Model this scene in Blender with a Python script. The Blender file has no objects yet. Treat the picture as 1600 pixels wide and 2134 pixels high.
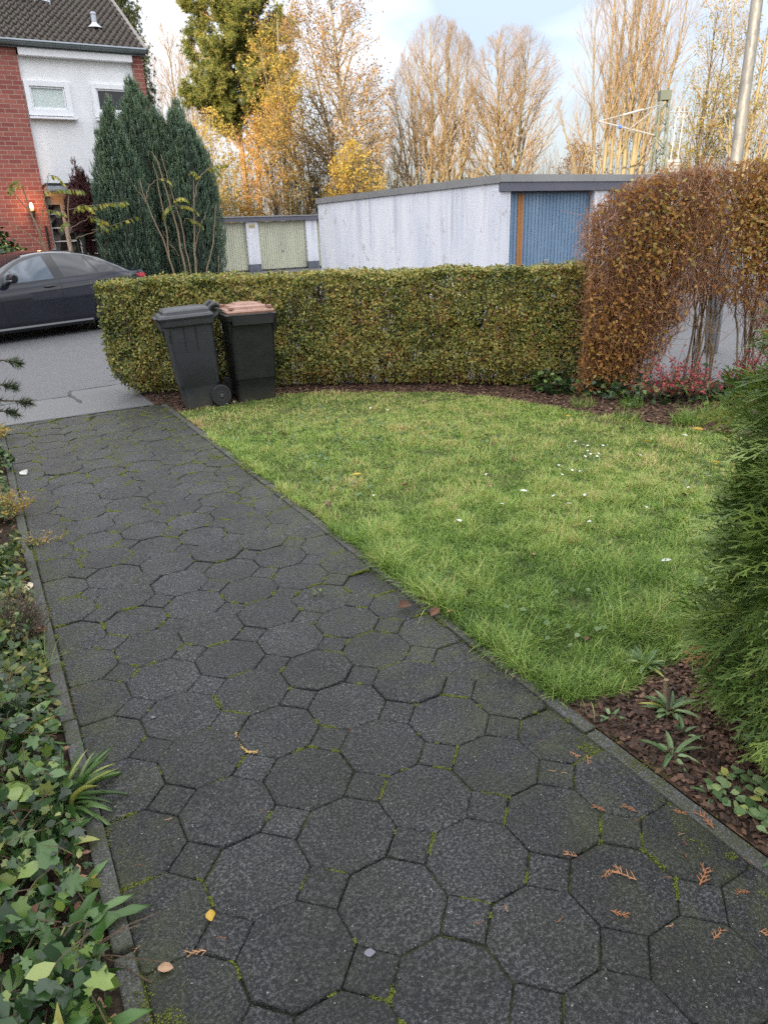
import bpy, bmesh, math, random
import numpy as np
from math import radians as RAD, sin, cos, pi
from mathutils import Vector, Matrix

SC = bpy.context.scene
COL = SC.collection

# ------------------------------------------------------------------ camera, sky, sun, exposure
# world axes: X across the garden path, Y along it towards the road, Z up, metres
CAM_H = 1.58
_p, _r = RAD(21.7), RAD(2.2)
_R0 = np.array([1, 0, 0.]); _U0 = np.array([0, sin(_p), cos(_p)]); _F = np.array([0, cos(_p), -sin(_p)])
_R = cos(_r) * _R0 - sin(_r) * _U0
_U = sin(_r) * _R0 + cos(_r) * _U0
_a = np.array([0.878, 0.479]); _a /= np.linalg.norm(_a)
_M = np.array([[_a[0], _a[1], 0], [-_a[1], _a[0], 0], [0, 0, 1]])
_R, _U, _F = _M @ _R, _M @ _U, _M @ _F
cam_data = bpy.data.cameras.new("camera")
cam_data.sensor_fit = 'HORIZONTAL'; cam_data.sensor_width = 36.0
cam_data.lens = 36.0 * 1480.0 / 1600.0
cam_data.clip_start = 0.05; cam_data.clip_end = 2000
cam = bpy.data.objects.new("camera", cam_data); COL.objects.link(cam)
cam.matrix_world = Matrix(((_R[0], _U[0], -_F[0], 0), (_R[1], _U[1], -_F[1], 0), (_R[2], _U[2], -_F[2], CAM_H), (0, 0, 0, 1)))
SC.camera = cam

SUN_AZ = RAD(-132); SUN_EL = RAD(12.5)      # azimuth clockwise from +Y: low in the west, left of and behind the camera
sun_dir = Vector((sin(SUN_AZ) * cos(SUN_EL), cos(SUN_AZ) * cos(SUN_EL), sin(SUN_EL)))
sl = bpy.data.lights.new("sun", 'SUN'); sl.energy = 5.0; sl.angle = RAD(0.5); sl.color = (1.0, 0.79, 0.52)
so = bpy.data.objects.new("sun", sl); COL.objects.link(so)
so.rotation_euler = sun_dir.to_track_quat('Z', 'Y').to_euler(); so.location = (-60, -20, 40)

W = bpy.data.worlds.new("World"); SC.world = W; W.use_nodes = True
wt = W.node_tree; wn = wt.nodes; wl = wt.links
wn.clear()
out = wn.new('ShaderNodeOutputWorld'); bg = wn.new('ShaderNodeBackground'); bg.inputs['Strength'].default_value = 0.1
sky = wn.new('ShaderNodeTexSky'); sky.sky_type = 'NISHITA'; sky.sun_disc = False
sky.sun_elevation = SUN_EL; sky.sun_rotation = SUN_AZ; sky.air_density = 1.0; sky.dust_density = 1.5; sky.ozone_density = 1.5
tc = wn.new('ShaderNodeTexCoord'); sep = wn.new('ShaderNodeSeparateXYZ'); wl.new(tc.outputs['Generated'], sep.inputs[0])
mp = wn.new('ShaderNodeMapping'); mp.inputs['Scale'].default_value = (1.0, 1.0, 2.6); wl.new(tc.outputs['Generated'], mp.inputs[0])
nz = wn.new('ShaderNodeTexNoise'); nz.inputs['Scale'].default_value = 2.3; nz.inputs['Detail'].default_value = 5; nz.inputs['Roughness'].default_value = 0.5
wl.new(mp.outputs[0], nz.inputs['Vector'])
# thin bright cloud: covers most of the sky, breaks up low down in the east
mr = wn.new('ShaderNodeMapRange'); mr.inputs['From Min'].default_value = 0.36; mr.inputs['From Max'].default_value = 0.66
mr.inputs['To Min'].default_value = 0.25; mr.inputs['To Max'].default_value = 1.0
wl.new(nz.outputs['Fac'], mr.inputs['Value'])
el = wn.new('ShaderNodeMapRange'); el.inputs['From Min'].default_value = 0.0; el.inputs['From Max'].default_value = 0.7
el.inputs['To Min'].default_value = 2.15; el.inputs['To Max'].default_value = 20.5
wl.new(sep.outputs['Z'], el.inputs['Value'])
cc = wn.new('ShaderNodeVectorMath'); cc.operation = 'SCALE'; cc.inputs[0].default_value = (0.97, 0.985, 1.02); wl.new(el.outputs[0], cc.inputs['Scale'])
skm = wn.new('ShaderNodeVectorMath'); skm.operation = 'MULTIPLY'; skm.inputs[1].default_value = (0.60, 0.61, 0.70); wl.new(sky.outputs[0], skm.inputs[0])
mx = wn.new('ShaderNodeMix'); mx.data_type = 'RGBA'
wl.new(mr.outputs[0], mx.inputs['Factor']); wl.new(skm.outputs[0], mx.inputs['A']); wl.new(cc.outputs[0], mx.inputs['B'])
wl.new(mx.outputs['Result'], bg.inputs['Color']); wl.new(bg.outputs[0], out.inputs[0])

SC.view_settings.view_transform = 'Standard'; SC.view_settings.look = 'None'
SC.view_settings.exposure = 1.25; SC.view_settings.gamma = 1.0
SC.view_settings.use_curve_mapping = False
try:
    SC.cycles.max_bounces = 6; SC.cycles.diffuse_bounces = 3; SC.cycles.glossy_bounces = 3; SC.cycles.transmission_bounces = 4
    SC.cycles.transparent_max_bounces = 8; SC.cycles.use_denoising = False; SC.cycles.caustics_reflective = False; SC.cycles.caustics_refractive = False
except Exception:
    pass

# ------------------------------------------------------------------ helpers
def tag(o, label=None, cat=None, group=None, kind=None):
    if label: o['label'] = label
    if cat: o['category'] = cat
    if group: o['group'] = group
    if kind: o['kind'] = kind
    return o

def empty(name, loc=(0, 0, 0), rz=0.0, label=None, cat=None, group=None):
    o = bpy.data.objects.new(name, None); COL.objects.link(o)
    o.location = loc; o.rotation_euler = (0, 0, rz); o.empty_display_size = 0.2
    return tag(o, label, cat, group)

def link_mesh(name, me, mats, parent=None):
    for m in (mats if isinstance(mats, (list, tuple)) else [mats]):
        me.materials.append(m)
    o = bpy.data.objects.new(name, me); COL.objects.link(o)
    if parent is not None: o.parent = parent
    return o

def np_mesh(name, V, faces, mats, parent=None, world=False, smooth=False, mi=None, rnd=None):
    """V (N,3); faces: list of int arrays (M,3) and/or (M,4); rnd: per-vertex random attribute"""
    V = np.asarray(V, dtype=np.float32)
    if world and parent is not None: V = V - np.array(parent.location, dtype=np.float32)
    faces = [np.asarray(f, dtype=np.int32) for f in faces if len(f)]
    me = bpy.data.meshes.new(name)
    me.vertices.add(len(V)); me.vertices.foreach_set('co', V.ravel())
    nl = sum(f.size for f in faces); nf = sum(len(f) for f in faces)
    me.loops.add(nl); me.loops.foreach_set('vertex_index', np.concatenate([f.ravel() for f in faces]))
    tot = np.concatenate([np.full(len(f), f.shape[1], dtype=np.int32) for f in faces])
    start = np.concatenate([[0], np.cumsum(tot)[:-1]]).astype(np.int32)
    me.polygons.add(nf); me.polygons.foreach_set('loop_start', start)
    try: me.polygons.foreach_set('loop_total', tot)
    except Exception: pass
    if mi is not None: me.polygons.foreach_set('material_index', np.asarray(mi, dtype=np.int32))
    me.update(calc_edges=True)
    me.polygons.foreach_set('use_smooth', np.full(nf, bool(smooth)))
    if rnd is not None:
        at = me.attributes.new('rnd', 'FLOAT', 'POINT'); at.data.foreach_set('value', np.asarray(rnd, dtype=np.float32))
    return link_mesh(name, me, mats, parent)

class MB:
    """collects simple solids; build() links them as ONE mesh"""
    def __init__(s): s.v = []; s.f = []; s.m = []
    def add(s, vs, fs, m=0):
        b = len(s.v); s.v += [tuple(v) for v in vs]
        for f in fs: s.f.append(tuple(i + b for i in f)); s.m.append(m)
        return s
    def box(s, x0, x1, y0, y1, z0, z1, m=0):
        return s.add([(x0, y0, z0), (x1, y0, z0), (x1, y1, z0), (x0, y1, z0), (x0, y0, z1), (x1, y0, z1), (x1, y1, z1), (x0, y1, z1)],
                     [(0, 3, 2, 1), (4, 5, 6, 7), (0, 1, 5, 4), (1, 2, 6, 5), (2, 3, 7, 6), (3, 0, 4, 7)], m)
    def obox(s, c, ax, ay, az, m=0):
        c, ax, ay, az = map(np.array, (c, ax, ay, az))
        vs = [c + i * ax + j * ay + k * az for k in (-1, 1) for j in (-1, 1) for i in (-1, 1)]
        return s.add(vs, [(0, 2, 3, 1), (4, 5, 7, 6), (0, 1, 5, 4), (1, 3, 7, 5), (3, 2, 6, 7), (2, 0, 4, 6)], m)
    def tube(s, pts, r, n=8, m=0, cap=True):
        pts = [Vector(p) for p in pts]; k = len(pts)
        rs = r if isinstance(r, (list, tuple)) else [r] * k
        ring = []; ref = None
        for i, p in enumerate(pts):
            t = (pts[min(i + 1, k - 1)] - pts[max(i - 1, 0)]).normalized()
            if ref is None or abs(ref.dot(t)) > 0.98: ref = Vector((0, 0, 1)) if abs(t.z) < 0.9 else Vector((1, 0, 0))
            u = t.cross(ref).normalized(); w = t.cross(u); ref = u.cross(t) * -1 if False else ref
            ring.append([p + (u * cos(2 * pi * j / n) + w * sin(2 * pi * j / n)) * rs[i] for j in range(n)])
        vs = [q for rg in ring for q in rg]; fs = []
        for i in range(k - 1):
            for j in range(n):
                a = i * n + j; b = i * n + (j + 1) % n
                fs.append((a, b, b + n, a + n))
        if cap: fs += [tuple(range(n)), tuple((k - 1) * n + j for j in reversed(range(n)))]
        return s.add(vs, fs, m)
    def lathe(s, prof, n=24, c=(0, 0, 0), axis='z', m=0):
        vs = []; fs = []
        for (r, h) in prof:
            for j in range(n):
                a = 2 * pi * j / n
                p = {'z': (r * cos(a), r * sin(a), h), 'y': (r * cos(a), h, r * sin(a)), 'x': (h, r * cos(a), r * sin(a))}[axis]
                vs.append((c[0] + p[0], c[1] + p[1], c[2] + p[2]))
        for i in range(len(prof) - 1):
            for j in range(n):
                a = i * n + j; b = i * n + (j + 1) % n; fs.append((a, b, b + n, a + n))
        fs += [tuple(range(n)), tuple((len(prof) - 1) * n + j for j in reversed(range(n)))]
        return s.add(vs, fs, m)
    def prism(s, poly, z0, z1, m=0):
        n = len(poly)
        vs = [(p[0], p[1], z0) for p in poly] + [(p[0], p[1], z1) for p in poly]
        fs = [tuple(reversed(range(n))), tuple(range(n, 2 * n))] + [(i, (i + 1) % n, n + (i + 1) % n, n + i) for i in range(n)]
        return s.add(vs, fs, m)
    def extrude(s, poly, vec, m=0):
        n = len(poly); vec = np.array(vec)
        vs = [tuple(p) for p in poly] + [tuple(np.array(p) + vec) for p in poly]
        fs = [tuple(reversed(range(n))), tuple(range(n, 2 * n))] + [(i, (i + 1) % n, n + (i + 1) % n, n + i) for i in range(n)]
        return s.add(vs, fs, m)
    def loft(s, rings, m=0, cap=True):
        n = len(rings[0]); vs = [p for r in rings for p in r]; fs = []
        for i in range(len(rings) - 1):
            for j in range(n):
                a = i * n + j; b = i * n + (j + 1) % n; fs.append((a, b, b + n, a + n))
        if cap: fs += [tuple(reversed(range(n))), tuple((len(rings) - 1) * n + j for j in range(n))]
        return s.add(vs, fs, m)
    def build(s, name, mats, parent=None, world=False, smooth=False, bevel=0, seg=2, angle=35):
        me = bpy.data.meshes.new(name)
        V = np.array(s.v, dtype=float)
        if world and parent is not None: V = V - np.array(parent.location)
        me.from_pydata([tuple(v) for v in V], [], s.f); me.update()
        for p, k in zip(me.polygons, s.m): p.material_index = k; p.use_smooth = smooth
        bm = bmesh.new(); bm.from_mesh(me); bmesh.ops.recalc_face_normals(bm, faces=bm.faces); bm.to_mesh(me); bm.free()
        o = link_mesh(name, me, mats, parent)
        if smooth:
            try: me.set_sharp_from_angle(angle=RAD(angle))
            except Exception: pass
        if bevel:
            md = o.modifiers.new('bevel', 'BEVEL'); md.width = bevel; md.segments = seg; md.limit_method = 'ANGLE'; md.angle_limit = RAD(30)
            md.harden_normals = False
        return o

def unit(a): return a / np.maximum(np.linalg.norm(a, axis=-1, keepdims=True), 1e-9)

def frames(nrm, rng, spin=None):
    """rotation matrices whose third column is nrm, random spin about it; column 1 (y) is the leaf's long axis"""
    nrm = unit(nrm); N = len(nrm)
    ref = np.where(np.abs(nrm[:, 2:3]) < 0.9, np.array([[0, 0, 1.]]), np.array([[1., 0, 0]]))
    u = unit(np.cross(ref, nrm)); v = np.cross(nrm, u)
    a = rng.uniform(0, 2 * pi, N) if spin is None else spin
    c, s_ = np.cos(a)[:, None], np.sin(a)[:, None]
    x = u * c + v * s_; y = -u * s_ + v * c
    return np.stack([x, y, nrm], axis=2)

def frames_y(d, rng, up=None):
    """column 1 (y) along d, random roll"""
    d = unit(d); N = len(d)
    ref = np.where(np.abs(d[:, 2:3]) < 0.9, np.array([[0, 0, 1.]]), np.array([[1., 0, 0]])) if up is None else unit(up)
    x = unit(np.cross(d, ref)); z = np.cross(x, d)
    if up is None:
        a = rng.uniform(0, 2 * pi, N); c, s_ = np.cos(a)[:, None], np.sin(a)[:, None]
        x, z = x * c + z * s_, -x * s_ + z * c
    return np.stack([x, d, z], axis=2)

def scatter(T, F, pos, rot, scale, rng=None, rnd=None):
    """instances of a template as one vertex/face set (real mesh)"""
    T = np.asarray(T, float); N = len(pos); n = len(T)
    scale = np.asarray(scale, float)
    if scale.ndim == 1: scale = np.repeat(scale[:, None], 3, axis=1)
    V = np.einsum('nij,nkj->nki', rot, T[None] * scale[:, None, :]) + pos[:, None, :]
    off = (np.arange(N) * n)[:, None, None]
    Fs = [(np.asarray(f)[None] + off).reshape(-1, np.asarray(f).shape[1]) for f in F]
    if rnd is None: rnd = (rng or np.random.default_rng(0)).random(N)
    return V.reshape(-1, 3), Fs, np.repeat(rnd, n)

def merge(parts):
    """join several (V,[F],rnd) sets"""
    Vs = []; Fs = {3: [], 4: []}; Rs = []; b = 0
    for V, F, r in parts:
        Vs.append(V); Rs.append(r)
        for f in F:
            if len(f): Fs[f.shape[1]].append(f + b)
        b += len(V)
    return np.concatenate(Vs), [np.concatenate(x) for x in Fs.values() if x], np.concatenate(Rs)

def tubes(P, R, sides, rnd=None):
    """P (N,k,3) polylines, R (N,k) radii -> (V,[quads],rnd)"""
    N, k, _ = P.shape
    t = np.empty_like(P); t[:, 1:-1] = P[:, 2:] - P[:, :-2]; t[:, 0] = P[:, 1] - P[:, 0]; t[:, -1] = P[:, -1] - P[:, -2]
    t = unit(t)
    ref = np.where(np.abs(t[:, :1, 2:3]) < 0.8, np.array([0, 0, 1.]), np.array([1., 0, 0])) * np.ones((N, k, 1))
    u = unit(np.cross(t, ref)); v = np.cross(t, u)
    a = np.arange(sides) * 2 * pi / sides
    V = P[:, :, None, :] + R[:, :, None, None] * (u[:, :, None, :] * np.cos(a)[None, None, :, None] + v[:, :, None, :] * np.sin(a)[None, None, :, None])
    base = (np.arange(N) * k * sides)[:, None, None] + (np.arange(k - 1) * sides)[None, :, None]
    j = np.arange(sides)[None, None, :]; j2 = (np.arange(sides) + 1)[None, None, :] % sides
    q = np.stack([base + j, base + j2, base + j2 + sides, base + j + sides], axis=-1).reshape(-1, 4)
    if rnd is None: rnd = np.zeros(N)
    return V.reshape(-1, 3), [q], np.repeat(rnd, k * sides)

def pinpoly(px, py, poly):
    ins = np.zeros(len(px), bool); n = len(poly)
    for i in range(n):
        x1, y1 = poly[i]; x2, y2 = poly[(i + 1) % n]
        c = ((y1 > py) != (y2 > py)) & (px < (x2 - x1) * (py - y1) / ((y2 - y1) or 1e-9) + x1)
        ins ^= c
    return ins

# leaf templates (long axis +Y, face +Z)
LEAF_V = [(0, 0, 0), (-.27, .42, .06), (.27, .42, .06), (0, .5, 0), (-.15, .78, .03), (.15, .78, .03), (0, 1, -.08)]
LEAF_F = [np.array([(0, 3, 1), (0, 2, 3), (4, 5, 6), (3, 5, 4)]), np.array([(1, 3, 4, 4)][:0]).reshape(0, 4)]
LEAF_F = [np.array([(0, 3, 1), (0, 2, 3), (1, 3, 4), (3, 2, 5), (3, 5, 4), (4, 5, 6)])]
OVAL_V = [(0, 0, 0), (-.2, .3, .05), (.2, .3, .05), (-.24, .62, .02), (.24, .62, .02), (0, 1, -.1)]
OVAL_F = [np.array([(0, 2, 1), (3, 4, 5)]), np.array([(1, 2, 4, 3)])]
QUAD_V = [(0, 0, 0), (.3, .5, .05), (0, 1, 0), (-.3, .5, .05)]
QUAD_F = [np.array([(0, 1, 2), (0, 2, 3)])]
# five lobed ivy leaf
IVY_V = [(0, 0, 0), (.22, -.1, .02), (.5, .12, -.05), (.3, .34, .03), (.42, .62, -.04), (.16, .62, .03), (0, 1.0, -.08), (-.16, .62, .03), (-.42, .62, -.04), (-.3, .34, .03), (-.5, .12, -.05), (-.22, -.1, .02), (0, .35, -.02)]
IVY_F = [np.array([(12, i, i % 11 + 1) for i in range(1, 11)] + [(12, 0, 1), (12, 11, 0)])]

# ------------------------------------------------------------------ materials
def new_mat(name):
    m = bpy.data.materials.new(name); m.use_nodes = True
    return m, m.node_tree.nodes, m.node_tree.links, m.node_tree.nodes['Principled BSDF']

class N:
    """tiny node helper bound to one material"""
    def __init__(s, name, rough=0.6, spec=None, metal=0.0, color=None):
        s.m, s.n, s.l, s.b = new_mat(name)
        s.b.inputs['Roughness'].default_value = rough; s.b.inputs['Metallic'].default_value = metal
        if spec is not None: s.b.inputs['Specular IOR Level'].default_value = spec
        if color is not None: s.b.inputs['Base Color'].default_value = (*color, 1)
    def coord(s, kind='Object', scale=None):
        c = s.n.new('ShaderNodeTexCoord').outputs[kind]
        if scale is not None:
            mp = s.n.new('ShaderNodeMapping'); mp.inputs['Scale'].default_value = scale; s.l.new(c, mp.inputs[0]); c = mp.outputs[0]
        return c
    def noise(s, scale, detail=4, rough=0.55, vec=None, kind='Fac'):
        t = s.n.new('ShaderNodeTexNoise'); t.inputs['Scale'].default_value = scale; t.inputs['Detail'].default_value = detail; t.inputs['Roughness'].default_value = rough
        s.l.new(vec if vec is not None else s.coord(), t.inputs['Vector']); return t.outputs[kind]
    def voro(s, scale, vec=None, out='Distance', feature='F1'):
        t = s.n.new('ShaderNodeTexVoronoi'); t.inputs['Scale'].default_value = scale; t.feature = feature
        s.l.new(vec if vec is not None else s.coord(), t.inputs['Vector']); return t.outputs[out]
    def ramp(s, fac, stops, interp='LINEAR'):
        r = s.n.new('ShaderNodeValToRGB'); r.color_ramp.interpolation = interp
        e = r.color_ramp.elements
        while len(e) < len(stops): e.new(0.5)
        for k, (p, c) in enumerate(stops):
            e[k].position = p; e[k].color = (*c, 1) if len(c) == 3 else c
        s.l.new(fac, r.inputs[0]); return r.outputs[0]
    def mix(s, fac, a, b, mode='MIX'):
        x = s.n.new('ShaderNodeMix'); x.data_type = 'RGBA'; x.blend_type = mode
        for sock, val in (('Factor', fac), ('A', a), ('B', b)):
            if isinstance(val, (int, float)): x.inputs[sock].default_value = val
            elif isinstance(val, tuple): x.inputs[sock].default_value = (*val, 1)
            else: s.l.new(val, x.inputs[sock])
        return x.outputs['Result']
    def math(s, op, a, b=None):
        x = s.n.new('ShaderNodeMath'); x.operation = op
        for k, val in enumerate((a, b)):
            if val is None: continue
            if isinstance(val, (int, float)): x.inputs[k].default_value = val
            else: s.l.new(val, x.inputs[k])
        return x.outputs[0]
    def bump(s, h, strength=0.3, dist=0.01, prev=None):
        b = s.n.new('ShaderNodeBump'); b.inputs['Strength'].default_value = strength; b.inputs['Distance'].default_value = dist
        s.l.new(h, b.inputs['Height'])
        if prev is not None: s.l.new(prev, b.inputs['Normal'])
        return b.outputs[0]
    def col(s, c): s.l.new(c, s.b.inputs['Base Color']); return s
    def rough(s, c): s.l.new(c, s.b.inputs['Roughness']); return s
    def nrm(s, c): s.l.new(c, s.b.inputs['Normal']); return s

def leaf_mat(name, stops, rough=0.5, trans=0.3, spec=0.35, interp='LINEAR', tint=(1.0, 1.05, 0.6)):
    g = N(name, rough, spec)
    at = g.n.new('ShaderNodeAttribute'); at.attribute_name = 'rnd'
    c = g.ramp(at.outputs['Fac'], stops, interp)
    n = g.noise(9.0, 2)
    c = g.mix(g.math('MULTIPLY', n, 0.5), c, g.mix(1.0, c, (0.55, 0.5, 0.4), 'MULTIPLY'))
    g.col(c)
    tr = g.n.new('ShaderNodeBsdfTranslucent'); g.l.new(g.mix(1.0, c, tint, 'MULTIPLY'), tr.inputs['Color'])
    ms = g.n.new('ShaderNodeMixShader'); ms.inputs[0].default_value = trans
    g.l.new(g.b.outputs[0], ms.inputs[1]); g.l.new(tr.outputs[0], ms.inputs[2])
    g.l.new(ms.outputs[0], g.n['Material Output'].inputs[0])
    return g.m

def plain(name, color, rough=0.5, metal=0.0, var=0.15, scale=6.0, bump=0.0, spec=None):
    g = N(name, rough, spec, metal)
    d = tuple(x * (1 - var) for x in color); b = tuple(min(1, x * (1 + var)) for x in color)
    g.col(g.ramp(g.noise(scale, 6, 0.65), [(0.3, d), (0.7, b)]))
    if bump: g.nrm(g.bump(g.noise(scale * 12, 3), bump, 0.004))
    return g.m

def bark_mat(name, a, b, scale=14.0):
    g = N(name, 0.85, 0.2)
    v = g.coord('Object', (1, 1, 0.25))
    n = g.noise(scale, 6, 0.7, v)
    g.col(g.ramp(n, [(0.3, a), (0.7, b)])); g.nrm(g.bump(n, 0.6, 0.02))
    return g.m

# ------------------------------------------------------------------ ground, road, path, lawn, beds
def flat(name, poly, z, mat, label=None):
    bm = bmesh.new(); vs = [bm.verts.new((p[0], p[1], z)) for p in poly]; f = bm.faces.new(vs)
    bm.normal_update()
    if f.normal.z < 0: f.normal_flip()
    me = bpy.data.meshes.new(name); bm.to_mesh(me); bm.free()
    o = link_mesh(name, me, mat); tag(o, kind='structure'); return o

g = N('earth', 0.95, 0.1)
g.col(g.ramp(g.noise(1.3, 8, 0.7), [(0.3, (0.045, 0.036, 0.024)), (0.55, (0.075, 0.075, 0.03)), (0.75, (0.14, 0.1, 0.045))]))
g.nrm(g.bump(g.noise(9, 6), 0.7, 0.05)); M_EARTH = g.m
flat('ground', [(-700, -700), (700, -700), (700, 700), (-700, 700)], -0.05, M_EARTH)

g = N('asphalt', 0.55, 0.4)
n1 = g.noise(0.6, 5, 0.6); n2 = g.noise(75, 5, 0.85); v = g.voro(120)
c = g.ramp(n2, [(0.3, (0.05, 0.05, 0.053)), (0.6, (0.125, 0.125, 0.131)), (0.8, (0.30, 0.30, 0.30))])
c = g.mix(g.math('MULTIPLY', n1, 0.55), c, (0.085, 0.085, 0.09)); g.col(c)
g.nrm(g.bump(v, 0.8, 0.008)); M_ASPH = g.m
flat('road', [(-60, 7.375), (1.56, 7.375), (3.0, 6.95), (5.4, 5.0), (9, 2.6), (60, 2.0), (60, 36), (5.9, 36), (5.9, 17.1), (-60, 17.1)], -0.008, M_ASPH)
g = N('pavement_asphalt', 0.6, 0.4)
n1 = g.noise(1.1, 5, 0.6); n2 = g.noise(70, 5, 0.85)
c = g.ramp(n2, [(0.3, (0.055, 0.055, 0.057)), (0.6, (0.14, 0.14, 0.142)), (0.8, (0.32, 0.32, 0.31))])
c = g.mix(g.math('MULTIPLY', n1, 0.5), c, (0.085, 0.085, 0.088)); g.col(c); g.nrm(g.bump(g.voro(200), 0.5, 0.004)); M_PAVE = g.m
flat('pavement', [(-14, 7.40), (1.42, 7.40), (1.42, 8.84), (0.77, 8.76), (0.745, 8.46), (-14, 8.46)], -0.004, M_PAVE)
# tar joints round the pavement strip
mb = MB(); rr = random.Random(4)
def crack(p, q, w, n=14):
    for i in range(n):
        a = [p[k] + (q[k] - p[k]) * i / n for k in (0, 1)]; b = [p[k] + (q[k] - p[k]) * (i + 1) / n for k in (0, 1)]
        d = (Vector(b) - Vector(a)).normalized(); nn = Vector((-d.y, d.x)); w0 = w * rr.uniform(.5, 1.2); j = rr.uniform(-.006, .006)
        A = Vector(a) + nn * j; B = Vector(b) + nn * j
        mb.add([(*(A - nn * w0 / 2), 0), (*(B - nn * w0 / 2), 0), (*(B + nn * w0 / 2), 0), (*(A + nn * w0 / 2), 0)], [(0, 1, 2, 3)])
crack((-3, 8.46), (0.745, 8.46), .03, 40); crack((0.745, 8.46), (0.77, 8.76), .035, 5); crack((0.77, 8.76), (1.42, 8.84), .03)
crack((0.75, 8.46), (0.80, 8.02), .045, 6); crack((-6, 7.41), (1.4, 7.41), .05, 40)
M_TAR = plain('tar', (0.03, 0.03, 0.032), 0.7)
o = mb.build('tar_joint', M_TAR); tag(o, kind='structure')

# mulch and soil beds
g = N('bark_soil', 0.95, 0.1)
g.col(g.ramp(g.voro(38, out='Color'), [(0.2, (0.03, 0.020, 0.014)), (0.6, (0.075, 0.045, 0.03)), (0.9, (0.14, 0.085, 0.055))]))
g.nrm(g.bump(g.voro(38), 0.9, 0.02)); M_MULCHB = g.m
flat('mulch_bed', [(1.53, 7.37), (1.53, -1), (6, -1), (9, 2.0), (9, 2.75), (7.0, 4.25), (5.5, 5.65), (3.6, 7.05), (2.8, 7.55), (1.75, 8.1), (1.42, 8.1), (1.42, 7.385)], 0.0, M_MULCHB)
g = N('soil', 0.95, 0.1)
g.col(g.ramp(g.noise(30, 7, 0.7), [(0.3, (0.012, 0.009, 0.007)), (0.6, (0.045, 0.032, 0.022)), (0.8, (0.09, 0.062, 0.04))]))
g.nrm(g.bump(g.noise(45, 5), 1.0, 0.02)); M_SOIL = g.m
flat('soil_bed', [(-0.03, 7.37), (-6, 7.37), (-6, -1.5), (-0.03, -1.5)], -0.004, M_SOIL)

# lawn base
LAWN = [(1.532, 1.52), (1.532, 6.93), (1.62, 6.92), (2.05, 6.86), (2.3, 6.90), (2.72, 7.02), (3.05, 6.82), (3.42, 6.50), (3.78, 6.22), (4.04, 6.0), (4.26, 5.55), (4.40, 5.12), (4.50, 4.7), (4.58, 4.4), (4.68, 4.08), (4.8, 3.68), (4.95, 3.29), (5.3, 2.4), (5.4, 1.1), (3.0, 1.1), (2.3, 1.42), (2.11, 1.47), (1.95, 1.50), (1.75, 1.44)]
g = N('lawn_soil', 0.95, 0.1)
g.col(g.ramp(g.noise(7, 6, 0.7), [(0.35, (0.035, 0.04, 0.014)), (0.6, (0.075, 0.085, 0.03)), (0.75, (0.12, 0.10, 0.05))]))
M_LAWN = g.m
flat('lawn', LAWN, 0.004, M_LAWN)

# garden path: octagon pavers with square infills, clipped between the edgings
AP = 0.1322; PW0, PW1 = 0.017, 1.474; PL0, PL1 = -0.9, 7.37
def clip(poly, axis, val, keep_greater):
    outp = []
    for i in range(len(poly)):
        a, b = poly[i], poly[(i + 1) % len(poly)]
        ia = (a[axis] >= val) == keep_greater; ib = (b[axis] >= val) == keep_greater
        if ia: outp.append(a)
        if ia != ib:
            t = (val - a[axis]) / (b[axis] - a[axis]); outp.append((a[0] + t * (b[0] - a[0]), a[1] + t * (b[1] - a[1])))
    return outp
def inset(poly, d):
    n = len(poly); res = []
    for i in range(n):
        p0, p1, p2 = (Vector(poly[(i + k) % n]) for k in (-1, 0, 1))
        e1 = (p1 - p0).normalized(); e2 = (p2 - p1).normalized(); n1 = Vector((-e1.y, e1.x)); n2 = Vector((-e2.y, e2.x))
        bis = (n1 + n2); L_ = bis.length
        bis = bis / L_ if L_ > 1e-6 else n1
        res.append(tuple(p1 + bis * (d / max(0.35, bis.dot(n1)))))
    return res
PV = []; PF3 = []; PF4 = []; PR = []; rr = random.Random(11); JOINTS = []
PVn = 0; polys = []
def paver(poly):
    poly = clip(poly, 0, PW0, True)
    if len(poly) > 2: poly = clip(poly, 0, PW1, False)
    if len(poly) > 2: poly = clip(poly, 1, PL1, False)
    # drop doubled corners
    q = [p for i, p in enumerate(poly) if (Vector(p) - Vector(poly[i - 1])).length > 1e-4]
    if len(q) < 3: return
    area = abs(sum(q[i][0] * q[(i + 1) % len(q)][1] - q[(i + 1) % len(q)][0] * q[i][1] for i in range(len(q)))) / 2
    if area < 4e-4: return
    polys.append(q)
rows_w = [0.0815 + 0.2644 * i for i in range(6)]; rows_l = [1.151 + 0.2616 * k for k in range(-8, 25)]
for cl in rows_l:
    for cw in rows_w:
        R_ = AP / cos(pi / 8)
        paver([(cw + R_ * cos(pi / 8 + k * pi / 4), cl + R_ * sin(pi / 8 + k * pi / 4) * .99) for k in range(8)])
    for cw in [rows_w[0] - .2644] + rows_w:
        d = AP * math.tan(pi / 8) * math.sqrt(2)
        paver([(cw + .1322 + d * cos(k * pi / 2), cl + .1308 + d * sin(k * pi / 2)) for k in range(4)])
bmv = []; bmf = []; bmr = []
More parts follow.
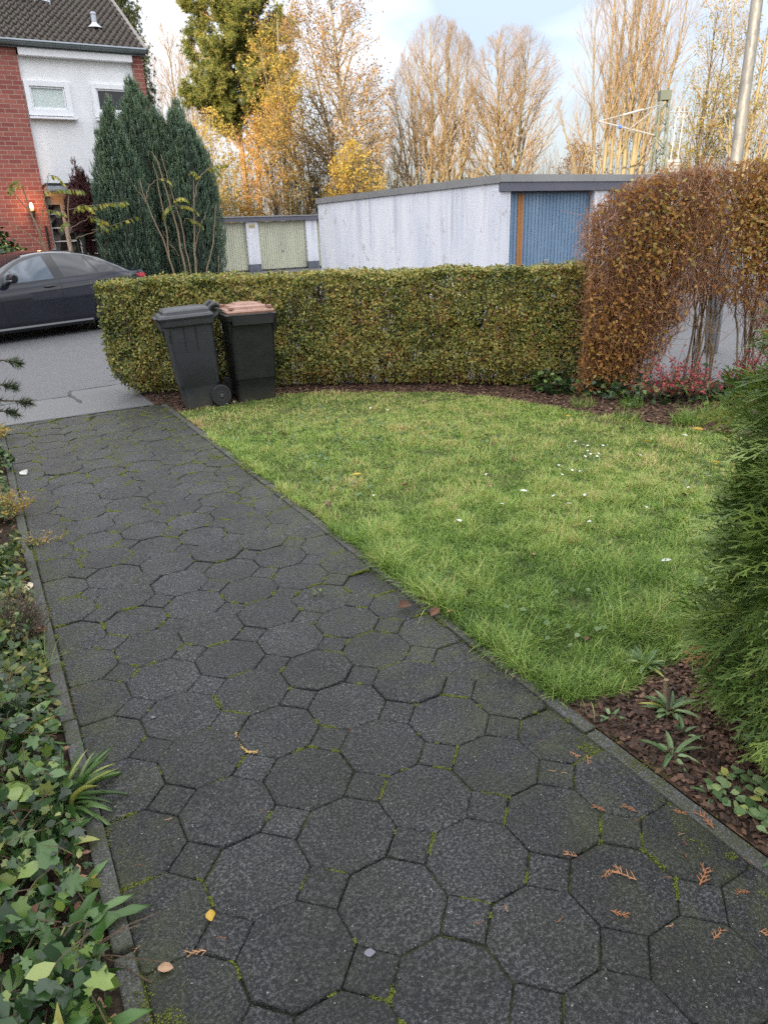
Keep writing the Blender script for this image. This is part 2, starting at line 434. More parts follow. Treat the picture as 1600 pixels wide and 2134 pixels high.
for q in polys:
    for i in range(len(q)):
        a, b = q[i], q[(i + 1) % len(q)]
        if (Vector(a) - Vector(b)).length > 0.03: JOINTS.append((a, b))
    q = [(p[0] + rr.uniform(-.0012, .0012), p[1] + rr.uniform(-.0012, .0012)) for p in q]
    cx = sum(p[0] for p in q) / len(q); cy = sum(p[1] for p in q) / len(q)
    h = rr.gauss(0, .0022); tx, ty = rr.gauss(0, .012), rr.gauss(0, .012)
    if rr.random() < .06: h += rr.uniform(-.006, .005)
    o0 = inset(q, .0016); o1 = inset(q, .0032); o2 = inset(q, .0075); n = len(q); b0 = len(bmv); cr = rr.random()
    for ring, dz in ((o0, -.03), (o0, -.006), (o1, -.0025), (o2, 0.0)):
        for p in ring: bmv.append((p[0], p[1], h + dz + (p[0] - cx) * tx + (p[1] - cy) * ty)); bmr.append(cr)
    for r_ in range(3):
        for i in range(n): bmf.append((b0 + r_ * n + i, b0 + r_ * n + (i + 1) % n, b0 + (r_ + 1) * n + (i + 1) % n, b0 + (r_ + 1) * n + i))
    bmf.append(tuple(b0 + 3 * n + i for i in range(n)))
me = bpy.data.meshes.new('garden_path'); me.from_pydata(bmv, [], bmf); me.update()
at_ = me.attributes.new('rnd', 'FLOAT', 'POINT'); at_.data.foreach_set('value', bmr)
g = N('paver_concrete', 0.5, 0.5)
at = g.n.new('ShaderNodeAttribute'); at.attribute_name = 'rnd'
fine = g.noise(120, 6, 0.8); vor = g.voro(200, out='Color'); big = g.noise(3.2, 5, 0.6); patch = g.noise(1.1, 4, 0.6)
c = g.ramp(fine, [(0.40, (0.0045, 0.0045, 0.005)), (0.5, (0.022, 0.0225, 0.024)), (0.59, (0.12, 0.121, 0.127))])
c = g.mix(g.ramp(big, [(0.38, (0, 0, 0)), (0.66, (1, 1, 1))]), c, g.mix(1.0, c, (0.60, 0.59, 0.55), 'MULTIPLY'))
c = g.mix(at.outputs['Fac'], g.mix(1.0, c, (1.16, 1.16, 1.18), 'MULTIPLY'), g.mix(1.0, c, (0.76, 0.75, 0.72), 'MULTIPLY'))
c = g.mix(g.ramp(g.noise(2.1, 6, 0.7), [(0.5, (0, 0, 0)), (0.72, (.55, .55, .55))]), c, g.mix(1.0, c, (0.95, 0.98, 0.62), 'MULTIPLY'))
# pale chips of aggregate
sp = g.voro(150); vc = g.voro(150, out='Color'); sx = g.n.new('ShaderNodeSeparateColor'); g.l.new(vc, sx.inputs[0])
chip = g.math('MULTIPLY', g.math('LESS_THAN', sp, g.math('MULTIPLY', sx.outputs[1], 0.36)), g.math('GREATER_THAN', sx.outputs[0], 0.95))
c = g.mix(chip, c, (0.30, 0.295, 0.28))
# algae film: along both edgings and towards the road
xy = g.n.new('ShaderNodeSeparateXYZ'); g.l.new(g.coord(), xy.inputs[0])
ed = g.math('MAXIMUM', g.math('MULTIPLY', g.math('SUBTRACT', xy.outputs[0], 1.0), 1.6), g.math('MULTIPLY', g.math('SUBTRACT', 0.28, xy.outputs[0]), 2.2))
fr = g.math('MULTIPLY', g.math('SUBTRACT', xy.outputs[1], 4.6), 0.22)
am = g.math('MAXIMUM', g.math('MAXIMUM', ed, fr), 0.0)
an = g.noise(6, 6, 0.7)
af = g.math('MULTIPLY', g.math('MAXIMUM', g.math('SUBTRACT', an, 0.44), 0.0), g.math('ADD', g.math('MULTIPLY', am, 4.2), 0.5)); af = g.math('MINIMUM', af, 0.5)
c = g.mix(af, c, (0.062, 0.075, 0.018)); g.col(c)
b1 = g.bump(g.voro(125), 1.0, 0.010); b2 = g.bump(fine, 1.0, 0.008, b1); g.nrm(b2)
g.rough(g.ramp(fine, [(0.3, (0.62,) * 3), (0.7, (0.40,) * 3)]))
M_PAVER = g.m
o = link_mesh('garden_path', me, M_PAVER); tag(o, kind='structure')
g = N('joint_sand', 0.95, 0.1)
g.col(g.ramp(g.noise(14, 6, 0.7), [(0.35, (0.012, 0.011, 0.009)), (0.52, (0.03, 0.032, 0.012)), (0.66, (0.085, 0.11, 0.016))]))
flat('path_joint_bed', [(PW0 - .01, PL0), (PW1 + .01, PL0), (PW1 + .01, PL1), (PW0 - .01, PL1)], -0.0095, g.m)

# edging stones
g = N('edging_concrete', 0.8, 0.3)
f1 = g.noise(190, 4, 0.75); c = g.ramp(f1, [(0.34, (0.02, 0.02, 0.02)), (0.52, (0.062, 0.062, 0.06)), (0.68, (0.19, 0.185, 0.175))])
c = g.mix(g.ramp(g.noise(9, 6, 0.7), [(0.40, (0, 0, 0)), (0.66, (.85, .85, .85))]), c, (0.04, 0.044, 0.018))
g.col(c); g.nrm(g.bump(f1, 0.6, 0.006)); M_EDGE = g.m
def edging(w0, w1, l_from, l_to, joint, top):
    mb = MB(); l = joint - 3.0; k = 0
    rr = random.Random(int(w0 * 100) + 7)
    while l < l_to:
        a, b = max(l + .004, l_from), min(l + .996, l_to)
        if b - a > .05:
            dz = rr.uniform(-.006, .006); dx = rr.uniform(-.004, .004)
            mb.box(w0 + dx, w1 + dx, a, b, -.16, top + dz)
        l += 1.0
    o = mb.build('path_edging', M_EDGE, bevel=.006); tag(o, kind='structure')
edging(-.034, .0145, -1.0, 7.36, 1.36, .009)
edging(1.4765, 1.5285, -1.0, 7.36, 1.37, .004)

# ------------------------------------------------------------------ house with brick flank, white plaster bay and tiled roof
g = N('red_brick', 0.85, 0.25)
bt = g.n.new('ShaderNodeTexBrick'); mp = g.n.new('ShaderNodeMapping')
tcx = g.n.new('ShaderNodeTexCoord'); sx = g.n.new('ShaderNodeSeparateXYZ'); cx = g.n.new('ShaderNodeCombineXYZ')
g.l.new(tcx.outputs['Object'], sx.inputs[0]); g.l.new(g.math('ADD', sx.outputs[0], sx.outputs[1]), cx.inputs[0]); g.l.new(sx.outputs[2], cx.inputs[1])
g.l.new(cx.outputs[0], bt.inputs['Vector'])
bt.inputs['Scale'].default_value = 1.0; bt.inputs['Brick Width'].default_value = 0.27; bt.inputs['Row Height'].default_value = 0.094
bt.inputs['Mortar Size'].default_value = 0.0075; bt.inputs['Mortar Smooth'].default_value = 0.15; bt.inputs['Bias'].default_value = -0.05
bt.inputs['Color1'].default_value = (0.34, 0.125, 0.103, 1); bt.inputs['Color2'].default_value = (0.235, 0.074, 0.066, 1); bt.inputs['Mortar'].default_value = (0.40, 0.29, 0.25, 1)
c = g.mix(g.math('MULTIPLY', g.noise(1.6, 5, 0.6), 0.5), bt.outputs['Color'], g.mix(1.0, bt.outputs['Color'], (1.25, 1.15, 1.0), 'MULTIPLY'))
c = g.mix(g.math('MULTIPLY', g.noise(40, 4), 0.35), c, g.mix(1.0, c, (0.6, 0.55, 0.55), 'MULTIPLY'))
g.col(c); g.nrm(g.bump(g.math('MULTIPLY', bt.outputs['Fac'], -1.0), 0.7, 0.01)); M_BRICK = g.m
g = N('white_plaster', 0.9, 0.2)
n_ = g.noise(13, 5, 0.6, g.coord('Object', (1, 1, 1.8)))
st = g.noise(2.2, 5, 0.65, g.coord('Object', (1, 1, 0.25)))
g.col(g.ramp(st, [(0.3, (0.70, 0.71, 0.73)), (0.6, (0.82, 0.83, 0.84)), (0.8, (0.78, 0.77, 0.74))])); g.nrm(g.bump(n_, 0.28, 0.02)); M_PLAST = g.m
M_WHITE = plain('white_frame_paint', (0.78, 0.79, 0.82), 0.4, var=.05)
M_CREAM = plain('cream_door_paint', (0.72, 0.6, 0.50), 0.5, var=.06)
M_ZINC = plain('zinc', (0.42, 0.45, 0.5), 0.4, 0.75, .2, 4)
M_ZINCD = plain('zinc_dark', (0.16, 0.19, 0.2), 0.5, 0.3, .2, 3)
M_DARK = plain('dark_metal', (0.02, 0.02, 0.022), 0.45)
M_INT = plain('dark_interior', (0.012, 0.011, 0.012), 0.9)
g = N('window_glass', 0.05, 0.6, color=(0.012, 0.012, 0.014)); M_GLASS = g.m
g = N('obscure_glass', 0.25, 0.5)
n_ = g.noise(38, 3, 0.6, g.coord('Object', (1, 1, 2.2)))
g.col(g.ramp(n_, [(0.35, (0.42, 0.5, 0.49)), (0.65, (0.70, 0.76, 0.73))])); g.nrm(g.bump(n_, 0.5, 0.02)); M_OBSC = g.m

HL = 20.0
house = empty('brick_house', (2.0, HL, 0), 0, 'red brick end house with white plaster bay, grey tiled roof and lit porch lamp', 'house')
H_ = dict(parent=house, world=True)
mb = MB(); mb.box(-9.0, 2.06, HL, 28.0, 0, 5.62); mb.build('brick_wall', M_BRICK, **H_)
mb = MB(); mb.box(4.555, 4.80, HL - .002, 28.0, 0, 5.62); mb.build('brick_pier', M_BRICK, **H_)
# gable above the eaves on the far end wall
gy = [(HL + .0, 5.6), (HL + 4.0, 5.6 + 4.0 * .57), (28.0, 5.6)]
mb = MB(); mb.extrude([(4.56, y, z) for y, z in gy], (.235, 0, 0)); mb.build('gable_wall', M_BRICK, **H_)
mb = MB(); mb.box(2.062, 4.553, HL + .06, 27.9, 2.6, 5.5)
mb.box(3.30, 4.553, HL + .06, 27.9, 0, 2.6); mb.box(2.062, 3.30, HL + .5, 27.9, 0, 2.6)
mb.build('plaster_wall', M_PLAST, **H_)
mb = MB(); mb.box(2.09, 4.55, HL - .10, HL + .08, 5.47, 5.615); mb.build('fascia_board', M_WHITE, bevel=.008, **H_)
# gutter: half round trough with a bright bead
prof = [(cos(a) * .075, sin(a) * .075) for a in np.linspace(pi, 2 * pi, 9)] + [(cos(a) * .062, sin(a) * .062) for a in np.linspace(2 * pi, pi, 9)]
mb = MB(); mb.extrude([(-9.1, HL - .16 + y, 5.715 + z) for y, z in prof], (13.98, 0, 0))
mb.tube([(-9.1, HL - .24, 5.72), (4.88, HL - .24, 5.72)], .012, 6)
mb.box(-9.1, 4.88, HL - .095, HL - .085, 5.61, 5.76)
gut = mb.build('gutter', M_ZINCD, **H_)
mb = MB(); mb.box(-9.1, 4.885, HL - .235, HL - .05, 5.728, 5.752); mb.build('drip_edge', M_ZINC, parent=gut) .location = -Vector(house.location)
# roof: double-roll tiles modelled row by row
def tile_roof(x0, x1, y0, z0, slope, rows, run, flip=1):
    per = 0.148; ns = int((x1 - x0) / per * 7); xs = np.linspace(x0, x1, ns); ph = (xs - x0) / per * 2 * pi
    wave = .040 * np.maximum(np.cos(ph), -.6) + .010 * np.cos(2 * ph)
    V = []; F = []; m = 0; rng = np.random.default_rng(5)
    cs, sn = cos(math.atan(slope)), sin(math.atan(slope))
    tile_id = np.floor((xs - x0) / (2 * per)).astype(int)
    for r in range(rows):
        jit = rng.normal(0, .0035, tile_id.max() + 2)[tile_id]
        sh = rng.normal(0, .004, tile_id.max() + 2)[tile_id]
        for (s, lift) in ((r * run, -.012), (r * run - .004, .034), (r * run + .5 * run, .02), ((r + 1) * run + .02, .002)):
            s = s + sh
            h = lift * 1.25 + wave + jit
            V.append(np.stack([xs, y0 + flip * (s * cs - h * sn), z0 + s * sn + h * cs], 1))
        for k in range(3):
            i = np.arange(ns - 1) + m * ns + k * ns
            F.append(np.stack([i, i + 1, i + 1 + ns, i + ns], 1))
        m += 4
    return np.concatenate(V), [np.concatenate(F)]
g = N('roof_tile', 0.85, 0.25)
n_ = g.noise(3.0, 6, 0.7); n2 = g.noise(26, 5, 0.7)
c = g.ramp(n2, [(0.3, (0.035, 0.029, 0.027)), (0.55, (0.085, 0.07, 0.06)), (0.75, (0.17, 0.14, 0.115))])
c = g.mix(g.ramp(n_, [(0.4, (0, 0, 0)), (0.75, (.7, .7, .7))]), c, (0.05, 0.047, 0.034)); g.col(c); g.nrm(g.bump(n2, 0.4, 0.01)); M_TILE = g.m
V, F = tile_roof(-9.1, 4.86, HL - .14, 5.74, .5705, 15, .325)
roof = np_mesh('roof', V, F, M_TILE, house, True, smooth=True)
V, F = tile_roof(-9.1, 4.86, 28.14, 5.74, .5705, 15, .325, -1)
np_mesh('rear_roof_slope', V, F, M_TILE, roof).location = -Vector(house.location)
mb = MB()
for k in range(16):       # verge tiles down the gable edge
    s0 = k * .325; cs, sn = .8686, .4955
    for lift in (0,):
        y, z = HL - .15 + s0 * cs, 5.74 + s0 * sn
        mb.obox((4.86, y + .15 * cs, z + .15 * sn + .03), (.075, 0, 0), (0, .175 * cs, .175 * sn), (0, -.012 * sn, .012 * cs))
        mb.obox((4.925, y + .15 * cs, z + .15 * sn - .035), (.012, 0, 0), (0, .17 * cs, .17 * sn), (0, -.07 * sn, .07 * cs))
M_VERGE = plain('verge_tile', (0.2, 0.18, 0.16), 0.9, var=.35, scale=9)
mb.build('verge_tiles', M_VERGE, parent=roof, bevel=.008).location = -Vector(house.location)
vy = HL + .85; vz = 5.74 + (.99) * .5705
mb = MB(); mb.lathe([(.062, 0), (.062, .28), (.075, .285), (.075, .31), (.045, .33), (.045, .345)], 16, (4.0, vy, vz + .0))
vent = mb.build('roof_vent', M_ZINC, roof, smooth=True); vent.location = -Vector(house.location)
mb = MB(); mb.lathe([(.17, -.02), (.16, .0), (.08, .055), (.066, .09)], 14, (4.0, vy, vz + .03)); mb.build('flashing_collar', M_ZINC, roof, smooth=True).location = -Vector(house.location)
# grey bracket of an aerial lying on the tiles at the top left
mb = MB(); ay, az = HL + 2.0, 5.74 + 2.14 * .5705 + .1
arc = [(2.55 + .2 * cos(t), ay + .12 * sin(t), az + .1 + .16 * sin(t)) for t in np.linspace(0, 2 * pi, 22)]
mb.tube(arc, .016, 6); mb.tube([(2.75, ay, az + .1), (3.0, ay - .15, az - .02), (3.22, ay - .12, az - .05)], .018, 6); mb.tube([(3.25, ay + .05, az - .1), (3.2, ay + .0, az + .6)], .022, 8)
mb.tube([(2.9, ay + .05, az - .05), (3.08, ay, az + .25), (3.2, ay, az + .4)], .012, 6)
mb.build('aerial_bracket', M_ZINC, roof, smooth=True).location = -Vector(house.location)
# upstairs windows
def window(x0, x1, z0, z1, px0, px1, pz0, pz1, glass, name='window'):
    y = HL - .0
    mb = MB(); d0, d1 = y - .02, y + .14
    mb.box(x0, px0, d0, d1, z0, z1); mb.box(px1, x1, d0, d1, z0, z1); mb.box(px0, px1, d0, d1, z0, pz0); mb.box(px0, px1, d0, d1, pz1, z1)
    w = mb.build(name, M_WHITE, bevel=.006, **H_)
    mb = MB(); t = .035; a, b = y + .012, y + .09
    mb.box(px0 + .004, px0 + t, a, b, pz0 + .004, pz1 - .004); mb.box(px1 - t, px1 - .004, a, b, pz0 + .004, pz1 - .004)
    mb.box(px0 + t, px1 - t, a, b, pz0 + .004, pz0 + t); mb.box(px0 + t, px1 - t, a, b, pz1 - t, pz1 - .004)
    f = mb.build('sash', M_WHITE, parent=w, bevel=.005); f.location = -Vector(house.location)
    mb = MB(); mb.box(px0 + .03, px1 - .03, y + .045, y + .06, pz0 + .03, pz1 - .03); mb.build('pane', glass, parent=w).location = -Vector(house.location)
    mb = MB(); mb.box(x0 - .0, x1 + .06, y - .10, y + .05, z0 - .075, z0 - .035); mb.build('sill', M_WHITE, parent=w, bevel=.006).location = -Vector(house.location)
    return w
window(2.085, 3.05, 4.30, 5.0, 2.19, 2.93, 4.43, 4.89, M_OBSC)
w2 = window(3.53, 4.54, 4.30, 5.0, 3.63, 4.43, 4.44, 4.90, M_GLASS)
mb = MB(); mb.lathe([(.025, 4.475), (.028, 4.5), (.022, 4.6), (.01, 4.62)], 10, (3.88, HL + .03, 0)); mb.build('candle', plain('wax', (.7, .6, .3), .5), parent=w2, smooth=True).location = -Vector(house.location)
# porch canopy, door screen, lamp
mb = MB(); mb.box(2.08, 3.32, HL - .75, HL + .5, 2.66, 2.79); can = mb.build('porch_canopy', M_ZINC, bevel=.01, **H_)
mb = MB(); mb.box(2.064, 3.34, HL - .77, HL + .2, 2.792, 2.835); mb.build('canopy_cover', M_DARK, parent=can).location = -Vector(house.location)
dr = MB()
for (a, b) in ((2.075, 2.125), (2.40, 2.50), (3.16, 3.29)): dr.box(a, b, HL + .18, HL + .27, .1, 2.655)
dr.box(2.125, 2.40, HL + .18, HL + .27, 2.42, 2.655); dr.box(2.50, 3.16, HL + .18, HL + .27, 2.55, 2.655)
door = dr.build('entrance_door', M_CREAM, bevel=.006, **H_)
mb = MB()
for x in (2.72, 2.94): mb.box(x - .016, x + .016, HL + .19, HL + .235, .1, 2.55)
for z in np.arange(.35, 2.5, .31):
    mb.box(2.5, 3.16, HL + .186, HL + .236, z - .014, z + .014); mb.box(2.125, 2.40, HL + .186, HL + .236, z - .014, z + .014)
mb.build('glazing_bar', M_WHITE, parent=door).location = -Vector(house.location)
g = N('bullseye_glass', 0.12, 0.6)
vv = g.coord('Object')
mpv = g.n.new('ShaderNodeMapping'); mpv.inputs['Scale'].default_value = (4.5, 4.5, 3.23); g.l.new(vv, mpv.inputs[0])
vd = g.voro(1.0, mpv.outputs[0])
g.col(g.ramp(vd, [(0.1, (0.07, 0.06, 0.05)), (0.3, (0.015, 0.015, 0.016)), (0.6, (0.04, 0.038, 0.036))])); g.nrm(g.bump(vd, 0.8, 0.05))
mb = MB(); mb.box(2.126, 2.399, HL + .215, HL + .225, .1, 2.42); mb.box(2.501, 3.159, HL + .215, HL + .225, .1, 2.55)
mb.build('bullseye_pane', g.m, parent=door).location = -Vector(house.location)
mb = MB(); mb.box(2.50, 2.74, HL + .10, HL + .18, 1.78, 1.98); mb.build('letter_box', plain('grey_box', (.16, .18, .22), .4), parent=door, bevel=.01).location = -Vector(house.location)
lamp_ = MB(); lamp_.tube([(1.72, HL, 2.22), (1.72, HL - .12, 2.18), (1.72, HL - .16, 2.24)], .015, 8); lamp_.lathe([(.035, 2.12), (.05, 2.2), (.075, 2.27), (.075, 2.285)], 14, (1.72, HL - .16, 0))
wl_ = lamp_.build('porch_lamp', M_DARK, smooth=True, **H_)
mb = MB(); mb.lathe([(.03, 2.287), (.045, 2.31), (.056, 2.35), (.050, 2.40), (.030, 2.435), (.012, 2.445)], 16, (1.72, HL - .16, 0))
g = N('lamp_glass', 0.3); g.b.inputs['Base Color'].default_value = (1, .5, .2, 1); g.b.inputs['Emission Color'].default_value = (1.0, .36, .09, 1); g.b.inputs['Emission Strength'].default_value = 1.0
mb.build('lamp_globe', g.m, parent=wl_, smooth=True).location = -Vector(house.location)
mb = MB(); mb.lathe([(.012, 2.33), (.028, 2.37), (.03, 2.41), (.012, 2.45)], 10, (1.72, HL - .235, 0))
g = N('lamp_filament', 0.3); g.b.inputs['Emission Color'].default_value = (1.0, .72, .3, 1); g.b.inputs['Emission Strength'].default_value = 9
mb.build('lamp_bulb', g.m, parent=wl_, smooth=True).location = -Vector(house.location)
ll = bpy.data.lights.new('porch_light', 'POINT'); ll.energy = 5; ll.color = (1, .42, .14); ll.shadow_soft_size = .08
lo = bpy.data.objects.new('porch_light', ll); COL.objects.link(lo); lo.location = (1.72, HL - .36, 2.40)
mb = MB(); mb.tube([(1.96, HL - .03, .3), (1.96, HL - .03, 1.95)], .025, 8); mb.build('drain_pipe', M_DARK, **H_)

# added block of flats, unseen, stepped to cast shade on garden, road and garages
blk = empty('added_shade_block', (-30, 4, 0), 0, 'unseen stepped block of flats with rows of windows, added west of the garden to cast shade', 'shade caster')
mb = MB(); mb.box(-31, -24, -22.4, 2.5, 0, 15.7); mb.box(-31, -24, -40, -22.402, 0, 10.9); mb.build('wall', plain('grey_render', (.5, .48, .45), .9), parent=blk, world=True)
mb = MB(); mb.box(-31.3, -23.7, -22.6, 2.8, 15.7, 16.05); mb.box(-31.3, -23.7, -40.3, -22.602, 10.9, 11.25); mb.build('roof', M_ZINCD, parent=blk, world=True)
mb = MB(); mg = MB()
for fl in range(5):
    for k in range(13):
        y = -37.5 + k * 3.1
        if fl > 2 and y < -22.4: continue
        mb.box(-24.02, -23.93, y, y + 1.5, 1.0 + fl * 2.8, 2.4 + fl * 2.8); mg.box(-23.95, -23.91, y + .08, y + 1.42, 1.08 + fl * 2.8, 2.32 + fl * 2.8)
wf = mb.build('window_frames', M_WHITE, parent=blk, world=True); wf['kind'] = 'stuff'
mg.build('panes', M_GLASS, parent=wf).location = -Vector(blk.location)

# ------------------------------------------------------------------ garages
g = N('garage_wall_paint', 0.9, 0.2)
st = g.noise(3.0, 6, 0.7, g.coord('Object', (1.0, 1.0, 0.16))); sp = g.noise(5.5, 7, 0.75, g.coord('Object', (1, 1, .75))); fi = g.noise(60, 4, 0.6)
c = g.ramp(st, [(0.25, (0.56, 0.59, 0.68)), (0.5, (0.74, 0.755, 0.81)), (0.72, (0.83, 0.83, 0.84))])
c = g.mix(g.ramp(sp, [(0.60, (0, 0, 0)), (0.66, (.6, .6, .6))]), c, (0.34, 0.33, 0.32))
c = g.mix(g.ramp(g.noise(2.6, 6, 0.75), [(0.61, (0, 0, 0)), (0.64, (.7, .7, .7))]), c, (0.46, 0.45, 0.42))
xy = g.n.new('ShaderNodeSeparateXYZ'); g.l.new(g.coord(), xy.inputs[0])
drip = g.noise(9.0, 5, 0.65, g.coord('Object', (1, 1, .03))); top = g.math('MULTIPLY', g.math('MAXIMUM', g.math('SUBTRACT', xy.outputs[2], 0.9), 0.0), 0.75)
c = g.mix(g.math('MULTIPLY', g.ramp(drip, [(0.52, (0, 0, 0)), (0.7, (1, 1, 1))]), g.math('MINIMUM', top, 0.6)), c, (0.36, 0.37, 0.40))
spl = g.math('MULTIPLY', g.math('MAXIMUM', g.math('SUBTRACT', 0.55, xy.outputs[2]), 0.0), g.math('MULTIPLY', g.noise(7, 6, 0.7), 1.5))
c = g.mix(g.math('MINIMUM', spl, 0.6), c, (0.33, 0.34, 0.32))
g.col(c); g.nrm(g.bump(fi, 0.08, 0.004)); M_GWALL = g.m
M_FASC = plain('fascia_grey', (0.115, 0.12, 0.15), 0.6, 0, .12, 2.0)
M_ROOFEDGE = plain('roof_edge_metal', (0.30, 0.30, 0.30), 0.5, .3, .12, 2.0)
M_PLINTH = plain('plinth_paint', (0.5, 0.53, 0.6), 0.9, 0, .12, 3.0)
M_PLINTHD = plain('dark_plinth', (0.13, 0.14, 0.17), 0.9, 0, .2, 3.0)
g = N('blue_door_paint', 0.55, 0.4)
st = g.noise(4.0, 6, 0.7, g.coord('Object', (1, 1, .18)))
c = g.ramp(st, [(0.3, (0.14, 0.225, 0.34)), (0.6, (0.20, 0.295, 0.415)), (0.78, (0.30, 0.385, 0.48))])
c = g.mix(g.ramp(g.noise(7, 7, 0.75, g.coord('Object', (1, 1, .4))), [(0.64, (0, 0, 0)), (0.7, (.6, .6, .6))]), c, (0.36, 0.46, 0.6)); g.col(c); M_BLUE = g.m
M_ORANGE = plain('orange_stripe_paint', (0.42, 0.17, 0.045), 0.6, 0, .12, 5)
g = N('pale_green_door_paint', 0.6, 0.35)
st = g.noise(3.0, 6, 0.7, g.coord('Object', (1, 1, .25)))
g.col(g.ramp(st, [(0.3, (0.44, 0.455, 0.34)), (0.6, (0.56, 0.565, 0.43)), (0.8, (0.64, 0.63, 0.50))])); M_PGREEN = g.m

def ribbed(mb, x0, x1, z0, z1, y, pitch, depth, m=0, skip=None):
    """vertical trapezoid ribs facing -Y as one sheet"""
    pts = []; x = x0; k = 0
    while x < x1 - 1e-4:
        for dx, dy in ((0, 0), (pitch * .12, 0), (pitch * .2, -depth), (pitch * .92, -depth)):
            if x + dx <= x1: pts.append((x + dx, y + dy))
        x += pitch
    pts.append((x1, y))
    vs = [(p[0], p[1], z0) for p in pts] + [(p[0], p[1], z1) for p in pts]; n = len(pts)
    mb.add(vs, [(i, i + 1, n + i + 1, n + i) for i in range(n - 1)], m)

def handle(parent, x, y, z, s=1.0):
    mb = MB(); mb.box(x - .045 * s, x + .045 * s, y - .015, y, z - .05 * s, z + .05 * s); mb.tube([(x, y - .01, z), (x, y - .055, z)], .012, 8); mb.tube([(x, y - .05, z + .0), (x - .01, y - .05, z - .09 * s)], .011, 8)
    o = mb.build('handle', M_ZINC, parent=parent, smooth=False, bevel=.003); o.location = -Vector(parent.parent.location); return o

GX, GY = 7.49, 9.58
gar = empty('garage', (GX + 1.3, GY + 3.3, 0), 0, 'white single garage with weathered long side wall, grey flat roof edge and blue door', 'garage')
K = dict(parent=gar, world=True)
WD = 4.1          # the block carries on behind the tall hedge with a second door
mb = MB(); mb.box(GX, GX + .12, GY + .03, GY + 6.78, .0, 2.205); mb.box(GX + .12, GX + WD, GY + 6.6, GY + 6.78, 0, 2.10); mb.box(GX + WD - .12, GX + WD, GY + .03, GY + 6.6, 0, 2.10)
mb.build('side_wall', M_GWALL, **K)
mb = MB(); mb.box(GX - .012, GX + .0, GY + .03, GY + 6.79, .0, .20); mb.build('plinth', M_PLINTH, **K)
for a_, b_ in ((-.003, .205), (1.975, 2.30), (3.85, WD + .003)):
    mb = MB(); mb.box(GX + a_, GX + b_, GY, GY + .25, 0, 2.10); mb.build('door_pillar', M_GWALL, bevel=.006, **K)
mb = MB(); mb.box(GX - .02, GX + WD + .02, GY - .04, GY + .02, 2.06, 2.195)
mb.build('fascia', M_FASC, bevel=.004, **K)
mb = MB(); mb.box(GX - .035, GX + WD + .035, GY - .055, GY - .03, 2.195, 2.30); mb.box(GX - .035, GX - .004, GY - .03, GY + 6.82, 2.185, 2.30)
mb.box(GX + WD + .01, GX + WD + .035, GY - .03, GY + 6.82, 2.10, 2.30); mb.box(GX - .01, GX + WD + .01, GY + 6.8, GY + 6.82, 2.10, 2.30)
for k in range(1, 5): mb.box(GX - .039, GX - .035, GY + k * 1.4, GY + k * 1.4 + .012, 2.185, 2.302)
for x in (.18, 1.9, 3.4): mb.box(GX + x, GX + x + .008, GY - .058, GY - .055, 2.195, 2.30)
mb.build('roof_edge', M_ROOFEDGE, **K)
mb = MB(); mb.box(GX - .01, GX + WD + .01, GY - .03, GY + 6.8, 2.207, 2.27); mb.build('roof', plain('roof_felt', (.12, .12, .12), .9), **K)
for di, (dx0, dx1) in enumerate(((.21, 1.97), (2.31, 3.84))):
    mb = MB(); 
    ribbed(mb, GX + dx0, GX + dx1, .04, 2.055, GY + .12, .0735, .014)
    ribs = mb.build('garage_door', M_BLUE, **K)
    mb = MB(); mb.box(GX + dx0 - .0, GX + dx0 + .02, GY + .09, GY + .14, .02, 2.058); mb.box(GX + dx1 - .02, GX + dx1, GY + .09, GY + .14, .02, 2.058); mb.box(GX + dx0 + .02, GX + dx1 - .02, GY + .09, GY + .14, 2.035, 2.058)
    f = mb.build('door_frame', M_PLINTHD, parent=ribs); f.location = -Vector(gar.location)
    if di == 0:
        mb = MB(); mb.box(GX + .435, GX + .485, GY + .098, GY + .104, .05, 2.03); mb.box(GX + .492, GX + .545, GY + .098, GY + .104, .05, 2.03)
        mb.build('orange_stripe', M_ORANGE, parent=ribs).location = -Vector(gar.location)
        handle(ribs, GX + 1.07, GY + .104, .97)
# back row with pale green doors
RX0, RX1, RY = 7.6, 22.0, 33.0
row = empty('garage', (15, RY + 3, 0), 0, 'low row of garages with pale green ribbed doors and white pillars behind the yard', 'garage')
K = dict(parent=row, world=True)
mb = MB(); mb.box(RX0, RX1, RY + .25, RY + 6, 0, 2.1); mb.build('wall', M_GWALL, **K)
pil = [(RX0, 8.74), (11.50, 12.06), (14.42, 14.98), (17.36, 17.92), (20.3, 20.86)]
for a, b in pil:
    mb = MB(); mb.box(a, b, RY - .02, RY + .25, .30, 2.12); mb.build('pillar', M_GWALL, bevel=.01, **K)
    mb = MB(); mb.box(a - .01, b + .01, RY - .03, RY + .26, 0, .298); mb.build('plinth', M_PLINTHD, **K)
mb = MB(); mb.box(RX0, RX1, RY - .12, RY + .02, 2.122, 2.30); mb.build('fascia', M_FASC, **K)
mb = MB(); mb.box(RX0 - .05, RX1 + .05, RY - .15, RY + 6.1, 2.301, 2.345); mb.build('roof', M_ROOFEDGE, **K)
for (a, b) in ((8.75, 11.49), (12.07, 14.41), (14.99, 17.35), (17.93, 20.29)):
    mb = MB(); ribbed(mb, a, b, .06, 2.10, RY + .14, .12, .022); d = mb.build('garage_door', M_PGREEN, **K)
    handle(d, (a + b) / 2, RY + .118, .85)
mb = MB(); mb.box(11.62, 11.93, RY - .035, RY - .022, 1.86, 2.02); sg = mb.build('notice_sign', plain('cream_sign', (.58, .52, .30), .6), **K)
mb = MB()
for z in (1.965, 1.93, 1.895): mb.box(11.66, 11.89, RY - .038, RY - .0352, z - .006, z + .006)
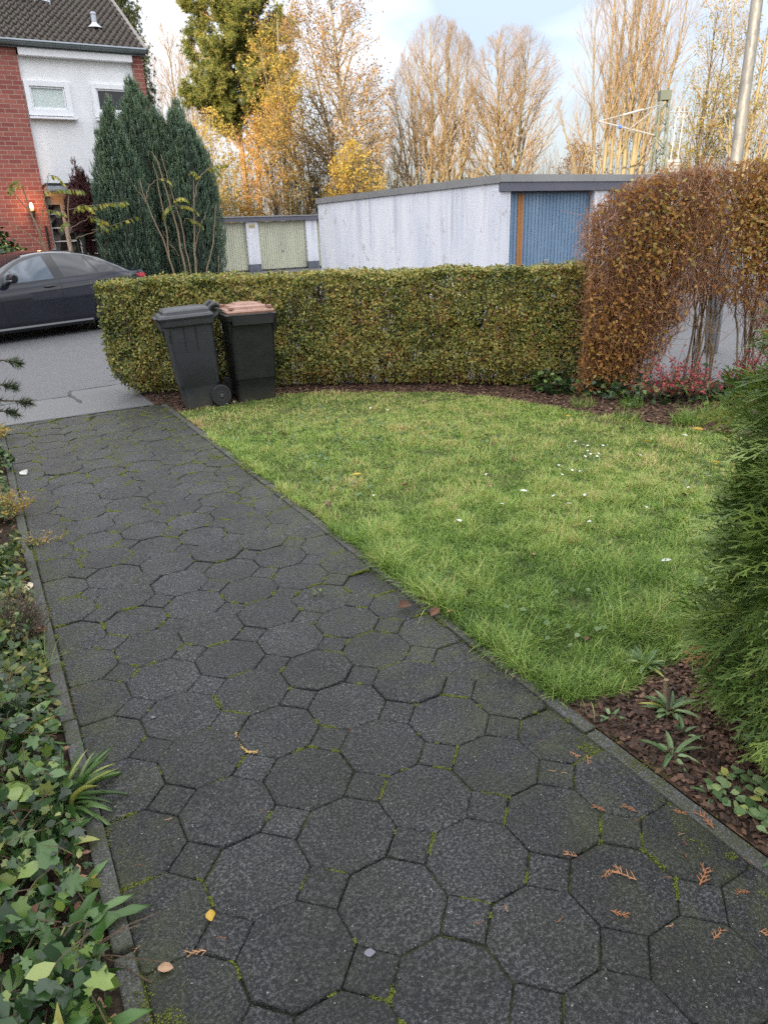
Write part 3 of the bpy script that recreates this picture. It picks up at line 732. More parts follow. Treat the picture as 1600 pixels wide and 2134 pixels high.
mb.build('lettering', plain('sign_ink', (.15, .13, .1), .6), parent=sg).location = -Vector(row.location)

# ------------------------------------------------------------------ parked saloon (local: x from nose to tail, near side at -y)
g = N('car_paint', 0.2, 0.12, 0.0)
g.col(g.ramp(g.noise(2.0, 4), [(0.3, (0.008, 0.010, 0.016)), (0.7, (0.012, 0.014, 0.022))]))
g.b.inputs['Coat Weight'].default_value = 0.9; g.b.inputs['Coat Roughness'].default_value = 0.03
g.rough(g.ramp(g.noise(5, 6, 0.7), [(0.35, (.07,) * 3), (0.7, (.12,) * 3)])); M_CAR = g.m
g = N('car_glass', 0.03, 0.7, color=(0.010, 0.012, 0.016)); M_CGLASS = g.m
g = N('car_glass_clear', 0.03, 0.7, color=(0.04, 0.06, 0.085)); M_CGLASS2 = g.m
M_RUB = plain('tyre_rubber', (0.018, 0.018, 0.018), 0.8); M_RIM = plain('alloy', (0.35, 0.36, 0.38), 0.3, .8)
M_TRIM = plain('gloss_black_trim', (0.008, 0.008, 0.009), 0.2); M_CHR = plain('chrome', (.6, .62, .65), .15, 1.0)
g = N('tail_light', 0.1, 0.6, color=(0.38, 0.012, 0.03)); M_TAIL = g.m
M_HEAD = plain('headlight_glass', (.35, .38, .4), .1)

CL = 4.95
def lerp_tab(x, tab):
    xs, ys = zip(*tab); return float(np.interp(x, xs, ys))
def smooth_tab(tab):
    xs = np.array([t[0] for t in tab]); ys = np.array([t[1] for t in tab]); m = np.gradient(ys, xs)
    def f(x):
        x = min(max(x, xs[0]), xs[-1]); i = min(max(np.searchsorted(xs, x) - 1, 0), len(xs) - 2); h = xs[i + 1] - xs[i]; t = (x - xs[i]) / h
        return (2 * t**3 - 3 * t**2 + 1) * ys[i] + (t**3 - 2 * t**2 + t) * h * m[i] + (-2 * t**3 + 3 * t**2) * ys[i + 1] + (t**3 - t**2) * h * m[i + 1]
    return f
f_top = smooth_tab([(0, .62), (.1, .74), (.4, .85), (.9, .935), (1.35, .985), (1.62, 1.06), (2.05, 1.265), (2.4, 1.395), (2.75, 1.45), (3.1, 1.455), (3.5, 1.42), (3.9, 1.32), (4.25, 1.18), (4.5, 1.075), (4.72, 1.035), (4.86, 1.02), (4.95, .93)])
f_belt = smooth_tab([(0, .60), (.1, .70), (.4, .79), (.9, .865), (1.35, .90), (2.0, .935), (2.8, .965), (3.6, 1.0), (4.1, 1.02), (4.5, 1.01), (4.86, .98), (4.95, .9)])
f_half = smooth_tab([(0, .52), (.08, .68), (.3, .83), (.7, .915), (1.2, .935), (2.0, .94), (3.0, .94), (3.8, .945), (4.3, .915), (4.7, .82), (4.88, .70), (4.95, .60)])
f_low = smooth_tab([(0, .30), (.25, .20), (1.0, .19), (3.9, .19), (4.6, .24), (4.95, .36)])
def section(x):
    T, B, Wd, L_ = f_top(x), f_belt(x), f_half(x), f_low(x)
    B = min(B, T - .02)
    h = B - L_
    pts = [(.0, L_), (.80 * Wd, L_), (.93 * Wd, L_ + .015), (.965 * Wd, L_ + .06 * h / .75), (.972 * Wd, L_ + .19 * h), (.985 * Wd, L_ + .36 * h), (Wd, L_ + .58 * h), (.998 * Wd, L_ + .74 * h), (.978 * Wd, L_ + .88 * h), (.945 * Wd, B)]
    cab = max(0., min(1., (T - B) / .42))
    yr = (.945 * (1 - cab) + .665 * cab) * Wd * (1 if cab > .02 else 1)
    zr = T - .055 * cab - .012
    for t in (.25, .5, .75):
        pts.append((.945 * Wd * (1 - t) + yr * t + .012 * cab * sin(pi * t), B + (zr - B) * t))
    if cab < .999:
        k = 1 - cab
        for i, t in enumerate((.25, .5, .75)):
            y_ = .945 * Wd * (1 - .22 * (t) * k) ; pts[10 + i] = (pts[10 + i][0] * cab + y_ * k, pts[10 + i][1])
    yr2 = yr * cab + .72 * Wd * (1 - cab)
    pts += [(yr2, zr), (yr2 * .93, zr + .03 * cab + .006), (yr2 * .75, T - .012), (yr2 * .4, T - .002), (0, T)]
    return pts
def side_y(x, z):
    """half width of the body skin at (x, z)"""
    p = section(x)[1:]
    best = None
    for (a, b) in zip(p[:-1], p[1:]):
        if b[1] > a[1] and a[1] <= z <= b[1]:
            t = (z - a[1]) / (b[1] - a[1]); best = a[0] + (b[0] - a[0]) * t
    return best if best is not None else p[-4][0]

CAR_YAW = RAD(25.5)
cs_, sn_ = cos(CAR_YAW), sin(CAR_YAW)
HALF = 0.935
# near-side skin passes (0.89, 14.13); x_local 2.2 lies there; local -y side faces the camera
c0 = np.array([0.89, 14.13]) - 2.2 * np.array([cs_, sn_]) + HALF * np.array([-sn_, cs_])
car = empty('parked_car', (c0[0], c0[1], -.004), CAR_YAW, 'black four door saloon car parked on the road in front of the brick house', 'car')
xs = sorted(set(list(np.linspace(0, CL, 67)) + [.03, .06, 4.9, 4.93]))
V = []; n = len(section(1.0))
for x in xs:
    s = section(x)
    V += [(x, y, z) for y, z in s] + [(x, -y, z) for y, z in reversed(s[1:-1])]
nr = 2 * n - 2; F = []
for i in range(len(xs) - 1):
    for j in range(nr):
        a = i * nr + j; b = i * nr + (j + 1) % nr; F.append((a, b, b + nr, a + nr))
F += [tuple(range(nr)), tuple((len(xs) - 1) * nr + j for j in range(nr))]
me = bpy.data.meshes.new('body'); me.from_pydata(V, [], F); me.update()
bm = bmesh.new(); bm.from_mesh(me); bmesh.ops.recalc_face_normals(bm, faces=bm.faces); bm.to_mesh(me); bm.free()
body = link_mesh('body', me, M_CAR, car)
# wheel arches cut out of the body
AX = (0.86, 3.82)
mbc = MB()
for ax in AX: mbc.lathe([(.365, -1.2), (.365, -.70)], 40, (ax, 0, .345), 'y'); mbc.lathe([(.365, .70), (.365, 1.2)], 40, (ax, 0, .345), 'y')
cut = mbc.build('arch_cutter', M_RUB)
cut.matrix_world = Matrix.LocRotScale(Vector((c0[0], c0[1], -.004)), Matrix.Rotation(CAR_YAW, 3, 'Z'), Vector((1, 1, 1)))
bpy.context.view_layer.update()
md = body.modifiers.new('arch', 'BOOLEAN'); md.operation = 'DIFFERENCE'; md.object = cut; md.solver = 'EXACT'
bpy.context.view_layer.update()
me2 = bpy.data.meshes.new_from_object(body.evaluated_get(bpy.context.evaluated_depsgraph_get()))
body.modifiers.clear()
if len(me2.polygons) > 500: body.data = me2
bpy.data.objects.remove(cut, do_unlink=True)
for p in body.data.polygons: p.use_smooth = True
try: body.data.set_sharp_from_angle(angle=RAD(38))
except Exception: pass

def skin_patch(name, outline, mat, off, side=-1, parent=car, thick=.004, res=.035):
    """panel following the body side; outline in (x, z)"""
    bm = bmesh.new()
    poly = [Vector((p[0], p[1], 0)) for p in outline]
    # resample the outline
    pts = []
    for i in range(len(poly)):
        a, b = poly[i], poly[(i + 1) % len(poly)]; k = max(1, int((b - a).length / res))
        pts += [a.lerp(b, t / k) for t in range(k)]
    X0, X1 = min(p.x for p in pts), max(p.x for p in pts); Z0, Z1 = min(p.y for p in pts), max(p.y for p in pts)
    from mathutils.geometry import delaunay_2d_cdt
    inner = []
    px = [p.x for p in pts]; pz = [p.y for p in pts]
    gx, gz = np.meshgrid(np.arange(X0, X1, res * 1.5), np.arange(Z0, Z1, res * 1.2))
    ins = pinpoly(gx.ravel(), gz.ravel(), list(zip(px, pz)))
    for x, z in zip(gx.ravel()[ins], gz.ravel()[ins]):
        if min((x - a) ** 2 + (z - b) ** 2 for a, b in zip(px, pz)) > (res * .5) ** 2: inner.append(Vector((x, z)))
    v2 = [Vector((p.x, p.y)) for p in pts] + inner
    r = delaunay_2d_cdt(v2, [], [list(range(len(pts)))], 1, 1e-5)
    vs = [bm.verts.new((v.x, side * (side_y(v.x, v.y) + off), v.y)) for v in r[0]]
    for f in r[2]:
        try: bm.faces.new([vs[i] for i in f])
        except Exception: pass
    bmesh.ops.recalc_face_normals(bm, faces=bm.faces)
    fy = sum(f.normal.y * f.calc_area() for f in bm.faces)
    if fy * side < 0: bmesh.ops.reverse_faces(bm, faces=bm.faces)
    for f in bm.faces: f.smooth = True
    me = bpy.data.meshes.new(name); bm.to_mesh(me); bm.free()
    return link_mesh(name, me, mat, parent)
def curve_pts(tab, a, b, k):
    f = smooth_tab(tab); return [(x, f(x)) for x in np.linspace(a, b, k)]
top_line = [(1.75, .985), (2.0, 1.135), (2.25, 1.245), (2.5, 1.325), (2.8, 1.372), (3.1, 1.378), (3.4, 1.352), (3.7, 1.285), (3.92, 1.20), (4.05, 1.11)]
ft = smooth_tab(top_line)
belt = lambda x: f_belt(x) + .022
for side in (-1, 1):
    # dark surround, then three panes
    out_ = [(1.72, belt(1.72) - .015)] + [(x, ft(x) + .028) for x in np.linspace(1.78, 4.03, 26)] + [(4.09, 1.085), (4.06, belt(4.06) - .015)]
    sur = skin_patch('window_surround', out_, M_TRIM, .0025, side)
    skin_patch('front_window', [(1.86, belt(1.86))] + [(x, ft(x)) for x in np.linspace(1.92, 2.74, 14)] + [(2.78, belt(2.78))], M_CGLASS2, .0045, side)
    skin_patch('rear_window', [(2.97, belt(2.97))] + [(2.93, ft(2.93))] + [(x, ft(x)) for x in np.linspace(3.0, 3.52, 9)] + [(3.66, belt(3.66))], M_CGLASS, .0045, side)
    skin_patch('quarter_window', [(3.70, belt(3.7))] + [(3.56, ft(3.56))] + [(x, ft(x)) for x in np.linspace(3.62, 3.98, 9)] + [(4.03, 1.085), (3.99, belt(3.99))], M_CGLASS, .0045, side)
    # shut lines
    def line(name, pts, w=.006):
        P_ = []; 
        mb = MB()
        for (a, b) in zip(pts[:-1], pts[1:]):
            k = 6
            for i in range(k):
                p = [a[j] + (b[j] - a[j]) * i / k for j in (0, 1)]; q = [a[j] + (b[j] - a[j]) * (i + 1) / k for j in (0, 1)]
                d = Vector((q[0] - p[0], q[1] - p[1])).normalized() * w / 2; nx, nz = -d.y, d.x
                vs = [(p[0] + nx, p[1] + nz), (q[0] + nx, q[1] + nz), (q[0] - nx, q[1] - nz), (p[0] - nx, p[1] - nz)]
                mb.add([(x, side * (side_y(x, z) + .0022), z) for x, z in vs], [(0, 1, 2, 3)])
        return mb.build(name, M_TRIM, parent=car)
    line('front_door_seam', [(1.72, .95), (1.70, .80), (1.74, .55), (1.80, .30)]); line('middle_door_seam', [(2.86, .985), (2.87, .80), (2.86, .5), (2.84, .30)])
    line('rear_door_seam', [(4.02, 1.03), (3.98, .90), (3.90, .80)]); line('sill_seam', [(1.80, .30), (2.84, .295), (3.42, .30)])
    line('crease_line', [(1.2, .80), (2.2, .835), (3.2, .865), (4.2, .90)], .004)
    for hx, hz in ((2.66, .862), (3.72, .90)):
        mb = MB(); y0 = side_y(hx, hz)
        hb = [(hx - .12 + .24 * t, side * (y0 + .012 + .022 * sin(pi * t)), hz + .008 * t) for t in np.linspace(0, 1, 9)]
        mb.tube(hb, [.008, .014, .017, .018, .018, .018, .017, .014, .008], 8)
        h_ = mb.build('door_handle', M_TRIM, parent=car, smooth=True)
    # side skirt
    mb = MB(); 
    for i in range(16):
        xa, xb = 1.28 + 2.1 * i / 16, 1.28 + 2.1 * (i + 1) / 16
        ya, yb = f_half(xa) * .975, f_half(xb) * .975
        mb.add([(xa, side * ya, .245), (xb, side * yb, .245), (xb, side * (yb + .022), .215), (xa, side * (ya + .022), .215), (xa, side * (ya - .03), .16), (xb, side * (yb - .03), .16)], [(0, 1, 2, 3), (3, 2, 5, 4)])
    mb.build('side_skirt', M_CAR, parent=car)
    # door mirror
    mb = MB(); mx_, mz_ = 1.93, 1.0; yb = side_y(1.93, .96)
    rings = []
    for t, ry, rz in ((0, .02, .02), (.06, .06, .075), (.4, .085, .105), (.85, .08, .10), (1.0, .04, .06)):
        y = yb + .06 + t * .19
        rings.append([(mx_ + ry * cos(a) * 1.0, side * y, mz_ + .03 + rz * sin(a) * .85 + .02 * t) for a in np.linspace(0, 2 * pi, 14, endpoint=False)])
    mb.loft(rings); mb.tube([(mx_ - .02, side * (yb - .01), mz_ - .05), (mx_, side * (yb + .12), mz_ - .015)], [.035, .03], 8)
    mir = mb.build('door_mirror', M_CAR, parent=car, smooth=True)
    mb = MB(); mb.obox((mx_ - .075, side * (yb + .18), mz_ + .01), (.012, 0, 0), (0, .085, 0), (0, 0, .010)); mb.build('indicator_lens', M_CHR, parent=mir, bevel=.003)
    # lamps
    skin_patch('tail_lamp', [(4.52, .955), (4.60, .90), (4.80, .865), (4.925, .87), (4.925, .915), (4.84, .945), (4.68, .968)], M_TAIL, .005, side)
    skin_patch('headlight', [(.10, .60), (.16, .68), (.5, .755), (.62, .74), (.5, .68), (.2, .60)], M_HEAD, .005, side)
    # silver badge strip on the front wing
    skin_patch('wing_vent', [(1.42, .70), (1.46, .755), (1.66, .765), (1.68, .71)], M_CHR, .004, side)
    for ax in AX:
        wy = side * .80
        wc = empty('wheel', (0, 0, 0)); wc.parent = car; wc.location = (ax, 0, 0)
        mb = MB(); mb.lathe([(.24, wy - .11), (.325, wy - .112), (.34, wy - .09), (.345, wy), (.34, wy + .09), (.325, wy + .112), (.24, wy + .11)], 40, (0, 0, .345), 'y'); mb.build('tyre', M_RUB, parent=wc, smooth=True)
        mb = MB(); f_ = wy + side * .085
        mb.lathe([(.245, wy - .09), (.245, wy + .09)], 36, (0, 0, .345), 'y')
        mb.build('rim_barrel', M_DARK, parent=wc)
        mb = MB(); mb.lathe([(.06, f_ - .01), (.06, f_ + .012)], 16, (0, 0, .345), 'y')
        for k in range(10):
            a = 2 * pi * k / 10; d = Vector((cos(a), 0, sin(a))); t_ = Vector((-sin(a), 0, cos(a)))
            mb.obox((d.x * .145, f_ + side * .008, .345 + d.z * .145), tuple(d * .10), tuple(t_ * .016), (0, .010, 0))
        ring = [(.235 * cos(a), f_ + side * .006, .345 + .235 * sin(a)) for a in np.linspace(0, 2 * pi, 41)]
        mb.tube(ring, .014, 6); mb.build('rim', M_RIM, parent=wc)
# windscreen and rear window follow the top skin
def top_patch(name, x0, x1, wfac, mat):
    V = []; F = []; nx, ny = 14, 13
    for i in range(nx):
        x = x0 + (x1 - x0) * i / (nx - 1); p = section(x)
        rail = p[13:]; 
        for j in range(ny):
            y = (j / (ny - 1) * 2 - 1) * p[13][0] * wfac
            ya = abs(y); zs = np.interp(ya, [q[0] for q in reversed(rail)], [q[1] for q in reversed(rail)])
            V.append((x, y, zs + .004))
    for i in range(nx - 1):
        for j in range(ny - 1): a = i * ny + j; F.append((a, a + ny, a + ny + 1, a + 1))
    mb = MB(); mb.add(V, F); return mb.build(name, mat, parent=car, smooth=True)
top_patch('windscreen', 1.52, 2.42, .93, M_CGLASS)
top_patch('rear_screen', 3.55, 4.42, .88, M_CGLASS)
top_patch('sunroof', 2.50, 3.42, .86, M_CGLASS)
mb = MB(); mb.loft([[(3.38 + .17 * t + dx, dy * (1 - .5 * t), 1.44 - .05 * t + h * (1 - abs(2 * t - .7))) for dx, dy, h in ((0, -.035, 0), (0, 0, .06), (0, .035, 0))] for t in (0, .35, .7, 1)]); mb.build('roof_fin', M_CAR, parent=car, smooth=True)
V = []; F = []
for i in range(15):
    y = -.72 + 1.44 * i / 14; V += [(4.70 + .02 * abs(y), y, f_top(4.72) - .006 - .03 * y * y), (4.90, y, f_top(4.8) + .012 - .04 * y * y), (4.90, y, f_top(4.8) - .02 - .04 * y * y)]
for i in range(14):
    a = i * 3; F += [(a, a + 3, a + 4, a + 1), (a + 1, a + 4, a + 5, a + 2)]
mb = MB(); mb.add(V, F); mb.build('boot_spoiler', M_CAR, parent=car, smooth=True)
mb = MB(); mb.box(4.93, 4.965, -.26, .26, .60, .71); mb.build('rear_plate', M_WHITE, parent=car, bevel=.004)

# ------------------------------------------------------------------ wheelie bins
def bin_plastic(name, base, dirt=.25):
    g = N(name, 0.5, 0.4)
    n = g.noise(2.5, 6, 0.7); s_ = g.noise(5, 6, .7, g.coord('Object', (1, 1, 3)))
    c = g.mix(g.ramp(n, [(0.45, (0, 0, 0)), (0.8, (dirt,) * 3)]), base, (0.12, 0.115, 0.105))
    xy = g.n.new('ShaderNodeSeparateXYZ'); g.l.new(g.coord(), xy.inputs[0])
    lowdirt = g.math('MULTIPLY', g.math('MAXIMUM', g.math('SUBTRACT', .16, xy.outputs[2]), 0.0), g.math('MULTIPLY', n, 5.0))
    c = g.mix(g.math('MINIMUM', lowdirt, .6), c, (0.13, 0.115, 0.095)); g.col(c)
    g.rough(g.ramp(s_, [(0.35, (.38,) * 3), (.7, (.62,) * 3)])); g.nrm(g.bump(g.noise(180, 2), .12, .002)); return g.m
M_BIN = bin_plastic('grey_bin_plastic', (0.026, 0.0285, 0.033)); M_BIN2 = bin_plastic('black_bin_plastic', (0.011, 0.012, 0.012), .12)
g = N('brown_lid_plastic', 0.5, 0.4)
g.col(g.ramp(g.noise(7, 6, .7), [(0.3, (0.20, 0.105, 0.075)), (0.6, (0.29, 0.165, 0.12)), (0.8, (0.34, 0.23, 0.18))])); M_BROWN = g.m
def rrect(x0, x1, y0, y1, r, z, k=5):
    pts = []
    for cx, cy, a0 in ((x1 - r, y1 - r, 0), (x0 + r, y1 - r, pi / 2), (x0 + r, y0 + r, pi), (x1 - r, y0 + r, 3 * pi / 2)):
        for i in range(k): a = a0 + pi / 2 * i / (k - 1); pts.append((cx + r * cos(a), cy + r * sin(a), z))
    return pts
def make_bin(name, loc, rz, label, body_mat, lid_mat, lid_style, tilt=0.0):
    """local: front of the bin towards -x, wheels and handle at +x, near side at -y"""
    t = empty(name, loc, rz, label, 'bin', 'wheelie bins in front of the hedge')
    mb = MB(); hw = .235
    lv = [(0.0, -.165, .12, .185, .035), (.02, -.172, .13, .19, .04), (.165, -.185, .175, .20, .045), (.20, -.19, .20, .202, .045), (.232, -.20, .213, .206, .045), (.238, -.206, .218, .209, .045), (.5, -.222, .226, .218, .045), (.80, -.24, .234, .227, .045), (.838, -.243, .236, .229, .045)]
    mb.loft([rrect(a, b, -w, w, r, z) for z, a, b, w, r in lv])
    b = mb.build('bin_body', body_mat, t, smooth=True, angle=25)
    # ribs in the near and far sides
    for s in (-1, 1):
        for x in (-.075, .045):
            mb = MB(); mb.add([(x - .006, s * .2195, .56), (x + .006, s * .2195, .56), (x + .008, s * .2275, .80), (x - .008, s * .2275, .80), (x, s * .226, .56), (x, s * .237, .80)], [(0, 4, 5, 3), (4, 1, 2, 5), (0, 1, 4), (3, 5, 2)])
            mb.build('stiffening_rib', body_mat, parent=b)
    mb = MB()      # rim collar, deeper at the front
    mb.loft([rrect(-.262, .245, -.243, .243, .04, .80), rrect(-.275, .252, -.252, .252, .04, .812), rrect(-.282, .256, -.256, .256, .04, .865), rrect(-.268, .25, -.245, .245, .04, .872)])
    mb.box(-.295, -.255, -.20, .20, .775, .85)
    mb.build('rim_collar', body_mat, t, smooth=True, angle=30)
    # corner brackets under the collar
    mb = MB()
    for s in (-1, 1):
        m2 = MB(); m2.add([(-.275, s * .24, .80), (-.235, s * .225, .64), (-.21, s * .235, .80), (-.25, s * .19, .80)], [(0, 1, 2), (0, 3, 1), (3, 2, 1), (0, 2, 3)]); m2.build('corner_bracket', body_mat, t)
        mb.tube([(.23, s * .16, .83), (.30, s * .16, .875), (.335, s * .16, .905)], [.024, .02, .018], 8)
    mb.tube([(.335, -.20, .905), (.335, .20, .905)], .017, 10)
    mb.build('rear_handle', body_mat, t, smooth=True)
    mb = MB()
    if lid_style == 'domed':
        mb.loft([rrect(-.30, .25, -.262, .262, .045, .868), rrect(-.307, .255, -.266, .266, .05, .885), rrect(-.29, .25, -.25, .25, .05, .905), rrect(-.255, .235, -.215, .215, .05, .915), rrect(-.245, .23, -.205, .205, .05, .938), rrect(-.225, .215, -.185, .185, .05, .952), rrect(-.10, .15, -.11, .11, .05, .962)])
        mb.box(-.335, -.285, -.15, .15, .872, .886)
        lid = mb.build('lid', lid_mat, t, smooth=True, angle=22)
        mb = MB(); mb.box(-.252, -.19, -.13, .13, .934, .9405); mb.build('lid_recess', M_DARK, parent=lid)
        mb = MB()
        for s in (-.13, .13): mb.tube([(.22, s, .92), (.29, s, .965), (.335, s, .95)], [.028, .03, .02], 8)
        mb.tube([(.25, -.17, .955), (.30, -.17, .97), (.30, .17, .97), (.25, .17, .955)], .014, 8)
        mb.build('hinge', lid_mat, parent=lid, smooth=True)
    else:
        mb.loft([rrect(-.255, .235, -.236, .236, .04, .866), rrect(-.26, .24, -.24, .24, .045, .89), rrect(-.25, .235, -.23, .23, .05, .905), rrect(-.215, .215, -.18, .18, .05, .912), rrect(-.205, .205, -.17, .17, .05, .935), rrect(-.15, .15, -.12, .12, .05, .945), rrect(-.14, .14, -.11, .11, .05, .957), rrect(-.08, .08, -.06, .06, .03, .96)])
        lid = mb.build('lid', lid_mat, t, smooth=True, angle=22)
        mb = MB()
        for s in (-1, 1): mb.obox((-.21, s * .19, .925), (.03, 0, 0), (0, .02, 0), (0, 0, .014)); mb.obox((.2, s * .19, .925), (.03, 0, 0), (0, .02, 0), (0, 0, .014))
        mb.build('lid_grip', lid_mat, parent=lid, bevel=.005)
    for s in (-1, 1):
        wh = empty('wheel', (.205, s * .222, .105)); wh.parent = t
        mb = MB(); mb.lathe([(.062, -.024), (.098, -.026), (.106, -.018), (.108, 0), (.106, .018), (.098, .026), (.062, .024)], 32, axis='y'); mb.build('tyre', M_RUB, parent=wh, smooth=True)
        mb = MB(); mb.lathe([(.063, -.02), (.063, .02)], 24, axis='y'); mb.lathe([(.022, s * .0), (.022, s * .03), (.012, s * .034)], 14, axis='y')
        ring = [(.045 * cos(a), s * .02, .045 * sin(a)) for a in np.linspace(0, 2 * pi, 25)]; mb.tube(ring, .005, 6)
        mb.build('wheel_disc', plain('wheel_plastic', (.05, .05, .052), .5), parent=wh)
    mb = MB(); mb.tube([(.205, -.2, .105), (.205, .2, .105)], .012, 8); mb.build('axle', M_DARK, t)
    return t
bA = make_bin('wheelie_bin', (1.815, 7.11, 0), RAD(-6), 'grey wheelie bin with domed grey lid and a wheel towards the lawn, nearest the path', M_BIN, M_BIN, 'domed')
bA.rotation_euler = (0, RAD(-2.0), RAD(-7)); bA.scale = (.92, .95, 1.0)
bB = make_bin('wheelie_bin', (2.37, 7.06, 0), RAD(-93), 'black wheelie bin with a pale brown lid between grey bin and hedge', M_BIN2, M_BROWN, 'flat')
bB.rotation_euler = (0, 0, RAD(180 - 96))
# address sticker on the black bin's left flank
mb = MB(); mb.add([(.10, .2285, .66), (.15, .2285, .66), (.15, .2325, .76), (.10, .2325, .76)], [(0, 1, 2, 3)])
st_ = mb.build('sticker', plain('paper_white', (.75, .76, .75), .5), parent=bB)

# ------------------------------------------------------------------ hedges, shrubs, lawn, beds
def pnoise(P, f=1.0, seed=0):
    """two octaves of value noise, about -1..1"""
    P = np.asarray(P, float); tot = np.zeros(len(P)); amp = 1.0; fr = f * .55; s0 = seed * 7919 + 13
    def h(i, j, k, s_):
        v = (i * 374761393 + j * 668265263 + k * 2147483647 + s_ * 974711) & 0xFFFFFFFF
        v = ((v ^ (v >> 13)) * 1274126177) & 0xFFFFFFFF; v = ((v ^ (v >> 16)) * 2246822519) & 0xFFFFFFFF
        return ((v ^ (v >> 15)) & 0xFFFF) / 32767.5 - 1
    for o in range(2):
        Q = P * fr + 57.3 * (o + 1); I = np.floor(Q).astype(np.int64); t = Q - I; t = t * t * (3 - 2 * t); r = 0
        for a in (0, 1):
            for b in (0, 1):
                for c in (0, 1):
                    w = (t[:, 0] if a else 1 - t[:, 0]) * (t[:, 1] if b else 1 - t[:, 1]) * (t[:, 2] if c else 1 - t[:, 2]); r = r + w * h(I[:, 0] + a, I[:, 1] + b, I[:, 2] + c, s0 + o)
        tot += amp * r; amp *= .55; fr *= 2.3
    return np.clip(tot * 1.35, -1.3, 1.3)

def polyline_at(pts, s):
    pts = np.array(pts, float); seg = np.linalg.norm(np.diff(pts, axis=0), axis=1); cum = np.concatenate([[0], np.cumsum(seg)])
    x = np.interp(s, cum, pts[:, 0]); y = np.interp(s, cum, pts[:, 1])
    e = .02; x2 = np.interp(np.minimum(s + e, cum[-1]), cum, pts[:, 0]); y2 = np.interp(np.minimum(s + e, cum[-1]), cum, pts[:, 1])
    x1 = np.interp(np.maximum(s - e, 0), cum, pts[:, 0]); y1 = np.interp(np.maximum(s - e, 0), cum, pts[:, 1])
    t = unit(np.stack([x2 - x1, y2 - y1], 1)); return np.stack([x, y], 1), t, cum[-1]

M_TWIG = bark_mat('hedge_twig', (0.05, 0.035, 0.022), (0.14, 0.10, 0.065), 30)
# ---- low privet hedge
rng = np.random.default_rng(21)
HP = [(1.18, 8.03), (1.75, 7.68), (2.9, 7.22), (3.67, 6.66), (4.4, 5.98), (5.25, 5.22)]
hedge = empty('hedge', (3.2, 7.2, 0), 0, 'low clipped green and yellow privet hedge along the lawn behind the bins', 'hedge')
Nn = 112000
_, _, LEN = polyline_at(HP, np.zeros(1))
s = rng.uniform(-.06, LEN, Nn)
TH, HT = .62, 1.17
# cross-section perimeter: front face (0..1.13), top (..1.7), back (..)
q = rng.random(Nn); face = np.where(q < .62, 0, np.where(q < .88, 1, np.where(q < .955, 2, 3)))
b = np.zeros(Nn); z = np.zeros(Nn); nb = np.zeros(Nn); nzv = np.zeros(Nn); ns = np.zeros(Nn)
dep = np.abs(rng.normal(0, .075, Nn)) - .02
m0 = face == 0; z[m0] = rng.uniform(.03, HT, m0.sum()); b[m0] = dep[m0]; nb[m0] = -1; nzv[m0] = .25
m1 = face == 1; z[m1] = HT - dep[m1] * .6; b[m1] = rng.uniform(0, TH, m1.sum()); nzv[m1] = 1
m2 = face == 2; z[m2] = rng.uniform(.1, HT, m2.sum()); b[m2] = TH - dep[m2]; nb[m2] = 1
m3 = face == 3; s[m3] = -.04 + dep[m3]; z[m3] = rng.uniform(.05, HT, m3.sum()); b[m3] = rng.uniform(0, TH, m3.sum()); ns[m3] = -1
# undercut at the foot, bulging end, wavy clipping
und = np.clip((.28 - z) / .28, 0, 1); b[m0] += und[m0] ** 1.5 * .16
s = np.where(m3, s + und * .22 - .05 * np.clip(z - .6, 0, 1), s); s = np.where(~m3 & (s < und * .22), s + und * .22, s)
wav = .030 * pnoise(np.stack([s, z, b], 1), 4.0, 3) + .035 * pnoise(np.stack([s, z, b], 1), 16.0, 4); b[m0] += wav[m0]; z[m1] += wav[m1] * .6
hol = np.clip(pnoise(np.stack([s, z, b], 1), 11.0, 6) - .35, 0, 1)
spr = m1 & (rng.random(Nn) < .05); z[spr] += rng.uniform(.0, .03, spr.sum())
# round the arrises
r_ = .09
edge = np.clip((z - (HT - r_)) / r_, 0, 1); b[m0] += edge[m0] ** 2 * .05
keep = (rng.random(Nn) > hol * 1.1) & ~(m0 & (z < .5) & (rng.random(Nn) < (.5 - z) * 1.15 * (.55 + .45 * np.sin(s * 5.3))))
xy_, t_, _ = polyline_at(HP, np.clip(s, 0, LEN)); nrm2 = np.stack([-t_[:, 1], t_[:, 0]], 1)
xy_ = xy_ + np.where(s < 0, s, 0)[:, None] * t_ + nrm2 * b[:, None]
pos = np.stack([xy_[:, 0], xy_[:, 1], z], 1)
nn = np.stack([nrm2[:, 0] * nb + t_[:, 0] * ns, nrm2[:, 1] * nb + t_[:, 1] * ns, nzv], 1) + rng.normal(0, .55, (Nn, 3))
patch = pnoise(pos, 1.1, 5); warm = .22 * patch + .30 * np.exp(-((s - 2.55) / .45) ** 2) * np.clip(1.3 - np.abs(z - .65) * 1.4, 0, 1) + .15 * np.exp(-((s - .3) / .6) ** 2)
rn = np.clip(rng.beta(1.6, 2.2, Nn) + warm * .75 + .04 + .16 * pnoise(pos, 9.0, 8), 0, 1)
pos, nn, rn, zz = pos[keep], nn[keep], rn[keep], z[keep]
V, F, R = scatter(LEAF_V, LEAF_F, pos, frames(nn, rng), rng.uniform(.019, .043, len(pos)), rnd=rn)
M_PRIV = leaf_mat('privet_leaf', [(0.0, (0.03, 0.045, 0.014)), (0.18, (0.115, 0.15, 0.036)), (0.42, (0.26, 0.275, 0.063)), (0.62, (0.44, 0.40, 0.105)), (0.76, (0.42, 0.33, 0.085)), (0.88, (0.42, 0.20, 0.06)), (1.0, (0.19, 0.10, 0.055))], .42, .25)
np_mesh('leaves', V, F, M_PRIV, hedge, True, rnd=R)
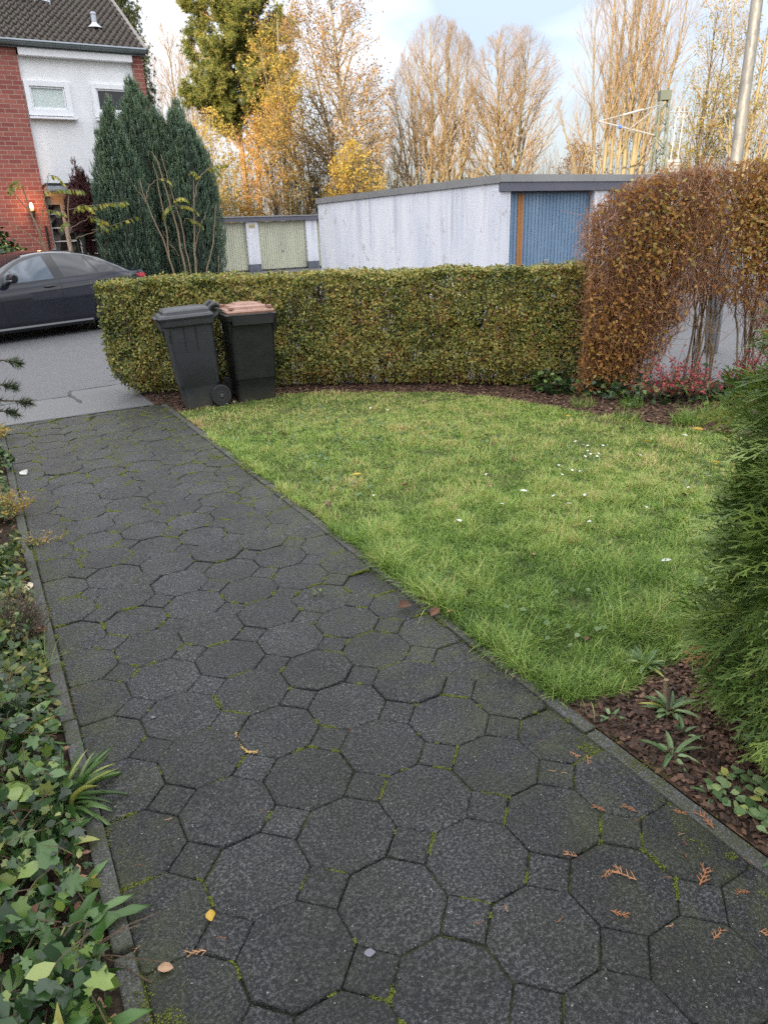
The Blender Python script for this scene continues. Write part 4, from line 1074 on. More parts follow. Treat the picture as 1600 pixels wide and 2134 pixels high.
# sparse shaded leaves in the middle
k = 17000; s = rng.uniform(.1, LEN, k); b = rng.uniform(.16, .50, k); z = HT * .95 * rng.random(k) ** .62; xy_, t_, _ = polyline_at(HP, s); nrm2 = np.stack([-t_[:, 1], t_[:, 0]], 1); xy_ = xy_ + nrm2 * b[:, None]
V, F, R = scatter(LEAF_V, LEAF_F, np.stack([xy_[:, 0], xy_[:, 1], z], 1), frames(rng.normal(0, 1, (k, 3)), rng), rng.uniform(.025, .045, k), rnd=np.clip(rng.beta(1.6, 2.4, k), 0, 1)); np_mesh('inner_leaves', V, F, M_PRIV, hedge, True, rnd=R)
# bare stems inside
k = 420; s = rng.uniform(.12, LEN, k); b = rng.uniform(.2, .5, k); xy_, t_, _ = polyline_at(HP, s); nrm2 = np.stack([-t_[:, 1], t_[:, 0]], 1); xy_ = xy_ + nrm2 * b[:, None]
P = np.zeros((k, 6, 3)); d0 = rng.normal(0, .10, (k, 2))
for i in range(6): P[:, i, :2] = xy_ + d0 * i / 5 * 2.2 + rng.normal(0, .012, (k, 2)); P[:, i, 2] = i / 5 * 1.05
sets = [tubes(P, np.linspace(.008, .003, 6)[None] * rng.uniform(.6, 1.5, (k, 1)), 5)]
k = 5200; s = rng.uniform(0, LEN, k); b = rng.uniform(.0, .58, k); z = rng.uniform(.1, 1.1, k); xy_, t_, _ = polyline_at(HP, s); nrm2 = np.stack([-t_[:, 1], t_[:, 0]], 1); xy_ = xy_ + nrm2 * b[:, None]
P = np.zeros((k, 3, 3)); P[:, 0] = np.stack([xy_[:, 0], xy_[:, 1], z], 1); d = unit(rng.normal(0, 1, (k, 3)) + np.array([0, 0, .7])) * rng.uniform(.06, .16, (k, 1))
P[:, 1] = P[:, 0] + d * .5 + rng.normal(0, .008, (k, 3)); P[:, 2] = P[:, 0] + d; P[:, :, 2] = np.clip(P[:, :, 2], .02, HT - .01)
sets.append(tubes(P, np.array([[.003, .0025, .0015]]) * np.ones((k, 1)), 3))
V, F, R = merge(sets); np_mesh('stems', V, F, M_TWIG, hedge, True, rnd=R)

# ---- tall half-bare hedge: two shrubs
P0 = np.array([5.1, 5.25]); HU = unit(np.array([.83, -.557])); HN = np.array([-HU[1], HU[0]])
def ab(a, b, z): return np.stack([P0[0] + HU[0] * a + HN[0] * b, P0[1] + HU[1] * a + HN[1] * b, z], -1)
M_STEMD = bark_mat('dark_stem', (0.06, 0.045, 0.035), (0.15, 0.115, 0.09), 25)
M_STEMT = bark_mat('tan_stem', (0.16, 0.115, 0.075), (0.33, 0.25, 0.165), 25)
M_REDTWIG = leaf_mat('russet_twig', [(0, (0.19, 0.085, 0.05)), (.5, (0.39, 0.19, 0.10)), (1, (0.54, 0.33, 0.19))], .7, 0.0)
M_ORLEAF = leaf_mat('autumn_leaf', [(0, (0.14, 0.065, 0.03)), (.22, (0.30, 0.115, 0.04)), (.5, (0.42, 0.20, 0.05)), (.75, (0.45, 0.29, 0.07)), (.92, (0.36, 0.33, 0.09)), (1, (0.2, 0.24, 0.07))], .5, .3)
SH1 = [(-.02, -.02), (.0, .5), (-.02, 1.16), (-.02, 1.6), (.10, 1.78), (.36, 1.92), (.64, 2.0), (1.0, 2.03), (1.05, 1.12), (.98, .85), (.80, .50), (.62, .1), (.52, -.02)]
SH2 = [(.92, 2.02), (1.55, 2.04), (2.6, 2.0), (2.75, 1.7), (2.7, .9), (2.3, .2), (1.72, .35), (1.5, .72), (1.38, .86), (1.0, .95), (.9, 1.6)]
def tall_shrub(name, label, poly, bases, ntar, seed, stem_mat, stem_r, nfill, leafspec, D=.36):
    rng = np.random.default_rng(seed); sh = empty(name, tuple(ab(bases[0][0], 0, 0)), 0, label, 'hedge')
    ax = [p[0] for p in poly]; azs = [p[1] for p in poly]
    # main stems from the bases to targets inside the outline
    tg = []
    while len(tg) < ntar:
        a, z = rng.uniform(min(ax), max(ax)), rng.uniform(.55, 2.0)
        if pinpoly(np.array([a]), np.array([z]), poly)[0]: tg.append((a, rng.uniform(-D, D) * .9, z))
    tg = np.array(tg); bi = np.array([np.argmin([abs(b_[0] - t_[0]) + rng.uniform(0, .5) for b_ in bases]) for t_ in tg]); ba = np.array(bases)[bi]
    k = 9; t = np.linspace(0, 1, k)[None, :, None]
    p0 = ab(ba[:, 0] + rng.normal(0, .055, ntar), rng.normal(0, .09, ntar) + ba[:, 1], np.zeros(ntar)); p2 = ab(tg[:, 0], tg[:, 1], tg[:, 2])
    mid = p0 * .55 + p2 * .45; mid[:, 2] = p2[:, 2] * rng.uniform(.5, .66, ntar)
    P = (1 - t) ** 2 * p0[:, None] + 2 * t * (1 - t) * mid[:, None] + t ** 2 * p2[:, None] + rng.normal(0, .011, (ntar, k, 3)) * np.minimum(1, t * 3)
    R = np.linspace(1, .28, k)[None] * rng.uniform(.45, 1.25, (ntar, 1)) * stem_r
    sets = [tubes(P, R, 6, rng.random(ntar))]
    V, F, r = merge(sets); np_mesh('stems', V, F, stem_mat, sh, True, smooth=True, rnd=r)
    # side twigs along the stems
    n2 = 16; idx = np.repeat(np.arange(ntar), n2); tt = rng.uniform(.4, 1, len(idx)) * (k - 1); i0 = np.minimum(tt.astype(int), k - 2); fr = (tt - i0)[:, None]
    st = P[idx, i0] * (1 - fr) + P[idx, i0 + 1] * fr; dr = unit(unit(P[idx, i0 + 1] - P[idx, i0]) + rng.normal(0, .55, (len(idx), 3))); ln = rng.uniform(.12, .34, len(idx))[:, None]
    tw = np.stack([st, st + dr * ln * .5 + rng.normal(0, .012, st.shape), st + dr * ln + np.array([0, 0, .02])], 1)
    # dense clipped outer twigs filling the outline
    fa, fz = rng.uniform(min(ax), max(ax), nfill * 3), rng.uniform(0, 2.03, nfill * 3); ok = pinpoly(fa, fz, poly); fa, fz = fa[ok][:nfill], fz[ok][:nfill]
    thick = D * np.sqrt(np.clip(1 - ((fz - 1.1) / 1.25) ** 2, .2, 1)); sg = np.where(rng.random(len(fa)) < .7, -1, 1)
    fb = sg * thick * (1 - np.abs(rng.normal(0, .33, len(fa))))
    st = ab(fa, fb, fz); out = ab(np.zeros(len(fa)), np.sign(fb) * .5, np.zeros(len(fa))) - ab(np.zeros(len(fa)), 0, np.zeros(len(fa)))
    dr = unit(np.array([0, 0, 1.0]) * rng.uniform(.5, 1.3, (len(fa), 1)) + out * .7 + rng.normal(0, .45, (len(fa), 3))); ln = rng.uniform(.05, .17, len(fa))[:, None]
    f3 = np.stack([st - dr * ln * .6, st - dr * ln * .1 + rng.normal(0, .008, st.shape), st + dr * ln * .4], 1)
    ta = (f3[:, 2] - np.array([*P0, 0])) @ np.array([*HU, 0]); keep = pinpoly(ta, f3[:, 2, 2], poly); f3 = f3[keep]
    Pt = np.concatenate([tw, f3]); Pt[:, :, 2] = np.clip(Pt[:, :, 2], .02, 2.05)
    Rt = np.array([[.0030, .0026, .0015]]) * rng.uniform(.55, 1.1, (len(Pt), 1))
    V, F, r = tubes(Pt, Rt, 3, rng.random(len(Pt))); np_mesh('twigs', V, F, M_REDTWIG, sh, True, rnd=r)
    # clinging leaves in patches
    Lp = []; Lr = []
    for (ca, cz, sa, sz, cnt, lo, hi) in leafspec:
        cnt = int(cnt * 1.45); a = rng.normal(ca, sa, cnt); z = rng.normal(cz, sz, cnt); ok = pinpoly(a, z, poly); a, z = a[ok], z[ok]
        bb = -D * np.sqrt(np.clip(1 - ((z - 1.1) / 1.25) ** 2, .2, 1)) * rng.uniform(.5, 1.12, len(a)); Lp.append(ab(a, bb, z)); Lr.append(rng.uniform(lo, hi, len(a)))
    Lp = np.concatenate(Lp); Lr = np.concatenate(Lr); nn = np.array([-.2, -.8, .3]) + rng.normal(0, .6, (len(Lp), 3))
    V, F, r = scatter(LEAF_V, LEAF_F, Lp, frames(nn, rng), rng.uniform(.030, .060, len(Lp)) * np.ones(len(Lp)), rnd=Lr)
    np_mesh('leaves', V, F, M_ORLEAF, sh, True, rnd=r); return sh
tall_shrub('tall_hedge_shrub', 'tall russet hedge shrub with dark stems leaning right, at the low hedge end', SH1, [(.36, .0), (.42, .06), (.30, -.05), (.16, 0)], 150, 31, M_STEMD, .0105, 11500,
           [(.58, 1.5, .2, .24, 900, .35, .95), (.25, .85, .25, .45, 560, .25, .8), (.22, .38, .22, .26, 850, .3, .8), (.35, 1.75, .3, .2, 200, .1, .5), (.7, 1.1, .25, .3, 160, .2, .8)])
tall_shrub('tall_hedge_shrub', 'tall arching hedge shrub with bare tan stems, before the lamp post', SH2, [(1.15, 0), (1.20, .05), (1.57, 0), (1.62, -.05), (1.9, 0), (2.3, 0)], 60, 32, M_STEMT, .0125, 10500,
           [(1.55, 1.62, .22, .25, 1500, .4, .92), (1.2, 1.75, .3, .18, 320, .15, .7), (1.65, 1.2, .25, .3, 700, .2, .85), (2.2, 1.5, .4, .4, 500, .3, .9), (1.3, 1.35, .3, .2, 160, .1, .6)])

# ---- red-leaved shrub, ivy, grass tufts and coppery leaves at the foot of the tall hedge
M_REDLEAF = leaf_mat('red_leaf', [(0, (0.30, 0.03, 0.045)), (.4, (0.46, 0.075, 0.09)), (.7, (0.52, 0.15, 0.14)), (.9, (0.40, 0.16, 0.06)), (1, (0.12, 0.16, 0.05))], .5, .3)
def red_shrub(label, c, rad, h, nst, nl, seed):
    rng = np.random.default_rng(seed); sh = empty('red_leaved_shrub', (c[0], c[1], 0), 0, label, 'shrub')
    k = 7; t = np.linspace(0, 1, k)[None, :, None]; az_ = rng.uniform(0, 2 * pi, nst); rr_ = rad * np.sqrt(rng.random(nst))
    p2 = np.stack([c[0] + rr_ * np.cos(az_), c[1] + rr_ * np.sin(az_) * .7, h * (1 - .55 * (rr_ / rad) ** 1.5) * rng.uniform(.5, 1.1, nst)], 1); p0 = np.array([c[0], c[1], 0]) + rng.normal(0, .05, (nst, 3)) * np.array([1, 1, 0])
    P = p0[:, None] * (1 - t) + p2[:, None] * t; P[:, :, 2] = p2[:, 2:3] * np.linspace(0, 1, k)[None] ** .75; P += rng.normal(0, .012, P.shape) * t
    V, F, r = tubes(P, np.linspace(.004, .0015, k)[None] * np.ones((nst, 1)), 4); np_mesh('stems', V, F, M_STEMD, sh, True, rnd=r)
    idx = rng.integers(0, nst, nl); tt = rng.uniform(.3, 1, nl) * (k - 1); i0 = np.minimum(tt.astype(int), k - 2); fr = (tt - i0)[:, None]
    ps = P[idx, i0] * (1 - fr) + P[idx, i0 + 1] * fr + rng.normal(0, .018, (nl, 3)); ps[:, 2] = np.maximum(ps[:, 2], .02)
    V, F, r = scatter(OVAL_V, OVAL_F, ps, frames(rng.normal(0, .6, (nl, 3)) + np.array([-.2, -.5, .6]), rng), rng.uniform(.022, .04, nl), rng); np_mesh('leaves', V, F, M_REDLEAF, sh, True, rnd=r)
red_shrub('low shrub of crimson leaves on thin stems, in the gap of the tall hedge', (5.55, 4.42), .55, .52, 90, 900, 41)
red_shrub('small red leaved shrub under the orange leaves, right of the crimson shrub', (6.28, 4.2), .33, .5, 46, 420, 42)
M_IVY = leaf_mat('ivy_leaf', [(0, (0.010, 0.024, 0.009)), (.35, (0.022, 0.055, 0.017)), (.6, (0.05, 0.11, 0.027)), (.82, (0.10, 0.18, 0.04)), (.95, (0.19, 0.26, 0.06)), (1, (0.27, 0.29, 0.11))], .28, .16, .4)
M_IVYV = leaf_mat('pale_ivy_leaf', [(0, (0.05, 0.10, 0.025)), (.6, (0.14, 0.20, 0.05)), (1, (0.36, 0.36, 0.14))], .4, .3)
def ivy_patch(name, label, cat, pts, hfun, smin, smax, seed, mat, kind=None):
    rng = np.random.default_rng(seed); n = len(pts)
    z = hfun(pts, rng); P = np.stack([pts[:, 0], pts[:, 1], z], 1)
    nn = np.array([0, -.25, 1.0]) + rng.normal(0, .6, (n, 3))
    sz = smin + (smax - smin) * rng.random(n) ** 1.8; sc = np.stack([sz * rng.uniform(.7, 1.15, n), sz * rng.uniform(.8, 1.25, n), sz * rng.uniform(-2.2, 2.2, n)], 1); ov = rng.random(n) < .5
    V, F, r = merge([scatter(IVY_V, IVY_F, P[~ov], frames(nn[~ov], rng), sc[~ov], rng), scatter(OVAL_V, OVAL_F, P[ov], frames(nn[ov], rng), sc[ov] * np.array([1.9, 1.1, 1]), rng)])
    m = n // 5; a = P[rng.integers(0, n, m)]; d_ = rng.normal(0, .07, (m, 3)) * np.array([1, 1, .2]); Q = np.stack([a, a + d_ * .5 + np.array([0, 0, .012]), a + d_], 1); Q[:, :, 2] = np.maximum(Q[:, :, 2] - .012, .003)
    o = np_mesh(name, V, F, mat, smooth=True, rnd=r); V, F, r = tubes(Q, np.full((m, 3), .0016), 4); st_ = np_mesh('stems', V, F, M_TWIG, o, rnd=r)
    tag(o, label, cat, kind=kind); return o
rng = np.random.default_rng(50)
p = np.concatenate([np.stack([rng.uniform(4.75, 5.35, 330), np.zeros(330)], 1), np.stack([rng.uniform(5.0, 6.9, 900), np.zeros(900)], 1)])
p[:330, 1] = 10.15 - p[:330, 0] * .97 + rng.normal(0, .12, 330) - .1; p[330:, 1] = 8.05 - p[330:, 0] * .66 + rng.normal(0, .16, 900)
ivy_patch('ivy', 'dark green ivy creeping round the foot of the tall hedge', 'ivy', p, lambda q, r: np.abs(r.normal(0, .085, len(q))) + .02, .035, .07, 51, M_IVY)
o = None

BL_V = [(-.5, 0, 0), (.5, 0, 0), (-.38, .45, .10), (.38, .45, .10), (-.2, .8, .32), (.2, .8, .32), (0, 1.0, .6)]
BL_F = [np.array([(4, 5, 6)]), np.array([(0, 1, 3, 2), (2, 3, 5, 4)])]
def blades(pos, hgt, wid, rng, lean=.5, rnd=None, swirl=None):
    """grass blades: long axis up, bent towards a random side"""
    n = len(pos); az_ = rng.uniform(0, 2 * pi, n) if swirl is None else swirl + rng.normal(0, .8, n)
    tilt = np.abs(rng.normal(0, lean, n)); tilt = np.minimum(tilt, 1.25)
    fwd = np.stack([np.cos(az_), np.sin(az_), np.zeros(n)], 1); up = np.array([0, 0, 1.0])
    y = fwd * np.sin(tilt)[:, None] + up * np.cos(tilt)[:, None]; x = np.stack([-np.sin(az_), np.cos(az_), np.zeros(n)], 1); z_ = np.cross(x, y)
    s_ = np.sign(np.einsum('ij,ij->i', z_, fwd))[:, None]; z_ = z_ * s_; 
    x = np.cross(y, z_)
    rot = np.stack([x, y, z_], 2); sc = np.stack([wid, hgt, hgt], 1)
    return scatter(BL_V, BL_F, pos, rot, sc, rng, rnd)

# ---- grass on the lawn
M_GRASS = leaf_mat('grass_blade', [(0, (0.05, 0.105, 0.022)), (.25, (0.14, 0.23, 0.045)), (.5, (0.245, 0.39, 0.08)), (.7, (0.40, 0.51, 0.14)), (.86, (0.62, 0.56, 0.25)), (1, (0.5, 0.36, 0.2))], .5, .35, .25)
rng = np.random.default_rng(60)
def in_lawn(n, x0, x1, y0, y1):
    p = np.stack([rng.uniform(x0, x1, n), rng.uniform(y0, y1, n)], 1); return p[pinpoly(p[:, 0], p[:, 1], LAWN)]
edge_ = np.stack([1.535 - np.abs(rng.normal(0, .016, 7000)), rng.uniform(1.55, 6.8, 7000)], 1)
near = in_lawn(120000, 1.5, 3.6, 1.1, 3.4); mid_ = in_lawn(110000, 1.5, 5.2, 2.6, 5.6); far = in_lawn(60000, 1.5, 5.0, 4.4, 7.0)
# keep density falling with distance
mid_ = mid_[(np.hypot(mid_[:, 0], mid_[:, 1]) > 3.0)]
edge_ = edge_[pnoise(np.stack([edge_[:, 0] * 3, edge_[:, 1], edge_[:, 0] * 0], 1), 5.0, 33) > -.1]
gp = np.concatenate([near, mid_, far, edge_])
dist = np.hypot(gp[:, 0], gp[:, 1])
P3 = np.stack([gp[:, 0], gp[:, 1], np.zeros(len(gp))], 1)
pt = pnoise(P3, 2.2, 7); pt2 = pnoise(P3, 9.0, 8); dry = .26 * pt + .26 * pt2 + .36 * (dist - 3.9) / 3
worn = np.clip(pnoise(P3, 6.0, 9) - .25, 0, 1)
kp = rng.random(len(gp)) > worn * .8; gp, dist, dry, pt2 = gp[kp], dist[kp], dry[kp], pt2[kp]
hg = (.030 + .026 * rng.random(len(gp))) * (1 + .30 * pt2) * np.interp(dist, [2, 4, 7], [1.0, .78, .58]); tall = rng.random(len(gp)) < .045; hg[tall] *= 1.9
# longer uncut fringe along the edging and by the thuja
fr = np.exp(-np.abs(gp[:, 0] - 1.55) / .07) * np.clip(1.2 - np.abs(gp[:, 1] - 2.6) / 3.5, .2, 1) + np.exp(-((gp[:, 0] - 2.35) ** 2 + (gp[:, 1] - 1.75) ** 2) / .12); hg *= 1 + .8 * fr
wd = np.interp(dist, [2, 4, 7], [.0030, .0042, .006]) * rng.uniform(.6, 1.3, len(gp))
cl_ = pnoise(np.stack([gp[:, 0], gp[:, 1], gp[:, 0] * 0], 1), 22.0, 17); hg *= 1 + .38 * cl_; rg = np.clip(rng.beta(2, 2.8, len(gp)) + dry * .55 + .14 * cl_, 0, 1)
V, F, R = blades(np.stack([gp[:, 0], gp[:, 1], np.full(len(gp), .002)], 1), hg, wd, rng, .62, rg)
go = np_mesh('grass', V, F, M_GRASS, rnd=R); tag(go, 'short green grass with dry patches on the lawn', 'grass', kind='stuff')
n = 3800; p = in_lawn(n, 1.6, 5.2, 1.3, 6.8); pk = pnoise(np.stack([p[:, 0], p[:, 1], p[:, 0] * 0], 1), 2.6, 19) + .5 * np.exp(-((p[:, 0] - 3.5) ** 2 + (p[:, 1] - 3.4) ** 2) / .3); p = p[pk > .42]; n = len(p)
V, F, R = scatter(OVAL_V, OVAL_F, np.stack([p[:, 0], p[:, 1], rng.uniform(.02, .05, n)], 1), frames(np.array([0, 0, 1.]) + rng.normal(0, .4, (n, 3)), rng), np.stack([rng.uniform(.02, .04, n)], 1) * np.array([[1.6, 1, 1]]), rng)
M_CLOV = leaf_mat('clover_leaf', [(0, (0.05, 0.10, 0.035)), (.6, (0.11, 0.19, 0.065)), (1, (0.20, 0.27, 0.12))], .5, .3)
o = np_mesh('clover', V, F, M_CLOV, rnd=R); tag(o, 'low clover and daisy leaves mixed into the lawn', 'clover', kind='stuff')
# fringe leaning over the edging + clumps (tall tufts that can be told apart)
def tuft(name, label, c, rad, n, h, w, seed, mat=None, lean=.55, group=None):
    rng = np.random.default_rng(seed); a = rng.uniform(0, 2 * pi, n); r_ = rad * np.sqrt(rng.random(n)); pos = np.stack([c[0] + r_ * np.cos(a), c[1] + r_ * np.sin(a), np.full(n, .0)], 1)
    V, F, R = blades(pos, h * rng.uniform(.5, 1.1, n), w * rng.uniform(.7, 1.2, n), rng, lean, np.clip(rng.beta(2, 4, n), 0, 1)); o = np_mesh(name, V - np.array([c[0], c[1], 0]), F, mat or M_GRASS, rnd=R); o.location = (c[0], c[1], 0)
    return tag(o, label, 'grass tuft', group)
tuft('grass_tuft', 'long dark green grass tuft between ivy and mulch below the crimson shrub', (4.94, 3.78), .13, 220, .17, .006, 71)
tuft('grass_tuft', 'bright grass tuft at the lawn corner right of the bark mulch patch', (5.2, 3.4), .16, 240, .16, .006, 72)
tuft('grass_tuft', 'small grass tuft at the foot of the dark leaning stems', (5.02, 4.45), .10, 130, .14, .005, 73)
tuft('grass_tuft', 'fine grass tuft hanging over the left edging stone in the soil bed', (-.075, 2.78), .05, 70, .15, .0028, 74, lean=.45)
tuft('grass_tuft', 'tangled long grass tuft on the lawn corner beside the edging and dark soil', (1.62, 1.56), .07, 170, .12, .003, 75, lean=.9)
tuft('grass_tuft', 'tall lush grass clump on the lawn next to the thuja', (2.5, 2.05), .14, 260, .15, .0034, 76, lean=.6)

tuft('grass_tuft', 'thin grass tuft on the mulch left of the bright lawn corner tuft', (4.62, 4.15), .12, 150, .11, .005, 77)
tuft('grass_tuft', 'low grass tuft at the mulch edge below the tall russet shrub', (4.72, 4.75), .12, 130, .10, .005, 78)
tuft('grass_tuft', 'spreading grass tuft on the mulch between crimson shrub and thuja outline', (5.35, 3.75), .2, 240, .15, .006, 79)
# ---- bark mulch chips
CH_V = [(-.5, -.5, 0), (.5, -.42, .05), (.55, .5, 0), (-.45, .46, .04), (-.42, -.4, .3), (.4, -.35, .34), (.42, .36, .28), (-.36, .4, .33)]
CH_F = [np.array([(0, 3, 2, 1), (4, 5, 6, 7), (0, 1, 5, 4), (1, 2, 6, 5), (2, 3, 7, 6), (3, 0, 4, 7)])]
M_CHIP = leaf_mat('bark_chip', [(0, (0.028, 0.017, 0.012)), (.35, (0.075, 0.04, 0.027)), (.6, (0.135, 0.072, 0.047)), (.85, (0.22, 0.135, 0.09)), (1, (0.34, 0.25, 0.17))], .8, 0.0)
rng = np.random.default_rng(80)
def chips(n, x0, x1, y0, y1, s0, s1):
    p = np.stack([rng.uniform(x0, x1, n), rng.uniform(y0, y1, n)], 1); p = p[~pinpoly(p[:, 0], p[:, 1], LAWN)]
    ok = pinpoly(p[:, 0], p[:, 1], [(1.535, 7.37), (1.535, -1), (6, -1), (9, 2.0), (9, 2.75), (7.0, 4.25), (5.5, 5.65), (3.6, 7.05), (2.8, 7.55), (1.75, 8.1), (1.42, 8.1), (1.42, 7.385)]); p = p[ok]; m = len(p)
    nn = np.array([0, 0, 1.0]) + rng.normal(0, .35, (m, 3)); sz = rng.uniform(s0, s1, m); sc = np.stack([sz * rng.uniform(.4, .8, m), sz, sz * rng.uniform(.25, .5, m)], 1)
    dark = np.where(p[:, 0] < 1.75, .25, 0)
    return scatter(CH_V, CH_F, np.stack([p[:, 0], p[:, 1], rng.uniform(0, .012, m)], 1), frames(nn, rng), sc, rnd=np.clip(rng.beta(2, 2.4, m) - dark, 0, 1))
V, F, R = merge([chips(16000, 1.54, 2.9, -.1, 1.7, .010, .03), chips(24000, 1.45, 7.5, 3.0, 8.0, .018, .042)])
co = np_mesh('bark_mulch', V, F, M_CHIP, rnd=R); tag(co, 'reddish brown bark mulch chips covering the planting beds', 'bark mulch', kind='stuff')

# ---- thuja in the right foreground
rng = np.random.default_rng(90)
def fan_template(seed, nside=7):
    r = random.Random(seed); V = []; Q = []
    def strip(p, q, w):
        d = Vector((q[0] - p[0], q[1] - p[1], 0)).normalized(); nx = Vector((-d.y, d.x, 0)) * w; b = len(V)
        for a, k in ((p, 1.0), (q, .45)): V.append(tuple(Vector(a) - nx * k)); V.append(tuple(Vector(a) + nx * k))
        V_ = (p[2] + q[2]) / 2
        Q.append((b, b + 2, b + 3, b + 1))
    L_ = 1.0; zc = lambda y: -.16 * y * y
    for i in range(4): strip((0.015 * sin(i), i * .25, zc(i * .25)), (.015 * sin(i + 1), (i + 1) * .25, zc((i + 1) * .25)), .017)
    for i in range(nside):
        y = .12 + i * .8 / nside; l = (.52 * (1 - .55 * i / nside)) * r.uniform(.8, 1.1); s_ = 1 if i % 2 else -1; a = r.uniform(.55, .8)
        p = Vector((0, y, zc(y))); pts = [p]
        for k in range(2): q = pts[-1] + Vector((s_ * sin(a), cos(a), -.05)) * l / 2; pts.append(q); a *= .7
        for k in range(2): strip(pts[k], pts[k + 1], .017)
        for k in range(3):
            b0 = pts[0].lerp(pts[1], .55) if k == 0 else (pts[1] if k == 1 else pts[1].lerp(pts[2], .6)); ss = 1 if k % 2 else -1
            aa = a + ss * .65; ll = l * r.uniform(.24, .36); strip(b0, b0 + Vector((s_ * sin(aa), cos(aa), -.03)) * ll, .015)
    return np.array(V), [np.array(Q)]
thu = empty('thuja', (2.10, .86, 0), 0, 'dense dark green thuja with feathery sprays in the right foreground', 'conifer')
def thuja_r(z): return np.interp(z, [0, .12, .35, .6, .85, 1.1, 1.25, 1.4, 1.6, 1.8, 2.05], [.16, .30, .43, .445, .41, .385, .395, .40, .345, .26, .12])
nF = 7000; z = rng.uniform(.10, 2.05, nF) ; az_ = rng.uniform(0, 2 * pi, nF)
lump = .05 * pnoise(np.stack([np.cos(az_) * 1.2, np.sin(az_) * 1.2, z * 1.6], 1), 3.0, 4)
rad = thuja_r(z) * (1 - np.abs(rng.normal(0, .17, nF))) + lump * 1.3
c = np.array([2.10, .86, 0]); outw = np.stack([np.cos(az_), np.sin(az_), np.zeros(nF)], 1); pos = c + outw * rad[:, None] * .9 + np.array([0, 0, 1]) * z[:, None]
tilt = rng.normal(.15, .38, nF); low = np.clip((.9 - z) / .9, 0, 1); tilt = tilt - low * .38
d = outw * np.cos(tilt)[:, None] + np.array([0, 0, 1.]) * np.sin(tilt)[:, None] + rng.normal(0, .34, (nF, 3))
up = np.cross(np.cross(d, np.array([0, 0, 1.])), d) + rng.normal(0, .9, (nF, 3)) * .75
rn = np.clip(rng.normal(.45, .16, nF) + .9 * lump / .05 * .08, 0, 1); rn[rng.random(nF) < .005] = 1.0
M_THUJA = leaf_mat('thuja_spray', [(0, (0.03, 0.06, 0.013)), (.35, (0.095, 0.165, 0.035)), (.6, (0.185, 0.275, 0.06)), (.85, (0.30, 0.37, 0.095)), (.97, (0.36, 0.38, 0.11)), (1.0, (0.30, 0.16, 0.07))], .5, .15)
parts = []
for s_ in range(4):
    T, Fq = fan_template(s_); m = np.arange(nF) % 4 == s_
    parts.append(scatter(T, Fq, pos[m], frames_y(d[m], rng, up[m]), rng.uniform(.085, .19, m.sum()), rnd=rn[m]))
V, F, R = merge(parts); np_mesh('foliage', V, F, M_THUJA, thu, True, rnd=R)
k = 260; z = rng.uniform(.05, 1.8, k); az_ = rng.uniform(0, 2 * pi, k); o_ = np.stack([np.cos(az_), np.sin(az_), np.full(k, .35)], 1)
P = np.stack([c + np.array([0, 0, 1]) * z[:, None] + o_ * r_[:, None] for r_ in (np.zeros(k), thuja_r(z) * .45, thuja_r(z) * .85)], 1)
sets = [tubes(P, np.array([[.009, .006, .002]]) * np.ones((k, 1)), 5), tubes(np.array([[[2.1, .86, -.05], [2.11, .87, .8], [2.1, .86, 1.4], [2.1, .86, 1.95]]]), np.array([[.05, .04, .025, .008]]), 10)]
V, F, R = merge(sets); np_mesh('trunk', V, F, bark_mat('thuja_bark', (.06, .04, .028), (.16, .10, .07)), thu, True, rnd=R)

# ---- left bed: ivy carpet, plants
rng = np.random.default_rng(100)
n = 4200; p = np.stack([-.05 - np.abs(rng.normal(0, .36, n)), rng.uniform(.55, 3.1, n)], 1)
dens = np.interp(p[:, 1], [.5, 1.95, 2.05, 2.45, 2.6, 3.1], [1, 1, 1, .85, .35, .3]); p = p[rng.random(n) < dens * .8]; p = np.concatenate([p, np.stack([rng.uniform(-2.6, -.45, 3600), rng.uniform(-.2, 3.2, 3600)], 1)])
def hl(q, r): m_ = np.clip(pnoise(np.stack([q[:, 0], q[:, 1], q[:, 0] * 0], 1), 7.0, 15) + .35, 0, 1.2); return np.abs(r.normal(0, .045, len(q))) * (.4 + m_) + .012 + m_ * .07 * np.clip((-q[:, 0] - .03) / .08, 0, 1) + np.clip(-q[:, 0] - .1, 0, .4) * .42
ivy_patch('ivy_carpet', 'glossy dark ivy carpet in the soil bed left of the path', 'ivy', p, hl, .018, .062, 101, M_IVY, 'stuff')
n = 260; p = np.stack([-.06 - np.abs(rng.normal(0, .28, n)), rng.uniform(.6, 2.5, n)], 1); ok = pnoise(np.stack([p[:, 0], p[:, 1], p[:, 0] * 0], 1), 4, 12) > .1; p = p[ok]
ivy_patch('variegated_ivy', 'pale cream and green ivy shoots among the dark ivy carpet', 'ivy', p, lambda q, r: hl(q, r) + .03, .016, .034, 102, M_IVYV, 'stuff')
